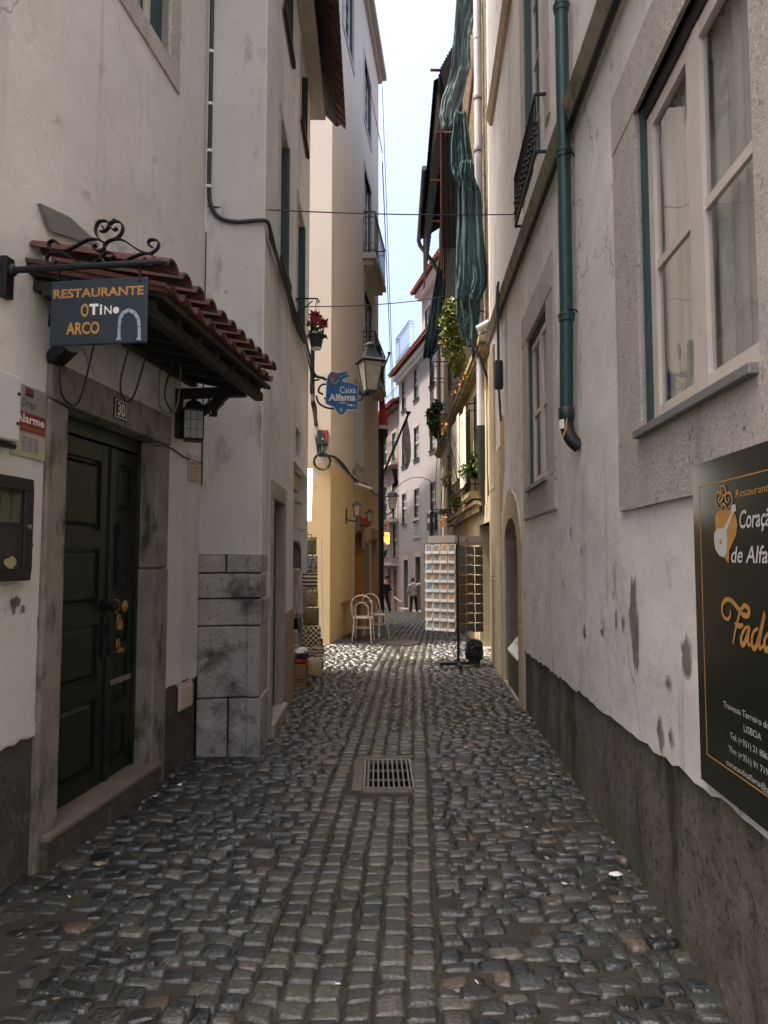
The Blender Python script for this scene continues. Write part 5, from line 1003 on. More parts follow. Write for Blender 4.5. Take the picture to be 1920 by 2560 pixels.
# ------------------------------------------------------------------ lamps, flags and pipe on the yellow house
for i, (x, y, lb) in enumerate(((770, 1104, 'left of two small black wall lanterns, over the arched orange doorway'), (798, 1118, 'right of two small black wall lanterns, beside the red box on the yellow wall'))):
    a, c = C.on(x, y, .22); p = C.P(a, .22, c)
    t = lantern('wall_lantern', lb, (p.x, p.y, p.z - .10), .072, .55, M['lamp_glass'], 'small lanterns on the yellow wall', dome=False, rot=math.pi / 4 + .2)
    m = MB(); m.tube(ease([(p.x, p.y, p.z - .12), (p.x, p.y, p.z - .2), C.P(a, .1, c - .2), C.P(a, .0, c - .16)], 4), .012, 6); m.box(C, a - .03, a + .03, 0, .02, c - .26, c + .05); m.obj('bracket', M['iron'], t)
a, c = C.on(793, 1130, .1); t = thing('red_box', 'small red box on the yellow wall under the right black lantern', 'box', tuple(C.P(a, 0, c)))
m = MB(); m.box(C, a - .14, a + .14, 0, .12, c - .10, c + .12); m.obj('casing', M['red'], t, bevel=.01); m = MB(); m.box(C, a - .11, a + .11, .12, .125, c + .02, c + .09); m.obj('label_strip', M['black'], t)
MB().box(C, a - .1, a + .12, 0, .03, c - .62, c - .2).obj('notice', M['stone_far'], t)
a, c = C.on(782, 1050, .2); p = C.P(a, .22, c); t = thing('floodlight', 'white floodlight hanging from the cables on the yellow wall', 'lamp', tuple(p))
m = MB(); m.bar(p + Vector((-.14, -.1, .03)), p + Vector((.16, .1, -.05)), .16, .06); m.obj('housing', M['white_paint'], t, bevel=.01); m = MB(); m.tube([p, C.P(a, .03, c + .30)], .012, 6); m.box(C, a - .05, a + .05, 0, .05, c + .26, c + .38); m.obj('arm', M['zinc'], t)
pp = Vector((-.085, 19.62, 0)); t = thing('drainpipe', 'black drainpipe at the far corner of the yellow house', 'pipe', (pp.x, pp.y, -.4))
m = MB(); m.tube([(pp.x, pp.y, -.5), (pp.x, pp.y, 5.1)], .085, 12); m.obj('pipe', M['black_pipe'], t, smooth=50); m = MB(); m.lathe((pp.x, pp.y, 4.95), [(.11, -.1), (.12, 0), (.2, .12), (.2, .3), (.0, .3)], 12)
for z in (.2, 2.2, 3.9): m.lathe((pp.x, pp.y, z), [(.09, 0), (.10, .01), (.10, .06), (.09, .07)], 12)
m.obj('collar', M['black_pipe'], t); 
q = at(821, 1345, 19.45); MB().box8([Vector(q) + Vector((i * .07, -.05 + k * .02, j * .36)) for j in (-1, 1) for i, k in ((-1, 0), (1, 0), (1, 1), (-1, 1))]).obj('notice', M['white_paint'], t)
def cloth(name, mt, rows, fold, amp, Yf, nx=14, ny=6, thick=.006, parent=None, seed=1, **kw):
    """hanging cloth: rows of (y, left x, right x) in picture points at depth Yf; folds push it along the street"""
    rr = random.Random(seed); m = MB(); V = []; ph = [rr.uniform(0, 6) for _ in range(4)]
    ys = []; k = 0
    for i in range(len(rows) - 1):
        for j in range(ny): f = j / ny; ys.append(tuple(rows[i][q] * (1 - f) + rows[i + 1][q] * f for q in range(3)))
    ys.append(rows[-1])
    for r, (y, xl_, xr_) in enumerate(ys):
        v = r / (len(ys) - 1)
        for i in range(nx + 1):
            s = i / nx; x = xl_ + (xr_ - xl_) * s
            d = amp * (2.2 * mnoise.noise(Vector((s * fold * 2.2 + ph[0], v * 2.2 + ph[1], seed))) + 1.3 * mnoise.noise(Vector((s * fold * 5 + ph[2] + v * 1.5, v * 3.5, seed + 4))) + .7 * mnoise.noise(Vector((s * fold * 9, v * 16 + ph[3], seed + 9))))
            V.append(at(x, y, Yf) + Vector((d * .12, d, 0)))
    n = nx + 1; m.add(V, [(r * n + i, r * n + i + 1, (r + 1) * n + i + 1, (r + 1) * n + i) for r in range(len(ys) - 1) for i in range(nx)])
    o = m.obj(name, mt, parent, smooth=70, **kw); md = o.modifiers.new('thick', 'SOLIDIFY'); md.thickness = thick; return o
t = thing('portuguese_flag', 'green and red flag draped from a short pole on the lower balcony', 'flag', tuple(at(822, 800, 18.6)))
m = MB(); m.tube([at(822, 812, 18.6), at(841, 765, 18.6)], .025, 8); m.lathe(at(841, 764, 18.6), [(.05, 0), (.05, .04), (0, .05)], 8); m.obj('pole', M['zinc'], t)
cloth('flag_cloth', mat('flag green', (.01, .10, .09), .85), [(745, 812, 820), (790, 814, 827), (860, 819, 830)], 1, .05, 18.6, parent=t); cloth('flag_cloth', mat('flag red', (.55, .05, .035), .85), [(745, 820, 822), (800, 827, 829), (861, 819, 830), (905, 819, 836), (918, 820, 838)], 1, .05, 18.62, parent=t)
t = thing('banner_flag', 'white flag with dark lettering hanging from a long slanted black pole', 'flag', tuple(at(824, 1030, 20.2)))
m = MB(); m.tube([at(823, 1035, 20.3), at(882, 895, 20.1)], .035, 8); m.lathe(at(882, 894, 20.1), [(.03, -.03), (.08, .02), (.09, .06), (0, .08)], 8); m.obj('pole', M['black'], t)
fl = cloth('flag_cloth', mat('thin white flag', (.62, .58, .58), .9, var=(.5, .47, .47), vscale=3), [(905, 876, 880), (945, 868, 886), (975, 872, 888), (1000, 874, 886), (1014, 876, 880)], 1.5, .05, 20.15, parent=t, seed=4)
FF_ = Frame((-1, 20.05), (1, 0)); fo = lambda x, y: FF_.on(x, y)
def ft(s, x0, x1, y0, y1, mt): a0, z0 = fo(x0, y1); a1, z1 = fo(x1, y0); txt(t, FF_, s, a0, a1, z0, z1, 0, mt)
ft('o', 874, 877, 926, 931, M['black']); ft('LISBOA', 874, 882, 936, 940, M['black']); ft('I', 873.5, 875.5, 948, 955, M['red']); ft('A', 875, 881, 958, 964, mat('purple print', (.10, .02, .06), .7)); ft('AN', 873, 882, 968, 976, M['black'])
tag(cloth('dark_cloth', mat('dark navy cloth', (.015, .017, .025), .9), [(1012, 845, 858), (1020, 848, 859), (1032, 851, 858), (1044, 852, 861), (1053, 846, 856)], 1, .05, 20.6, seed=6), 'small dark cloth hanging below the slanted black flag pole', 'flag')
# ------------------------------------------------------------------ far signs, lantern, plaques
def flatsign(name, label, x0, x1, y0, y1, Y, mt, rnd=0, cat='sign', shift=0):
    p0, p1 = at(x0, y1, Y), at(x1, y0, Y); f = Frame((p0.x, Y), (1, 0)); w_ = p1.x - p0.x
    t = thing(name, label, cat, (p0.x, Y, p0.z)); m = MB(); m.box(f, 0, w_, -.04, .04, p0.z, p1.z); m.obj('board', mt, t, bevel=rnd); return t, f, w_, p0.z, p1.z
t, f, w_, z0, z1 = flatsign('small_blue_sign', 'small blue hanging sign with white letters at the end of the black drainpipe', 815, 832, 1088, 1114, 21.5, M['blue']); txt(t, f, 'a', w_ * .55, w_ * .85, z0 + .1, z0 + .24, .042, M['white'], bold=.03); txt(t, f, 'aS', w_ * .5, w_ * .9, z0 + .30, z0 + .40, .042, M['white'])
t, f, w_, z0, z1 = flatsign('shop_sign', 'pale grey hanging shop sign with dark and red marks above the orange sign', 812, 841, 1125, 1149, 22.5, mat('pale sign', (.42, .40, .40), .6)); txt(t, f, 'ER', w_ * .45, w_ * .85, z0 + .05, z0 + .12, .042, M['black']); m = MB(); m.lathe(f.P(w_ * .72, .042, z1 - .16), [(0, 0), (.05, 0), (.05, .004), (0, .004)], 12, f.ay); m.obj('logo', M['red'], t)
t, f, w_, z0, z1 = flatsign('orange_sign', 'orange yellow illuminated sign with rounded corners hanging in the far street', 818, 842, 1150, 1176, 22.0, mat('lit orange sign', (.95, .50, .10), .5, emit=.55), rnd=.05); txt(t, f, 'IVI', w_ * .4, w_ * .8, z1 - .18, z1 - .08, .043, M['white'])
q = at(825, 1180, 21.9); t = thing('round_sign', 'small round white and blue sign below the orange sign', 'sign', tuple(q)); m = MB(); m.lathe(q, [(0, -.03), (.16, -.03), (.16, .03), (0, .03)], 24, (0, 1, 0)); m.obj('disc', M['white'], t); m = MB(); m.lathe(q + Vector((0, -.031, -.02)), [(0, 0), (.10, 0), (.10, .004), (0, .004)], 20, (0, -1, 0)); m.obj('print', mat('pale blue print', (.25, .45, .6), .5), t)
q = at(848, 1100, 26); t = lantern('far_street_lantern', 'street lantern with pale glass on a wall bracket far down the street', (q.x, q.y, q.z), .16, .6, mat('pale lantern glass', (.62, .58, .55), .3), dome=2)
m = MB(); m.tube([(q.x, q.y, q.z - .05), (q.x - .1, q.y + .3, q.z - .15), (q.x - .6, q.y + 4, q.z - .1), (q.x - .4, q.y + 9.5, q.z - .1)], .03, 6); m.obj('bracket', M['iron'], t)
def plaque(name, label, x0, x1, y0, y1, off, mt):
    a1, z0 = D.on(x0, y1, off); a0, z1 = D.on(x1, y0, off); zt = D.on(x0, y0, off)[1]; zb = D.on(x1, y1, off)[1]
    t = thing(name, label, 'sign', tuple(D.P(a0, 0, z0))); m = MB(); m.box(D, a0, a1, .0, off, (z0 + zb) / 2, (z1 + zt) / 2); m.obj('board', mt, t); return t, a0, a1, (z0 + zb) / 2, (z1 + zt) / 2
DR = Frame(D.o[:2], (-D.ax)[:2])
t, a0, a1, z0, z1 = plaque('stone_plaque', 'pale inscribed plaque on the white town house above the dark doors', 891, 906, 1118, 1162, .04, mat('pale plaque', (.55, .51, .50), .8))
m = MB(); n = 9
for i in range(n): m.box(D, a0 + .1, a1 - .1 - (.2 if i % 3 == 2 else 0), .04, .043, z1 - .12 - (z1 - z0 - .15) * i / n - .03, z1 - .12 - (z1 - z0 - .15) * i / n)
m.obj('lettering', M['black'], t)
t, a0, a1, z0, z1 = plaque('black_banner', 'black hanging banner with red and white print on the white town house', 922, 939, 1108, 1145, .1, M['black']); MB().box(D, (a0 + a1) / 2 - .1, (a0 + a1) / 2 + .12, .1, .104, z1 - .35, z1 - .12).obj('logo', M['red'], t)
m = MB()
for i in range(3): m.box(D, a0 + .12 + i * (a1 - a0 - .2) / 3, a0 + .02 + (i + 1) * (a1 - a0 - .2) / 3, .1, .104, z0 + .3, z0 + .5)
m.box(D, a0 + .35, a1 - .35, .1, .104, z0 + .68, z0 + .8); m.obj('lettering', M['white'], t)
m = MB(); r_ = random.Random(3); a, z = D.on(919, 1200, .01)
for k in range(40): w_ = r_.uniform(.04, .16); x0, z0 = a + r_.uniform(-.28, .12), z + r_.uniform(-1.35, .45); m.quad(D.P(x0, .006, z0), D.P(x0 + w_, .006, z0), D.P(x0 + w_, .006, z0 + r_.uniform(.04, .2)), D.P(x0, .006, z0 + .1))
m.obj('painted_panel', mat('faded grey print', (.16, .15, .16), .8), HD, weld=False)
m = MB(); m.tube([at(851, 1290, 34), at(868, 1302, 33.5)], .05, 8); m.tube([at(852, 1290, 34), at(852, 1318, 34)], .05, 8); tag(m.obj('handrail', mat('pale pink rail', (.5, .38, .34), .6)), 'pale stone handrail beside the steps at the far end of the street', 'handrail')
# wires across the street
def wire(p, q, d, lb, r=.006): m = MB(); m.tube(sag(p, q, d), r, 5); tag(m.obj('overhead_wire', M['black'], smooth=60), lb, 'wire')
wire(PF.P(.02, .03, 4.44), R.P(7.0, .05, 5.18), .03, 'thin wire strung across the alley above the porch to the right ledge')
wire(B.P(2.6, .05, 4.62), FW.P(.6, .4, 6.2), .06, 'thin wire strung from the flower pot to the green netting', .007)
k0 = PF.P(.02, .03, 4.44).lerp(R.P(7.0, .05, 5.18), .55) - Vector((0, 0, .03))
wire(C.P(7.2, .1, 15.5), at(850, 870, 19), .0, 'thin wire dropping from the beige house cornice down past its balconies', .01)
wire(at(826, 350, 12), at(848, 880, 24), .0, 'thin wire dropping from the crossing wire towards the white town house', .01)
wire(at(826, 330, 15), C.P(4.3, .05, 13.8), .0, 'thin wire slanting over the beige house near its top windows', .01)
wire(at(850, 1060, 24), D.P(4, .05, 4.6), -.35, 'cable arching over the white town house from the far lantern', .014)
# ------------------------------------------------------------------ table and chairs
tz = zg(13.75)
t = thing('cafe_table', 'small square wooden cafe table against the yellow wall', 'table', (-.50, 13.8, tz))
TF = Frame((-.50, 13.8), (1, 0)); woodt = mat('brown table wood', (.20, .09, .04), .5, var=(.13, .06, .03), vscale=9, stretch=(1, .2, 1))
m = MB(); m.box(TF, -.36, .34, -.32, .32, tz + .715, tz + .745); m.obj('tabletop', woodt, t, bevel=.006); m = MB(); m.bar((-.5, 13.8, tz + .04), (-.5, 13.8, tz + .715), .07); m.obj('leg', woodt, t)
m = MB(); m.bar((-.80, 13.6, tz + .035), (-.2, 14.0, tz + .035), .07, .05); m.bar((-.7, 14.05, tz + .036), (-.3, 13.55, tz + .036), .07, .05); m.obj('foot', woodt, t, bevel=.008)
cream = mat('cream painted bentwood', (.84, .76, .64), .45, var=(.78, .70, .58), vscale=10)
def chair(loc, rz, label, first=None):
    x, y, z = 0, 0, 0; t = thing('bistro_chair', label, 'chair', (loc[0], loc[1], zg(loc[1]) + .012), 'cream bentwood cafe chairs'); T = tuple(t.location)
    rot = lambda p: (T[0] + p[0] * math.cos(rz) - p[1] * math.sin(rz), T[1] + p[0] * math.sin(rz) + p[1] * math.cos(rz), T[2] + p[2])
    m = MB(); m.lathe(rot((0, 0, .44)), [(.0, 0), (.185, 0), (.20, .01), (.20, .028), (.185, .035), (0, .03)], 24); m.obj('seat', cream, t, smooth=40)
    def hoop(w_, zt, yb, yt, z0): return [rot((-w_ * .9, yb, z0)), rot((-w_ * 1.0, yb + (yt - yb) * .4, z0 + (zt - z0) * .4))] + [rot((w_ * math.cos(k), yt - (yt - yb) * .3 * (1 - math.sin(k)), zt - w_ * .95 + w_ * .95 * math.sin(k))) for k in np.linspace(math.pi, 0, 11)] + [rot((w_ * 1.0, yb + (yt - yb) * .4, z0 + (zt - z0) * .4)), rot((w_ * .9, yb, z0))]
    m = MB(); m.tube(ease(hoop(.195, .89, -.165, -.245, .45), 3), .0135, 8); m.obj('backrest', cream, t, smooth=60); m = MB(); m.tube(ease(hoop(.125, .75, -.16, -.225, .45), 3), .0115, 8); m.obj('inner_hoop', cream, t, smooth=60)
    for sx, sy in ((-1, -1), (1, -1), (-1, 1), (1, 1)): m = MB(); m.tube([rot((sx * .15, sy * .145, .455)), rot((sx * .165, sy * .175, .22)), rot((sx * .185, sy * .215, .0))], [.017, .0145, .012], 8); m.obj('leg', cream, t, smooth=60)
    m = MB(); m.tube([rot((.165 * math.cos(k), .165 * math.sin(k), .27)) for k in np.linspace(0, 2 * math.pi, 21)[:-1]], .010, 6, closed=True); m.obj('ring_stretcher', cream, t, smooth=60)
    return t
chair((-.395, 13.22), -.12, 'nearer of two cream bentwood chairs, its back towards the camera'); chair((-.16, 14.15), -.5, 'farther of two cream bentwood chairs, half hidden behind the nearer one')

# ------------------------------------------------------------------ souvenirs by the left wall
def hang(name, label, mt, rows, Y, fold=2, amp=.03, seed=1, grp='souvenir clothes on the left wall'):
    return tag(cloth(name, mt, rows, fold, amp, Y, nx=16, ny=4, seed=seed), label, 'clothing', grp)
pat = mat('dark patterned cloth', (.06, .055, .07), .9, var=(.20, .17, .16), vscale=40); pale = mat('pale pinkish cotton', (.50, .42, .40), .95, var=(.44, .37, .35), vscale=4)
hang('patterned_shirt', 'dark shirt with a pale zigzag pattern, topmost on the clothes rail', pat, [(1168, 633, 646), (1185, 632, 650), (1240, 632, 650)], 8.5, 1.5, seed=1)
hang('pale_shirt', 'pale pink shirt with a small palm print hanging below the patterned shirt', pale, [(1228, 634, 648), (1270, 632, 653), (1335, 632, 655)], 8.45, 2, seed=2)
hang('black_garment', 'black garment hanging in the middle of the clothes rail', M['black'], [(1332, 632, 650), (1375, 632, 652), (1425, 632, 652)], 8.6, 2, seed=3)
hang('green_scarf', 'green scarf hanging over the black garment', mat('sage green cloth', (.16, .22, .16), .9), [(1335, 643, 648), (1365, 645, 651), (1420, 648, 653)], 8.42, 1, seed=4)
hang('pale_trousers', 'pale trousers hanging below the black garment', pale, [(1360, 632, 643), (1395, 632, 648), (1400, 631, 649)], 8.4, 2, seed=5)
hang('long_pale_shirt', 'long pale shirt hanging lowest, over the cardboard box', pale, [(1392, 632, 643), (1425, 631, 648), (1456, 630, 648)], 8.35, 2, seed=6)
m = MB(); m.tube([B.P(2.35, -.08, 2.33), B.P(3.95, -.08, 2.33)], .012, 8); m.tube([B.P(2.45, -.215, 2.33), B.P(2.45, -.08, 2.33)], .01, 6); m.tube([B.P(3.9, -.215, 2.33), B.P(3.9, -.08, 2.33)], .01, 6); tag(m.obj('clothes_rail', M['steel']), 'thin steel clothes rail along the left wall behind the shirts', 'rail')
tag(cloth('red_garment', mat('red cloth', (.50, .05, .03), .9), [(1133, 657, 661), (1150, 657, 664), (1166, 658, 664)], 1, .02, 9.7, seed=3), 'small red garment hanging by the glowing sunlit strip', 'clothing')
m = MB(); q0 = at(636, 1143, 8.9); m.box(B, 2.40, 3.0, -.21, -.02, 2.40, 2.58); m.box(B, 2.36, 3.05, -.21, .03, 2.58, 2.61); tag(m.obj('wall_shelf', mat('pale raw timber', (.42, .33, .18), .8, var=(.33, .25, .13), vscale=6)), 'pale timber shelf box on the left wall above the clothes', 'shelf')
# leaning rack of patterned bags
def checker(name, c1, c2, sx, kind='wave'):
    m = bpy.data.materials.new(name); m.use_nodes = True; N = m.node_tree.nodes; L = m.node_tree.links; b = N['Principled BSDF']; b.inputs['Roughness'].default_value = .85
    tc = N.new('ShaderNodeTexCoord'); 
    if kind == 'vor': n = N.new('ShaderNodeTexVoronoi'); n.inputs['Scale'].default_value = sx; n.feature = 'DISTANCE_TO_EDGE'; out = n.outputs['Distance']; lo, hi = .05, .12
    elif kind == 'chk': n = N.new('ShaderNodeTexChecker'); n.inputs['Scale'].default_value = sx; out = n.outputs['Fac']; lo, hi = .4, .6
    else: n = N.new('ShaderNodeTexWave'); n.inputs['Scale'].default_value = sx; n.bands_direction = 'Z'; n.inputs['Distortion'].default_value = 3 if kind == 'wave' else .6; n.inputs['Detail'].default_value = 0; n.inputs['Detail Scale'].default_value = 3; out = n.outputs['Fac']; lo, hi = .4, .6
    L.new(tc.outputs['Object'], n.inputs['Vector']); rp = N.new('ShaderNodeMapRange'); rp.inputs[1].default_value = lo; rp.inputs[2].default_value = hi; L.new(out, rp.inputs[0])
    mx = N.new('ShaderNodeMix'); mx.data_type = 'RGBA'; mx.inputs[6].default_value = rgb(c1); mx.inputs[7].default_value = rgb(c2); L.new(rp.outputs[0], mx.inputs[0]); L.new(mx.outputs[2], b.inputs['Base Color']); return m
t = thing('bag_rack', 'thin wire display rack leaning by the left wall, holding patterned cork bags', 'rack', tuple(at(680, 1440, 9.55)))
m = MB()
for x in (657, 676, 694): m.tube([at(x, 1165, 9.75), at(x + 3, 1400, 9.70), at(x + 8, 1440, 9.6)], .008, 6)
for y in range(1170, 1440, 24): m.tube([at(656 + (y - 1170) * .02, y, 9.74), at(694 + (y - 1170) * .03, y, 9.74)], .003, 5)
m.obj('wire_frame', M['tin'], t); m = MB(); m.bar(at(690, 1380, 9.6), at(691, 1445, 9.5), .09, .04); m.bar(at(697, 1395, 9.7), at(700, 1432, 9.7), .06, .03); m.obj('support', M['dark_wood'], t)
bags = [(655, 684, 1160, 1198, 'brown bag with a coloured tile print, topmost on the bag rack', mat('printed cork', (.42, .32, .13), .8, var=(.10, .16, .12), vscale=16, masks=[((.45, .16, .04), 9, .56, .62)])),
        (655, 686, 1200, 1238, 'bag with a black and white lattice pattern, second from the top of the rack', checker('lattice print', (.03, .03, .03), (.62, .58, .52), 26, 'vor')),
        (653, 686, 1239, 1274, 'bag of pale woven stripes, third from the top of the rack', checker('woven stripes', (.07, .05, .045), (.74, .60, .48), 6, 'str')),
        (655, 687, 1275, 1311, 'bag with an ochre mosaic print, fourth from the top of the rack', mat('mosaic print', (.58, .45, .24), .8, var=(.14, .11, .07), vscale=30, masks=[((.20, .30, .34), 12, .58, .64)])),
        (655, 689, 1313, 1352, 'dark olive bag, fifth from the top of the rack', mat('olive cork', (.24, .185, .075), .7, var=(.15, .12, .05), vscale=20)),
        (653, 693, 1353, 1402, 'bag with small black and cream squares, above the wavy bag', checker('square print', (.08, .06, .04), (.70, .58, .40), 30, 'chk')),
        (655, 699, 1394, 1432, 'bag with a brown wave pattern near the bottom of the rack', checker('wave print', (.16, .11, .07), (.64, .50, .35), 7, 'wave')),
        (655, 695, 1420, 1462, 'pale floral bag, lowest on the rack', mat('floral print', (.66, .54, .34), .85, var=(.46, .36, .20), vscale=22, masks=[((.12, .09, .05), 30, .62, .68)]))]
for i, (x0, x1, y0, y1, lb, mt) in enumerate(bags):
    Y = 9.62 - .045 * i - (.25 if i == 7 else 0); c0, c1 = at(x0, y1, Y), at(x1, y0, Y); f = Frame((c0.x, Y), (1, .10)); w_ = c1.x - c0.x
    t = thing('patterned_bag', lb, 'bag', tuple(c0), 'patterned bags on the rack')
    zz0, zz1 = c0.z, c1.z; m = MB(); n = 8; F_ = []; Bk = []
    for j in range(n + 1):
        for k in range(n + 1):
            u, v = k / n, j / n; bulge = .03 * (1 - (2 * u - 1) ** 4) * (1 - (2 * v - 1) ** 4); rr_ = .02 * (abs(2 * u - 1) ** 6) * (abs(2 * v - 1) ** 6)
            F_.append(f.P(w_ * u + (rr_ if u < .5 else -rr_), bulge + .02 * v, zz0 + (zz1 - zz0) * v)); Bk.append(f.P(w_ * u, -.02, zz0 + (zz1 - zz0) * v))
    q = [(j * (n + 1) + k, j * (n + 1) + k + 1, (j + 1) * (n + 1) + k + 1, (j + 1) * (n + 1) + k) for j in range(n) for k in range(n)]; N_ = (n + 1) ** 2
    rim = [k for k in range(n + 1)] + [(j) * (n + 1) + n for j in range(1, n + 1)] + [n * (n + 1) + k for k in range(n - 1, -1, -1)] + [j * (n + 1) for j in range(n - 1, 0, -1)]
    m.add(F_ + Bk, q + [tuple(N_ + a for a in reversed(g)) for g in q] + [(rim[k], rim[(k + 1) % len(rim)], N_ + rim[(k + 1) % len(rim)], N_ + rim[k]) for k in range(len(rim))]); m.obj('bag_body', mt, t, smooth=50)
    m = MB(); m.tube(ease([f.P(w_ * .3, .02, zz1 - .01), f.P(w_ * .32, .03, zz1 + .03), f.P(w_ * .6, .03, zz1 + .03), f.P(w_ * .62, .02, zz1 - .01)], 4), .006, 5); m.obj('handle', M['dark_wood'], t)
# cardboard box
c0, c1 = at(629, 1490, 8.25), at(662, 1432, 8.25); f = Frame((c0.x, 8.25), (1, .06)); w_ = c1.x - c0.x + .0
t = thing('cardboard_box', 'open brown cardboard box on the cobbles under the hanging shirts', 'box', (c0.x, 8.25, .03))
m = MB(); zt = c0.z + .30; z0 = .03
for (a0, a1, b0, b1) in ((0, w_, -.008, 0), (0, w_, -.36, -.352), (0, .008, -.352, -.008), (w_ - .008, w_, -.352, -.008)): m.box(f, a0, a1, b0, b1, z0, zt)
m.box(f, .008, w_ - .008, -.352, -.008, z0, z0 + .01); m.obj('carton', M['cardboard'], t)
m = MB(); m.box8([f.P(w_, -.34, zt), f.P(w_ + .07, -.34, zt - .12), f.P(w_ + .07, -.02, zt - .12), f.P(w_, -.02, zt), f.P(w_, -.34, zt + .006), f.P(w_ + .076, -.34, zt - .114), f.P(w_ + .076, -.02, zt - .114), f.P(w_, -.02, zt + .006)]); m.obj('flap', M['cardboard'], t)
m = MB(); m.box(f, w_ * .25, w_ * .85, 0, .001, z0 + .115, z0 + .125); m.box(f, w_ * .3, w_ * .8, 0, .001, z0 + .085, z0 + .095); m.obj('print', M['black'], t)
def lump(c, sx, sy, sz, seed, amp=.25, n=14, k=9, rough=0, sq=1):
    r = random.Random(seed); m = MB(); vs = []
    for j in range(k + 1):
        th = math.pi * j / k
        for i in range(n):
            ph = 2 * math.pi * i / n; d = Vector((math.sin(th) * math.cos(ph), math.sin(th) * math.sin(ph), math.cos(th))); g = 1 + amp * (mnoise.noise(d * 2.3 + Vector((seed * 7, 0, 0))) + .5 * mnoise.noise(d * 5 + Vector((seed, 3, 0)))) + rough * (abs(mnoise.noise(d * 6)) + .6 * abs(mnoise.noise(d * 13)))
            e = Vector([math.copysign(abs(q) ** sq, q) for q in d])
            vs.append(Vector(c) + Vector((e.x * sx, e.y * sy, e.z * sz)) * g)
    return m.add(vs, [(j * n + i, j * n + (i + 1) % n, (j + 1) * n + (i + 1) % n, (j + 1) * n + i) for j in range(k) for i in range(n)])
for dz, dx, mt, lb, nm, sd in ((.05, .10, M['red'], 'red folded cloth lying in the cardboard box', 'red_cloth', 2), (.10, .12, mat('navy cloth', (.015, .02, .04), .9), 'navy folded cloth lying on the red cloth in the box', 'navy_cloth', 3), (.165, .10, M['white'], 'crumpled white bag on top of the cloths in the box', 'white_bag', 4)):
    tag(lump(f.P(dx, -.15, zt + dz - .03), .085, .12, .045, sd).obj(nm, mt, smooth=60), lb, 'cloth')
# ------------------------------------------------------------------ postcard stand on the right
K = Vector((1.03, 9.78, 0)); ld = Vector((.41, -.29, 0)); rd_ = Vector((.40, .27, 0))
LP = Frame((K - ld)[:2], ld[:2]); RP = Frame(K[:2], rd_[:2]); LW_, RW_ = ld.length, rd_.length
t = thing('postcard_stand', 'tall rotating postcard stand on a black wheeled foot by the green door', 'display stand', (K.x + .03, K.y + .12, 0))
m = MB(); m.tube([(K.x + .02, K.y + .05, .05), (K.x + .02, K.y + .05, 1.9)], .022, 10); m.obj('pole', M['black'], t, smooth=50)
m = MB(); m.bar((K.x - .25, K.y + .0, .10), (K.x + .33, K.y + .10, .10), .05, .04); m.bar((K.x + .02, K.y - .25, .10), (K.x + .02, K.y + .35, .10), .05, .038); m.obj('foot', M['black'], t, bevel=.005)
for dx, dy in ((-.23, 0), (.31, .09), (.02, -.23), (.02, .33)): m = MB(); m.tube([(K.x + dx, K.y + dy, .10), (K.x + dx + .012, K.y + dy, .045)], .010, 6); m.lathe((K.x + dx + .002, K.y + dy, .03), [(.012, 0), (.024, .003), (.024, .018), (.012, .021)], 12, (1, 0, 0)); m.obj('caster', M['black'], t)
m = MB(); m.box(LP, .02, LW_ - .03, -.02, -.012, 1.79, 1.905); m.obj('header_card', mat('printed cream header', (.62, .57, .48), .7, var=(.40, .34, .26), vscale=60), t)
m = MB(); m.box(RP, .01, RW_ + .02, -.02, -.012, 1.77, 1.90); m.obj('header_card', mat('shade grey header', (.36, .33, .29), .7), t)  # grey because this face is in shade; the shade is in the colour
m = MB(); bx, by = .25, 1.84; m.add([RP.P(.17, -.011, 1.85), RP.P(.20, -.011, 1.835), RP.P(.235, -.011, 1.865), RP.P(.215, -.011, 1.828), RP.P(.195, -.011, 1.815)], [(0, 1, 4), (1, 2, 3, 4)]); m.obj('bird_mark', M['black'], t)
m = MB()
for f, W_ in ((LP, LW_), (RP, RW_)):
    for i in range(5): m.tube([f.P(.005 + (W_ - .01) * i / 4, -.012, .42), f.P(.005 + (W_ - .01) * i / 4, -.012, 1.80)], .0035, 4)
    for j in range(11): m.tube([f.P(.005, -.010, .43 + j * .137), f.P(W_ - .005, -.010, .43 + j * .137)], .003, 4)
    for i in range(9): m.tube([f.P(.01 + (W_ - .02) * i / 8, .03, .42), f.P(.01 + (W_ - .02) * i / 8, .03, .50)], .003, 4)
    m.tube([f.P(.005, .03, .42), f.P(W_ - .005, .03, .42)], .003, 4)
m.obj('wire_frame', M['iron'], t)
ordw = ['top', 'second', 'third', 'fourth', 'fifth', 'sixth', 'seventh', 'eighth', 'bottom']; colw = ['left', 'second', 'third', 'right']
pics = {'orange': mat('orange print', (.42, .15, .035), .5, var=(.66, .42, .20), vscale=50), 'brown': mat('brown print', (.16, .075, .03), .5, var=(.50, .34, .18), vscale=50), 'grey': mat('grey print card', (.10, .10, .09), .5, var=(.52, .48, .40), vscale=60), 'blue': mat('blue sky print', (.06, .22, .42), .5, var=(.45, .50, .5), vscale=22), 'sand': mat('sandy print', (.52, .40, .24), .5, var=(.20, .14, .07), vscale=60), 'green': mat('green print', (.16, .36, .12), .5, var=(.5, .5, .4), vscale=40)}
rr = random.Random(21); seq = ['orange', 'sand', 'sand', 'brown', 'grey', 'orange', 'sand', 'grey']
white = mat('white card', (.82, .79, .74), .5)
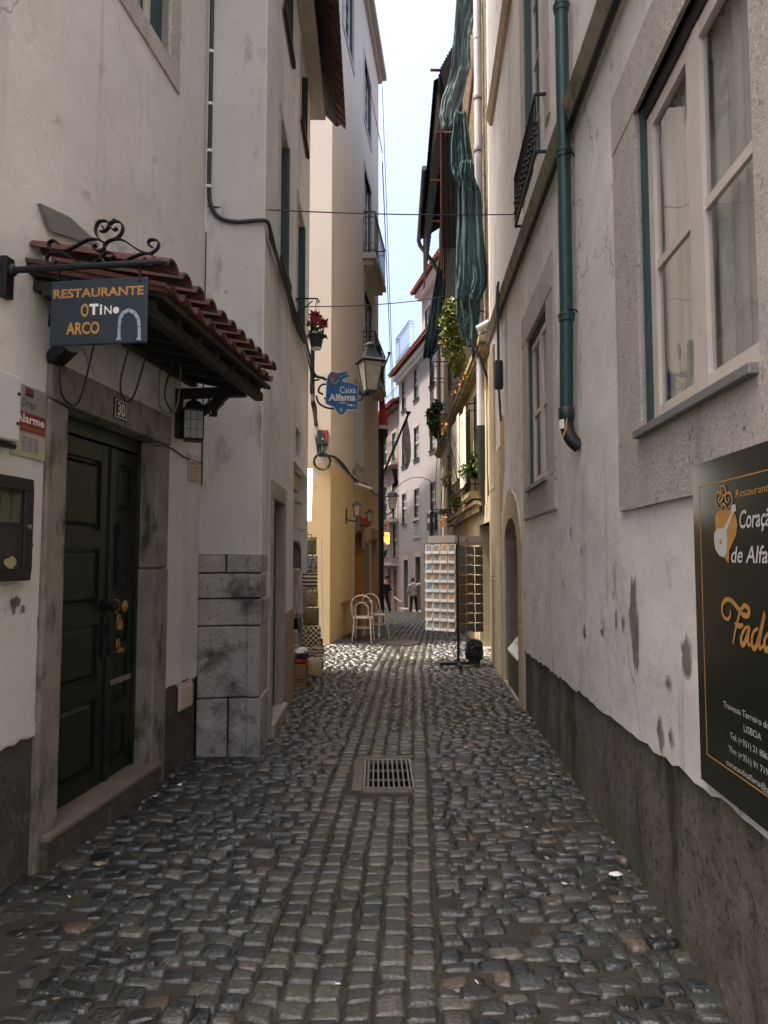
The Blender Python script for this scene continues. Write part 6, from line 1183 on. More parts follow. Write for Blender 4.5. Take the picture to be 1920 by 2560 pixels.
for j in range(9):
    for i in range(4):
        z = 1.645 - j * .137; w_ = LW_ / 4; a0 = i * w_ + .006; a1 = (i + 1) * w_ - .006; z0, z1 = z, z + .132; lean = .035 + rr.uniform(0, .01); b0 = .012 + rr.uniform(0, .012)
        col = 'blue' if (j, i) in ((2, 0), (4, 0)) else 'green' if (j, i) == (8, 0) else 'brown' if j == 2 else rr.choice(seq)
        r_ = rr.uniform(-.006, .006); P_ = lambda u, v, d=0: LP.P(a0 + (a1 - a0) * u + r_ * v, b0 + (.035 - .03 * v) + d, z0 + (z1 - z0) * v)
        lb = '%s toned postcard on the white lit face, %s row, %s column' % (col, ordw[j], colw[i])
        q = thing('postcard', lb, 'postcard', tuple(P_(.5, 0)), 'postcards on the lit side of the stand')
        m = MB(); m.box8([P_(0, 0, -.008), P_(1, 0, -.008), P_(1, 0), P_(0, 0), P_(0, 1, -.008), P_(1, 1, -.008), P_(1, 1), P_(0, 1)]); m.obj('card', white, q)
        MB().quad(P_(.10, .30, .0012), P_(.90, .30, .0012), P_(.90, .93, .0012), P_(.10, .93, .0012)).obj('picture', pics[col], q)
dk = [mat('dark card', (.035, .033, .03), .5, var=(.12, .11, .10), vscale=50), mat('brown card', (.07, .04, .022), .5, var=(.13, .075, .04), vscale=40), mat('grey card', (.14, .135, .125), .5, var=(.05, .05, .045), vscale=50)]  # dark cards, with the shade of this face also put into their colours
for j in range(9):
    for i in range(3):
        z = 1.62 - j * .137; w_ = RW_ / 3; a0, a1 = i * w_ + .008, (i + 1) * w_ - .008; k = 2 if j < 3 and i != 2 else 1 if 3 <= j <= 7 and i < 2 else 0
        P_ = lambda u, v, d=0: RP.P(a0 + (a1 - a0) * u, .012 + (.018 - .014 * v) + d, z + .125 * v)
        lb = '%s postcard on the dark shaded face, %s row, %s column' % (('dark', 'brown', 'grey')[k], ordw[j], ['left', 'middle', 'right'][i])
        q = thing('postcard', lb, 'postcard', tuple(P_(.5, 0)), 'postcards on the shaded side of the stand')
        m = MB(); m.box8([P_(0, 0, -.008), P_(1, 0, -.008), P_(1, 0), P_(0, 0), P_(0, 1, -.008), P_(1, 1, -.008), P_(1, 1), P_(0, 1)]); m.obj('card', dk[k], q)
        if (j * 3 + i) % 3 == 1: MB().quad(P_(.1, .02, .0012), P_(.7, .02, .0012), P_(.7, .12, .0012), P_(.1, .12, .0012)).obj('price_strip', white, q)
tag(lump((K.x + .26, K.y + .18, .26), .115, .10, .145, 5, .22, 44, 30, .16, .62).obj('black_bag', mat('crumpled black plastic', (.008, .009, .01), .25, bump=1, bscale=18, bdist=.03), smooth=25), 'crumpled black plastic bag weighting the foot of the postcard stand', 'bag')
# ------------------------------------------------------------------ pipes, nets, plants on the right
t = thing('white_pipe', 'pale plastic downpipe with black lower length at the corner of the yellow house', 'pipe', tuple(R.P(10.95, .09, 2.4)))
m = MB(); m.tube([R.P(10.95, .09, z) for z in (3.62, 11)], .062, 14)
for z in (5.6, 6.5, 7.35, 8.3, 9.2, 10.2): m.lathe(R.P(10.95, .09, z), [(.06, 0), (.068, .004), (.068, .09), (.06, .095)], 14)
m.obj('pipe', M['pvc'], t, smooth=40); m = MB(); m.tube([R.P(10.95, .09, 3.7), R.P(10.95, .09, 3.0), R.P(10.94, .085, 2.75), R.P(10.92, .07, 2.5), R.P(10.9, .06, 2.25)], [.066, .064, .05, .03, .012], 12); m.obj('lower_pipe', M['black_pipe'], t, smooth=50)
m = MB()
for z in (5.55, 6.45, 7.3, 8.25, 9.15): m.lathe(R.P(10.95, .09, z), [(.066, 0), (.070, .001), (.070, .022), (.066, .023)], 14)
m.obj('clamp', M['black'], t)
t = thing('green_downpipe', 'dark teal iron downpipe with rings and a stickered elbow on the grey house', 'pipe', tuple(R.P(4.42, .07, 2.3)))
m = MB(); m.tube([R.P(4.42, .07, z) for z in (8.5, 3.2)] + [R.P(4.45, .075, 2.56)], .044, 16); m.obj('pipe', M['pipe_green'], t, smooth=50)
m = MB()
for z in (5.30, 4.28, 3.17): m.lathe(R.P(4.42, .07, z), [(.044, -.035), (.050, -.03), (.052, 0), (.056, .004), (.056, .016), (.05, .02), (.044, .022)], 16)
m.obj('collar', M['pipe_green'], t, smooth=40)
m = MB(); m.lathe(R.P(4.45, .075, 2.50), [(.046, -.02), (.052, 0), (.052, .07), (.046, .075)], 16); m.tube(ease([R.P(4.45, .075, 2.53), R.P(4.45, .072, 2.44), R.P(4.43, .05, 2.36), R.P(4.42, .0, 2.31)], 4), .045, 14); m.obj('elbow', M['black_pipe'], t, smooth=50)
m = MB(); el = [(R.P(4.45, .075, z) + (-R.ax * math.cos(k) + R.ay * math.sin(k)) * .0535) for z in (2.43, 2.49) for k in (.5, .9, 1.3)]; m.add([el[0], el[1], el[2], el[5], el[4], el[3]], [(0, 1, 4, 5), (1, 2, 3, 4)]); m.obj('sticker', M['white'], t); m = MB(); el = [(R.P(4.45, .075, z) + (-R.ax * math.cos(k) + R.ay * math.sin(k)) * .0537) for z, k in ((2.50, .1), (2.48, .3), (2.42, .45), (2.38, .8), (2.37, .6), (2.42, .2))]; m.add(el, [tuple(range(6))]); m.obj('sticker', M['gold'], t)
for z in (4.26, 3.2): m = MB(); m.tube([R.P(4.42, 0, z), R.P(4.38, .02, z), R.P(4.36, .07, z)], .006, 5); m.obj('clamp', M['iron'], t)
net = thing('scaffold_netting', 'torn teal shade netting gathered and hanging in front of the derelict upper wall', 'netting', tuple(at(1040, 640, 11.6)))
z5 = lambda L: [(v / S, a / S, b / S) for v, a, b in L]
cloth('upper_swag', M['net_light'], z5([(-60, 1146, 1214), (0, 1141, 1205), (54, 1138, 1185), (99, 1134, 1174), (163, 1129, 1177), (195, 1122, 1168), (244, 1104, 1157), (289, 1098, 1144), (322, 1107, 1132)]), 1.6, .06, 11.2, parent=net, seed=2, nx=20)
cloth('gathered_fall', M['net'], z5([(278, 1136, 1166), (304, 1135, 1168), (361, 1128, 1176), (414, 1127, 1184), (440, 1133, 1186), (457, 1140, 1190)]), 3, .045, 10.8, parent=net, seed=3, nx=24)
cloth('lower_fall', M['net'], z5([(405, 1150, 1184), (440, 1142, 1186), (460, 1146, 1192), (480, 1143, 1202), (552, 1143, 1206), (638, 1140, 1214), (698, 1139, 1222), (732, 1138, 1209), (752, 1139, 1200)]), 3.2, .05, 10.7, parent=net, seed=5, nx=28)
cloth('frayed_hem', M['net'], z5([(745, 1172, 1202), (800, 1176, 1198), (850, 1179, 1192), (893, 1179, 1186)]), 2, .03, 10.8, parent=net, seed=6)
cloth('frayed_hem', mat('thin torn netting', (.07, .13, .11), .95, var=(.04, .09, .08), vscale=6, alpha=.75), z5([(740, 1139, 1180), (790, 1141, 1180), (835, 1150, 1180), (868, 1170, 1179)]), 1.5, .03, 10.9, parent=net, seed=7)
net2 = cloth('second_netting', M['net'], z5([(570, 1106, 1112), (640, 1098, 1112), (700, 1088, 1113), (780, 1074, 1113), (830, 1066, 1110), (870, 1060, 1100), (896, 1058, 1080)]), 2.5, .07, 15.2, seed=9, nx=22); tag(net2, 'narrow torn strip of dark teal netting hanging farther along the derelict house', 'netting')
sct = thing('scaffolding', 'cluster of rusty scaffold tubes under the corrugated eaves', 'scaffolding', tuple(at(1110 / S, 700 / S, 14.5))); r_ = random.Random(5)
for k in range(7):
    u0 = 1101 + k * 5.5; Y = 14.2 + .2 * k; m = MB(); m.tube([at((u0 + r_.uniform(-4, 4)) / S, 270 / S, Y), at((u0 - 2 + r_.uniform(-5, 8)) / S, (600 + r_.uniform(-60, 110)) / S, Y)], .022, 6); m.obj('tube', M['rust'], sct, smooth=60)
for v, u0, Y in ((175, 1076, 14.3), (332, 1092, 14.3), (452, 1077, 14.6), (554, 1077, 15)): m = MB(); m.tube([at(u0 / S, v / S, Y), at((u0 + 60) / S, (v + 1) / S, Y)], .03, 8); m.obj('tube', M['rust'], sct, smooth=60)
m = MB(); m.tube([at(1198 / S, 0, 12), at(1196 / S, 60 / S, 12), at(1165 / S, 330 / S, 12)], .04, 8); m.obj('tube', M['rust'], sct, smooth=60)

m = MB(); pa, pb = at(1222 / S, 296 / S, 10.7), at(1176 / S, 505 / S, 12.6); m.bar(pa, pb, .17, .05, up=(1, 0, 0)); o = m.obj('scaffold_plank', mat('dark perforated steel', (.03, .035, .028), .5)); tag(o, 'dark perforated scaffold plank fixed beside the pale downpipe', 'plank')
d_ = (pb - pa); m = MB()
for k in range(14): m.lathe(pa + d_ * (k + .6) / 15 + Vector((-.0, -.03, 0)), [(0, 0), (.010, 0), (.010, .004), (0, .004)], 8, Vector((-.3, -1, -.1)))
m.obj('hole', M['white_paint'], o)
r_ = random.Random(14)
def plant(name, label, blobs, Y, size, n, mt, seed, stems=None, dY=.25):
    pts = []
    rr = random.Random(seed)
    for (u, v, ru, rv, w_) in blobs:
        for _ in range(int(n * w_)):
            a_, q = rr.uniform(0, 6.28), math.sqrt(rr.random()); p = at((u + ru * q * math.cos(a_)) / S, (v + rv * q * math.sin(a_)) / S, Y) + Vector((0, rr.uniform(-dY, dY), 0)); pts.append(p)
    lo = min(pts, key=lambda p: p.z)
    t = thing(name, label, 'plant', tuple(lo)); leafmesh(pts, size, seed).obj('foliage', mt, t, weld=False)
    m = MB(); ctr = [at(u / S, v / S, Y) for (u, v, *_) in blobs]
    for k in range(6): m.tube(ease([c + Vector((rr.uniform(-.12, .12), rr.uniform(-.1, .1), 0)) for c in ctr] if len(ctr) > 1 else [ctr[0], ctr[0] + Vector((rr.uniform(-.2, .2), 0, rr.uniform(-.2, .2)))], 4), .006, 4)
    m.obj('stem', M['dark_wood'], t); return t
plant('hanging_ivy', 'tall yellow green creeper hanging below the netting over the mossy cornice', [(1124, 768, 14, 18, 1), (1118, 800, 20, 24, 2), (1124, 835, 22, 26, 2.4), (1132, 865, 24, 26, 2.2), (1142, 893, 20, 20, 1.3), (1146, 915, 16, 16, .7)], 12.6, .085, 190, M['leaf_yellow'], 3)
plant('balcony_creeper', 'dark green creeper spilling from the upper far balcony of the derelict house', [(1092, 1015, 14, 12, 1), (1082, 1035, 15, 16, 1.6), (1086, 1060, 14, 14, 1.1), (1096, 1082, 9, 12, .5)], 17.5, .10, 190, M['leaf_dark'], 4)
plant('balcony_plant', 'lush green plant in the box on the near balcony behind the black pipe', [(1188, 1150, 20, 18, 1.6), (1180, 1170, 26, 14, 1.4), (1165, 1180, 12, 10, .6), (1200, 1178, 14, 14, .8)], 11.5, .09, 150, M['leaf'], 5)
plant('trailing_vine', 'yellowish vine trailing beside the white banner above the slatted ledge', [(1132, 1188, 18, 12, .8), (1120, 1202, 14, 12, .7), (1138, 1250, 16, 12, .8), (1146, 1268, 12, 10, .5)], 14.6, .075, 130, M['leaf_yellow'], 6)
plant('balcony_plant', 'small green plant on the lower far balcony', [(1108, 1280, 12, 7, 1), (1120, 1284, 8, 6, .6)], 19, .08, 110, M['leaf'], 7)
plant('dry_vine', 'dry orange leaves clinging along the mossy cornice', [(1160, 940, 5, 8, .5), (1152, 955, 6, 8, .5), (1140, 975, 6, 6, .3), (1112, 1062, 6, 10, .4), (1168, 1264, 6, 9, .5), (1108, 1300, 6, 16, .8), (1112, 1075, 4, 8, .3)], 12.2, .07, 26, M['leaf_orange'], 8)
# banners on the near balcony
t = thing('white_banner', 'white cloth banner with dark lettering hung along the near balcony rail', 'banner', tuple(FW.P(.3, .33, 2.8)))
RB = Frame(FW.P(0, .315, 0)[:2], (-FW.ax)[:2]); m = MB(); rows_ = []
m.add([FW.P(.06 + 1.15 * i / 8, .31 + .012 * math.sin(i * 1.3), z) for z in (2.80, 4.10) for i in range(9)], [(i, i + 1, i + 10, i + 9) for i in range(8)]); m.obj('cloth', mat('sunlit white cloth', (.70, .64, .54), .9), t, weld=False)
m = MB(); m.add([FW.P(1.3 + 1.6 * i / 8, .30 + .012 * math.sin(i * 1.1), z) for z in (3.05, 4.25) for i in range(9)], [(i, i + 1, i + 10, i + 9) for i in range(8)]); m.obj('cloth', bpy.data.materials['sunlit white cloth'], t, weld=False)
grey = mat('grey lettering', (.16, .15, .14), .8)
txt(t, RB, 'MUSEU', -.75, -.35, 3.86, 3.96, .02, grey); txt(t, RB, 'DEVOTION', -2.5, -1.5, 3.72, 3.92, .01, grey); txt(t, RB, 'D', -2.85, -2.55, 3.35, 3.85, .01, bpy.data.materials['navy cloth'], bold=.03); txt(t, RB, 'A 7', -2.3, -1.8, 3.35, 3.5, .01, grey)
# cables, junction box on the grey house
t = thing('junction_box', 'black cylinder shaped cable box hanging on the grey house below the ledge', 'cable box', tuple(R.P(8.85, .08, 3.9)))
q0, q1 = R.on(1249 / S, 967 / S, .08), R.on(1249 / S, 900 / S, .08); a_ = q0[0]
m = MB(); m.lathe(R.P(a_, .09, q0[1]), [(0, -.03), (.045, -.03), (.055, 0), (.058, .02), (.058, q1[1] - q0[1] - .02), (.05, q1[1] - q0[1]), (0, q1[1] - q0[1])], 8); m.obj('casing', mat('black plastic', (.014, .018, .022), .4), t, smooth=40)
m = MB(); r_ = random.Random(4)
for k in range(5): curve_tube(m, [R.P(a_ + r_.uniform(-.1, .1), .09, 4.95), R.P(a_ + r_.uniform(-.08, .08), .10, 4.7), R.P(a_ + r_.uniform(-.05, .05), .09, 4.45), R.P(a_ + r_.uniform(-.03, .03), .09, q1[1])], .014)
for k in range(3): curve_tube(m, [R.P(a_ + .01 * k, .09, q0[1]), R.P(a_ + r_.uniform(-.05, .05), .08, q0[1] - .2), R.P(a_ + r_.uniform(-.03, .03), .07, q0[1] - .42)], .012)
m.obj('cable_tail', M['black_pipe'], t)
m = MB(); zc = lambda a: ca[1] + sl_ * (a - .5) - .16
for k in range(3): curve_tube(m, [R.P(a, .035 + .012 * k, zc(a) - .012 * k + .01 * math.sin(a * 3 + k)) for a in (1, 2, 3.2, 4.4, 5.5, 6.6, 7.8, 8.9)], .012)
tag(m.obj('cable_bundle', M['black_pipe'], smooth=60), 'black cables running under the ledge of the grey house', 'cable')
m = MB(); curve_tube(m, [at(u / S, v / S, Y) for u, v, Y in ((1241, 798, 9.6), (1215, 828, 10.2), (1195, 841, 10.5), (1188, 858, 10.6), (1195, 880, 10.6), (1208, 915, 10.6), (1222, 965, 10.7), (1228, 1060, 10.8), (1226, 1150, 10.8), (1222, 1240, 10.8))], .018); tag(m.obj('black_cable', M['black_pipe'], smooth=60), 'black cable curving from the ledge down over the pale downpipe', 'cable')
m = MB(); p_, q_ = at(1192 / S, 823 / S, 10.7), at(1222 / S, 806 / S, 10.7); m.tube([p_, q_], .05, 10); tag(m.obj('pipe_offcut', M['pvc']), 'short grey pipe stub lying on the end of the mossy cornice', 'pipe')
# number plates and board in the arch
FR = Frame(FW.o[:2], (-FW.ax)[:2]); RR = Frame(R.o[:2], (-R.ax)[:2])
t = thing('house_number_plate', 'small enamel number plate 5 on the lintel of the dark green door', 'number plate', tuple(FW.P(.4, .03, 2.2))); MB().box(FW, .32, .50, .02, .03, 2.20, 2.40).obj('plate', M['tin'], t); txt(t, FR, '5', -.46, -.36, 2.225, 2.375, .031, M['black'], bold=.02)
a, c = R.on(1266 / S, 1248 / S, .03); t = thing('house_number_plate', 'number plate 51 above the arched doorway of the grey house', 'number plate', tuple(R.P(a, .03, c))); MB().box(R, a - .12, a + .10, .0, .012, c - .09, c + .12).obj('plate', M['tin'], t); txt(t, RR, '51', -a - .08, -a + .09, c - .06, c + .09, .0125, M['black'], bold=.02)
t = thing('menu_board', 'green board with a tilted white menu top lettered CORAÇÃO standing in the arched doorway', 'sign', tuple(R.P(7.7, .03, .05)))
m = MB(); m.box(R, 7.38, 8.22, -.06, .02, .12, .50); m.obj('board', mat('mottled green board', (.05, .085, .045), .8, var=(.09, .12, .07), vscale=20), t)
p = [R.P(7.36, .03, .50), R.P(8.24, .03, .50), R.P(8.24, -.14, .70), R.P(7.36, -.14, .70)]; m = MB(); m.prism(p, Vector((0, 0, .015))); m.obj('menu_top', M['white_paint'], t)
m = MB()
U = (p[0] - p[1]).normalized(); Vv = (p[2] - p[1]).normalized(); Nn = Vector((0, 0, .017)); TFm = Frame((0, 0), (1, 0)); TFm.o = p[1] + Nn + Vv * .05 + U * .08; TFm.ax = U; TFm.ay = (U.cross(Vv)).normalized() * (1 if U.cross(Vv).z > 0 else -1); TFm.az = Vv
txt(t, TFm, 'CORAÇÃO', 0, .66, .04, .17, .002, M['black']); 
for k in range(3): MB().box(R, 7.6 + .12 * k, 7.63 + .12 * k, .02, .022, .18, .42).obj('lettering', mat('faint red print', (.14, .07, .05), .8), t)
# ------------------------------------------------------------------ the Fado poster
t = thing('fado_poster', 'black poster board lettered Coração de Alfama and Fado on the right wall', 'poster', tuple(R.P(2, .03, .8)))
G = lambda x, y: RR.on((1730 + x * .2937) / S, (1100 + y * .2938) / S, .032)
m = MB(); gl = mat('glossy black poster', (.010, .012, .009), .16, var=(.016, .020, .014), vscale=5, spec=.6)
m.box(R, 1.25, 2.50, .022, .03, .815, 1.93); m.obj('board', gl, t)
m = MB()
for (x0, x1, y0, y1) in ((1.27, 2.44, 1.845, 1.849), (1.27, 2.44, .915, .918), (2.437, 2.44, .915, 1.849)): m.box(R, x0, x1, .03, .031, y0, y1)
m.obj('border', M['gold'], t)
def strokes(lst, w0, mt, name='lettering'):
    for pts in lst:
        q = ease([RR.P(*(lambda g: (g[0], .0325, g[1]))(G(*p))) for p in pts], 6); n = len(q); ws = [w0 * (.45 + .55 * math.sin(math.pi * (i + .5) / n)) for i in range(n)]
        MB().ribbon(q, ws, RR.ay).obj(name, mt, t)
strokes([[(330, 1450), (325, 1500), (300, 1525), (265, 1490), (258, 1410), (290, 1360), (340, 1370), (400, 1440), (440, 1490), (480, 1490), (485, 1440), (450, 1410), (420, 1440), (400, 1500), (380, 1580), (362, 1660), (352, 1735)], [(365, 1560), (400, 1582), (437, 1572)],
         [(492, 1590), (455, 1600), (420, 1680), (428, 1742), (452, 1720), (480, 1640), (492, 1595), (478, 1690), (487, 1748), (514, 1715)], [(565, 1600), (522, 1640), (510, 1725), (532, 1775), (568, 1700), (622, 1468), (578, 1690), (578, 1775), (614, 1740)], [(650, 1640), (618, 1710), (628, 1790), (665, 1750), (668, 1660), (648, 1640)]], .0085, M['gold'])
def pt(s, x0, x1, y0, y1, mt, ref=None, **k):
    g0, g1 = G(x0, y1), G(x1, y0); yb = G(x0, y0)[1]; txt(t, RR, s, g0[0], g1[0], g0[1], yb, .0322, mt, **k)
sil = mat('silver lettering', (.50, .50, .49), .5)
pt('Restaurante Típico', 372, 900, 425, 510, M['gold'], shear=.2); pt('Coração', 408, 720, 600, 790, sil, shear=.25, bold=.012); pt('de Alfama', 335, 800, 905, 1045, sil, shear=.25, bold=.012)
H_ = lambda x, y: RR.on((1400 + x * .6599) / S, (1100 + y * .66) / S, .032)
def ht(s, x0, x1, y0, y1):
    g0, g1 = H_(x0, y1), H_(x1, y1 + (x1 - x0) * .0); zt = H_(x0, y0)[1]; txt(t, RR, s, g0[0], g1[0], g0[1], zt, .0322, sil)
ht('Travessa Terreiro do Trigo', 620, 850, 988, 1018); ht('LISBOA', 697, 762, 1078, 1104); ht('Tel: (+351) 21 886', 645, 784, 1106, 1136); ht('Tlm: (+351) 91 719', 640, 786, 1156, 1186); ht('coracaodealfama@g', 632, 788, 1206, 1236)
def shape(pts, mt, name, b): m = MB(); m.add([RR.P(g[0], b, g[1]) for g in (G(*p) for p in pts)], [tuple(range(len(pts)))]); m.obj(name, mt, t)
shape([(195, 640), (225, 605), (280, 600), (330, 590), (370, 640), (386, 720), (375, 810), (340, 890), (315, 940), (312, 1052), (290, 1020), (265, 985), (230, 920), (205, 820)], M['gold'], 'heart', .0318)
shape([(215, 755), (270, 745), (298, 790), (300, 880), (295, 960), (270, 998), (235, 985), (200, 930), (187, 850), (190, 790)], sil, 'guitar', .0323); shape([(268, 755), (300, 700), (335, 620), (330, 575), (345, 545), (372, 548), (375, 600), (345, 630), (315, 720), (292, 775)], sil, 'guitar', .0324); shape([(235, 850), (250, 840), (258, 870), (250, 890), (236, 885)], M['gold'], 'guitar', .0327)
strokes([[(250, 600), (215, 560), (200, 500), (215, 450), (250, 450), (262, 490), (240, 530), (222, 510), (238, 490)], [(290, 600), (325, 560), (342, 510), (330, 455), (295, 455), (280, 490), (300, 530), (318, 510), (305, 490)], [(250, 460), (245, 410), (262, 388), (285, 410), (283, 460), (265, 470), (258, 440), (270, 425)], [(265, 610), (250, 580), (265, 545), (285, 560), (285, 590), (268, 600)]], .004, M['gold'], 'filigree')
# ------------------------------------------------------------------ drain grate, manhole, litter
t = thing('drain_grate', 'steel drain grate with nine bars in the middle of the cobbles', 'drain', (.03, 5.2, -.01))
gf = Frame((.03, 5.2), (1, .012)); x0, x1, y0, y1 = -.165, .165, -.33, .31
m = MB(); zt = .012
for i in range(9): a = x0 + .02 + (x1 - x0 - .04) * i / 8; m.box(gf, a - .006, a + .006, -y1, -y0, zt - .03, zt)
m.obj('bar', M['steel'], t, bevel=.002)
m = MB()
for (a0, a1, b0, b1) in ((x0 - .014, x0, -y1, -y0), (x1, x1 + .014, -y1, -y0), (x0 - .014, x1 + .014, -y1 - .014, -y1), (x0 - .014, x1 + .014, -y0, -y0 + .014)): m.box(gf, a0, a1, b0, b1, zt - .035, zt + .001)
for b in (-.12, .1): m.box(gf, x0, x1, b - .005, b + .005, zt - .035, zt - .02)
m.obj('frame', M['steel'], t)
m = MB(); m.wall(Frame((.03 - .165, 5.2 - .31), (1, 0)), 0, .33, -.4, -.0); 
m = MB(); P_ = gf.P
for q in (((x0, -y1), (x1, -y1)), ((x1, -y1), (x1, -y0)), ((x1, -y0), (x0, -y0)), ((x0, -y0), (x0, -y1))): m.quad(P_(q[0][0], q[0][1], -.4), P_(q[1][0], q[1][1], -.4), P_(q[1][0], q[1][1], -.02), P_(q[0][0], q[0][1], -.02))
m.quad(P_(x0, -y1, -.4), P_(x1, -y1, -.4), P_(x1, -y0, -.4), P_(x0, -y0, -.4)); m.obj('pit', M['pit'], t)
m = MB(); 
for (a0, a1, b0, b1) in ((-.26, -.18, -.36, .36), (.18, .27, -.40, .36), (-.18, .18, .325, .40), (-.24, .24, -.47, -.325)): m.box(gf, a0, a1, b0, b1, -.04, .002)
m.obj('mortar_bed', mat('drain mortar', (.16, .14, .115), .95, var=(.10, .088, .072), vscale=14, bump=.8, bscale=60), t, bevel=.008)
p = (.30, 12.9); t = thing('manhole_cover', 'round iron manhole cover in the cobbles near the cafe chairs', 'manhole', (p[0], p[1], zg(p[1]))); m = MB(); m.lathe((p[0], p[1], zg(p[1]) + .0), [(0, 0), (.36, 0), (.36, .034), (.30, .038), (0, .036)], 32); m.obj('cover', mat('worn iron', (.11, .09, .07), .5, metal=.3, var=(.07, .06, .05), vscale=12), t, smooth=30)
def crumple(x, y, s, mt, name, label, seed, cat='litter', grp=None):
    p = at_ground(x, y); r = random.Random(seed); m = MB(); n = 9
    pts = [Vector((p.x + s * r.uniform(.6, 1.1) * math.cos(2 * math.pi * k / n), p.y + s * .8 * r.uniform(.6, 1.1) * math.sin(2 * math.pi * k / n), p.z + r.uniform(.008, .03) * s * 12)) for k in range(n)]
    c = Vector((p.x, p.y, p.z + s * .35)); m.add([c] + pts, [(0, k + 1, (k + 1) % n + 1) for k in range(n)]); o = m.obj(name, mt, weld=False); md = o.modifiers.new('thick', 'SOLIDIFY'); md.thickness = .0015; tag(o, label, cat, grp)
def at_ground(x, y):
    r = ray(x, y); q = CAM + r * (-1.585 / r.z); q.z = .014 + crown(q.x, q.y); return q
crumple(1330, 1912, .035, M['white'], 'crumpled_tissue', 'crumpled white tissue on the cobbles near the right wall', 2); crumple(1220, 1925, .018, M['tin'], 'crumpled_tissue', 'small torn white scrap left of the crumpled tissue', 3)
crumple(388, 1713, .022, M['white'], 'paper_scrap', 'small white paper scrap on the cobbles in front of the doorstep', 5); crumple(215, 1892, .032, mat('tan paper', (.34, .28, .2), .9), 'paper_scrap', 'tan paper scrap on the cobbles at lower left', 6); crumple(335, 1740, .025, M['tin'], 'paper_scrap', 'pale flat paper strip beside the doorstep', 7)
crumple(1285, 1978, .016, mat('green foil', (.12, .3, .14), .4), 'foil_scrap', 'small green wrapper below the crumpled tissue', 8); crumple(575, 1390, .03, M['white'], 'paper_scrap', 'white scrap on the ground by the nearer bistro chair', 9)
r_ = random.Random(31); butt = mat('tan filter', (.30, .17, .09), .8); pap = M['white']
for k in range(18):
    x = r_.choice([r_.uniform(30, 420), r_.uniform(560, 900), r_.uniform(1000, 1350)]); y = r_.uniform(1780, 2180)
    p = at_ground(x, y)
    if p.x < xl(p.y) + .1 or p.x > xr(p.y) - .08: continue
    a_ = r_.uniform(0, 3.1); d = Vector((math.cos(a_), math.sin(a_), 0)); m = MB(); m.tube([p - d * .010, p + d * .010], .003, 6); tag(m.obj('cigarette_butt', butt if k % 3 else pap), 'cigarette butt lying between the foreground cobbles', 'litter', 'cigarette butts on the cobbles')
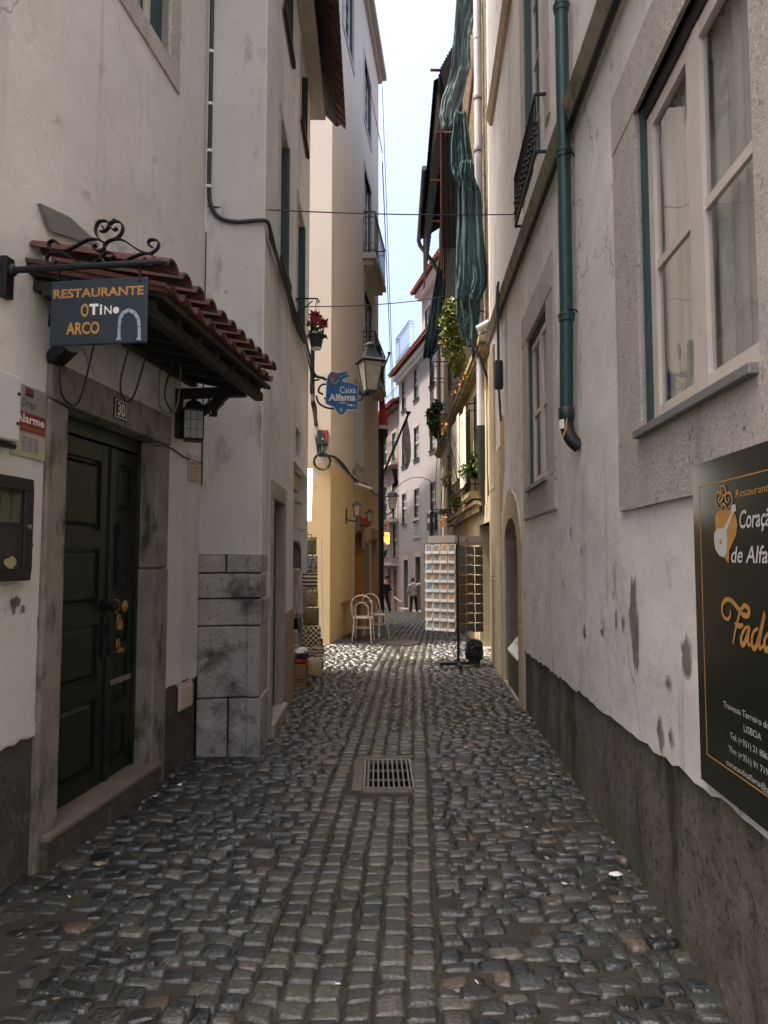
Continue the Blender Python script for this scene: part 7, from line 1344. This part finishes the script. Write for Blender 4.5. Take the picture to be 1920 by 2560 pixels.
# ------------------------------------------------------------------ people
def skin(name, mt, parent, verts, edges, radii, root=0, sub=2):
    off = Vector(parent.location); me = bpy.data.meshes.new(name); me.from_pydata([Vector(v) - off for v in verts], edges, []); o = bpy.data.objects.new(name, me); COL.objects.link(o); o.parent = parent; me.materials.append(mt)
    md = o.modifiers.new('skin', 'SKIN'); md.use_smooth_shade = True
    for i, r in enumerate(radii):
        d = me.skin_vertices[0].data[i]; d.radius = (r, r) if not isinstance(r, tuple) else r; d.use_root = i == root
    s = o.modifiers.new('sub', 'SUBSURF'); s.levels = sub; s.render_levels = sub; return o
skinc = mat('skin', (.42, .25, .18), .6)
def person(label, loc, sc, arms, legs, lean, cols, group=None):
    t = thing('person', label, 'person', loc, group); x, y, z = loc; V = lambda p: (x + p[0] * sc, y + p[1] * sc, z + p[2] * sc)
    hx, hy = lean
    body = [(0, 0, .95), (hx * .5, hy * .5, 1.18), (hx, hy, 1.42), (hx * 1.15, hy * 1.2, 1.50), (hx * 1.3, hy * 1.4, 1.58), (hx * 1.35, hy * 1.6, 1.70)]; rb = [.13, .13, .12, .055, .085, .075]; e = [(0, 1), (1, 2), (2, 3), (3, 4), (4, 5)]
    def limb(chain, rs, a):
        i = len(body)
        for k, p in enumerate(chain): body.append(p); rb.append(rs[k]); e.append((a if k == 0 else i + k - 1, i + k))
    for L in legs: limb(L, [.09, .06, .045, .04], 0)
    for a in arms:
        limb(a, [.055, .042, .034, .03], 2); h = Vector(a[-1]); d = (h - Vector(a[-2])).normalized(); i = len(body) - 1; u = d.orthogonal().normalized()
        for k in range(5): q = h + d * (.07 if k < 4 else .035) + u * ((k - 1.5) * .016 if k < 4 else .045); body.append(tuple(q)); rb.append(.009); e.append((i, len(body) - 1))
    skin('body', skinc, t, [V(p) for p in body], e, [r * sc for r in rb])
    jk = [(0, 0, .88), (hx * .4, hy * .4, 1.08), (hx * .8, hy * .8, 1.28), (hx, hy, 1.44)]; rj = [.185, .20, .20, .15]; ej = [(0, 1), (1, 2), (2, 3)]
    for a in arms:
        i = len(jk)
        for k, p in enumerate(a[:3]): jk.append(p); rj.append((.095, .085, .065)[k]); ej.append((3 if k == 0 else i + k - 1, i + k))
    o = skin('jacket', cols[0], t, [V(p) for p in jk], ej, [r * sc for r in rj], 1)
    if len(cols) > 4: 
        m = MB()
        for zz in (.97, 1.07, 1.17, 1.27): m.lathe(V((hx * .5, hy * .5, zz)), [(.200 * sc, -.012), (.212 * sc, 0), (.200 * sc, .012)], 18)
        m.obj('quilt_seam', cols[4], t, smooth=60); lump(V((hx, hy - .13, 1.46)), .13 * sc, .07 * sc, .09 * sc, 3, .2).obj('hood', cols[0], t, smooth=60)
    for L in legs: skin('trouser_leg', cols[1], t, [V((0 + L[0][0] * .5, 0, .92))] + [V(p) for p in L[:3]], [(0, 1), (1, 2), (2, 3)], [.11 * sc, .105 * sc, .075 * sc, .062 * sc])
    for L in legs: a, b = Vector(L[2]), Vector(L[3]); skin('shoe', cols[2], t, [V((a.x, a.y, .05)), V((a.x + (b.x - a.x) * .6, a.y + (b.y - a.y) * .6, .045)), V((b.x, b.y, .035))], [(0, 1), (1, 2)], [.05 * sc, .045 * sc, .035 * sc])
    hd = Vector((hx * 1.35, hy * 1.55, 1.66)); lump(V(hd + Vector((0, -.015 if hy <= 0 else .0, .02))), .098 * sc, .105 * sc, .115 * sc, 4, .12).obj('hair', cols[3], t, smooth=60)
    return t
L4 = lambda sx, fx, fy: [(sx * .09, 0, .85), (sx * .10 + fx * .4, fy * .3, .48), (sx * .11 + fx, fy * .6, .07), (sx * .12 + fx, fy * .6 + .16, .03)]
person('person in a pale puffer jacket and black trousers pointing at the far wall', (1.28, 30.1, zg(30.1) + .02), .87, [[(.19, 0, 1.42), (.42, .05, 1.48), (.62, .08, 1.58), (.72, .1, 1.62)], [(-.2, 0, 1.40), (-.26, .02, 1.14), (-.27, .06, .92), (-.27, .08, .86)]], [L4(-1, -.03, 0), L4(1, .08, 0)], (-.02, .02), [mat('pale puffer fabric', (.50, .45, .42), .8, var=(.42, .38, .36), vscale=7), M['black'], M['white'], mat('black hair', (.012, .01, .01), .7), mat('quilt shade', (.40, .36, .34), .9)])
person('person in dark hooded clothes leaning forward beside the black drainpipe', (.02, 30.6, zg(30.6) + .02), .95, [[(.16, .06, 1.36), (.20, .14, 1.12), (.36, .16, 1.10), (.44, .16, 1.13)], [(-.15, .06, 1.36), (-.14, .16, 1.12), (.10, .2, 1.08), (.2, .2, 1.09)]], [L4(-1, .05, 0), L4(1, .16, .1)], (.08, .06), [mat('dark maroon coat', (.022, .014, .016), .85), M['black'], mat('grey shoes', (.2, .19, .19), .7), M['black']])
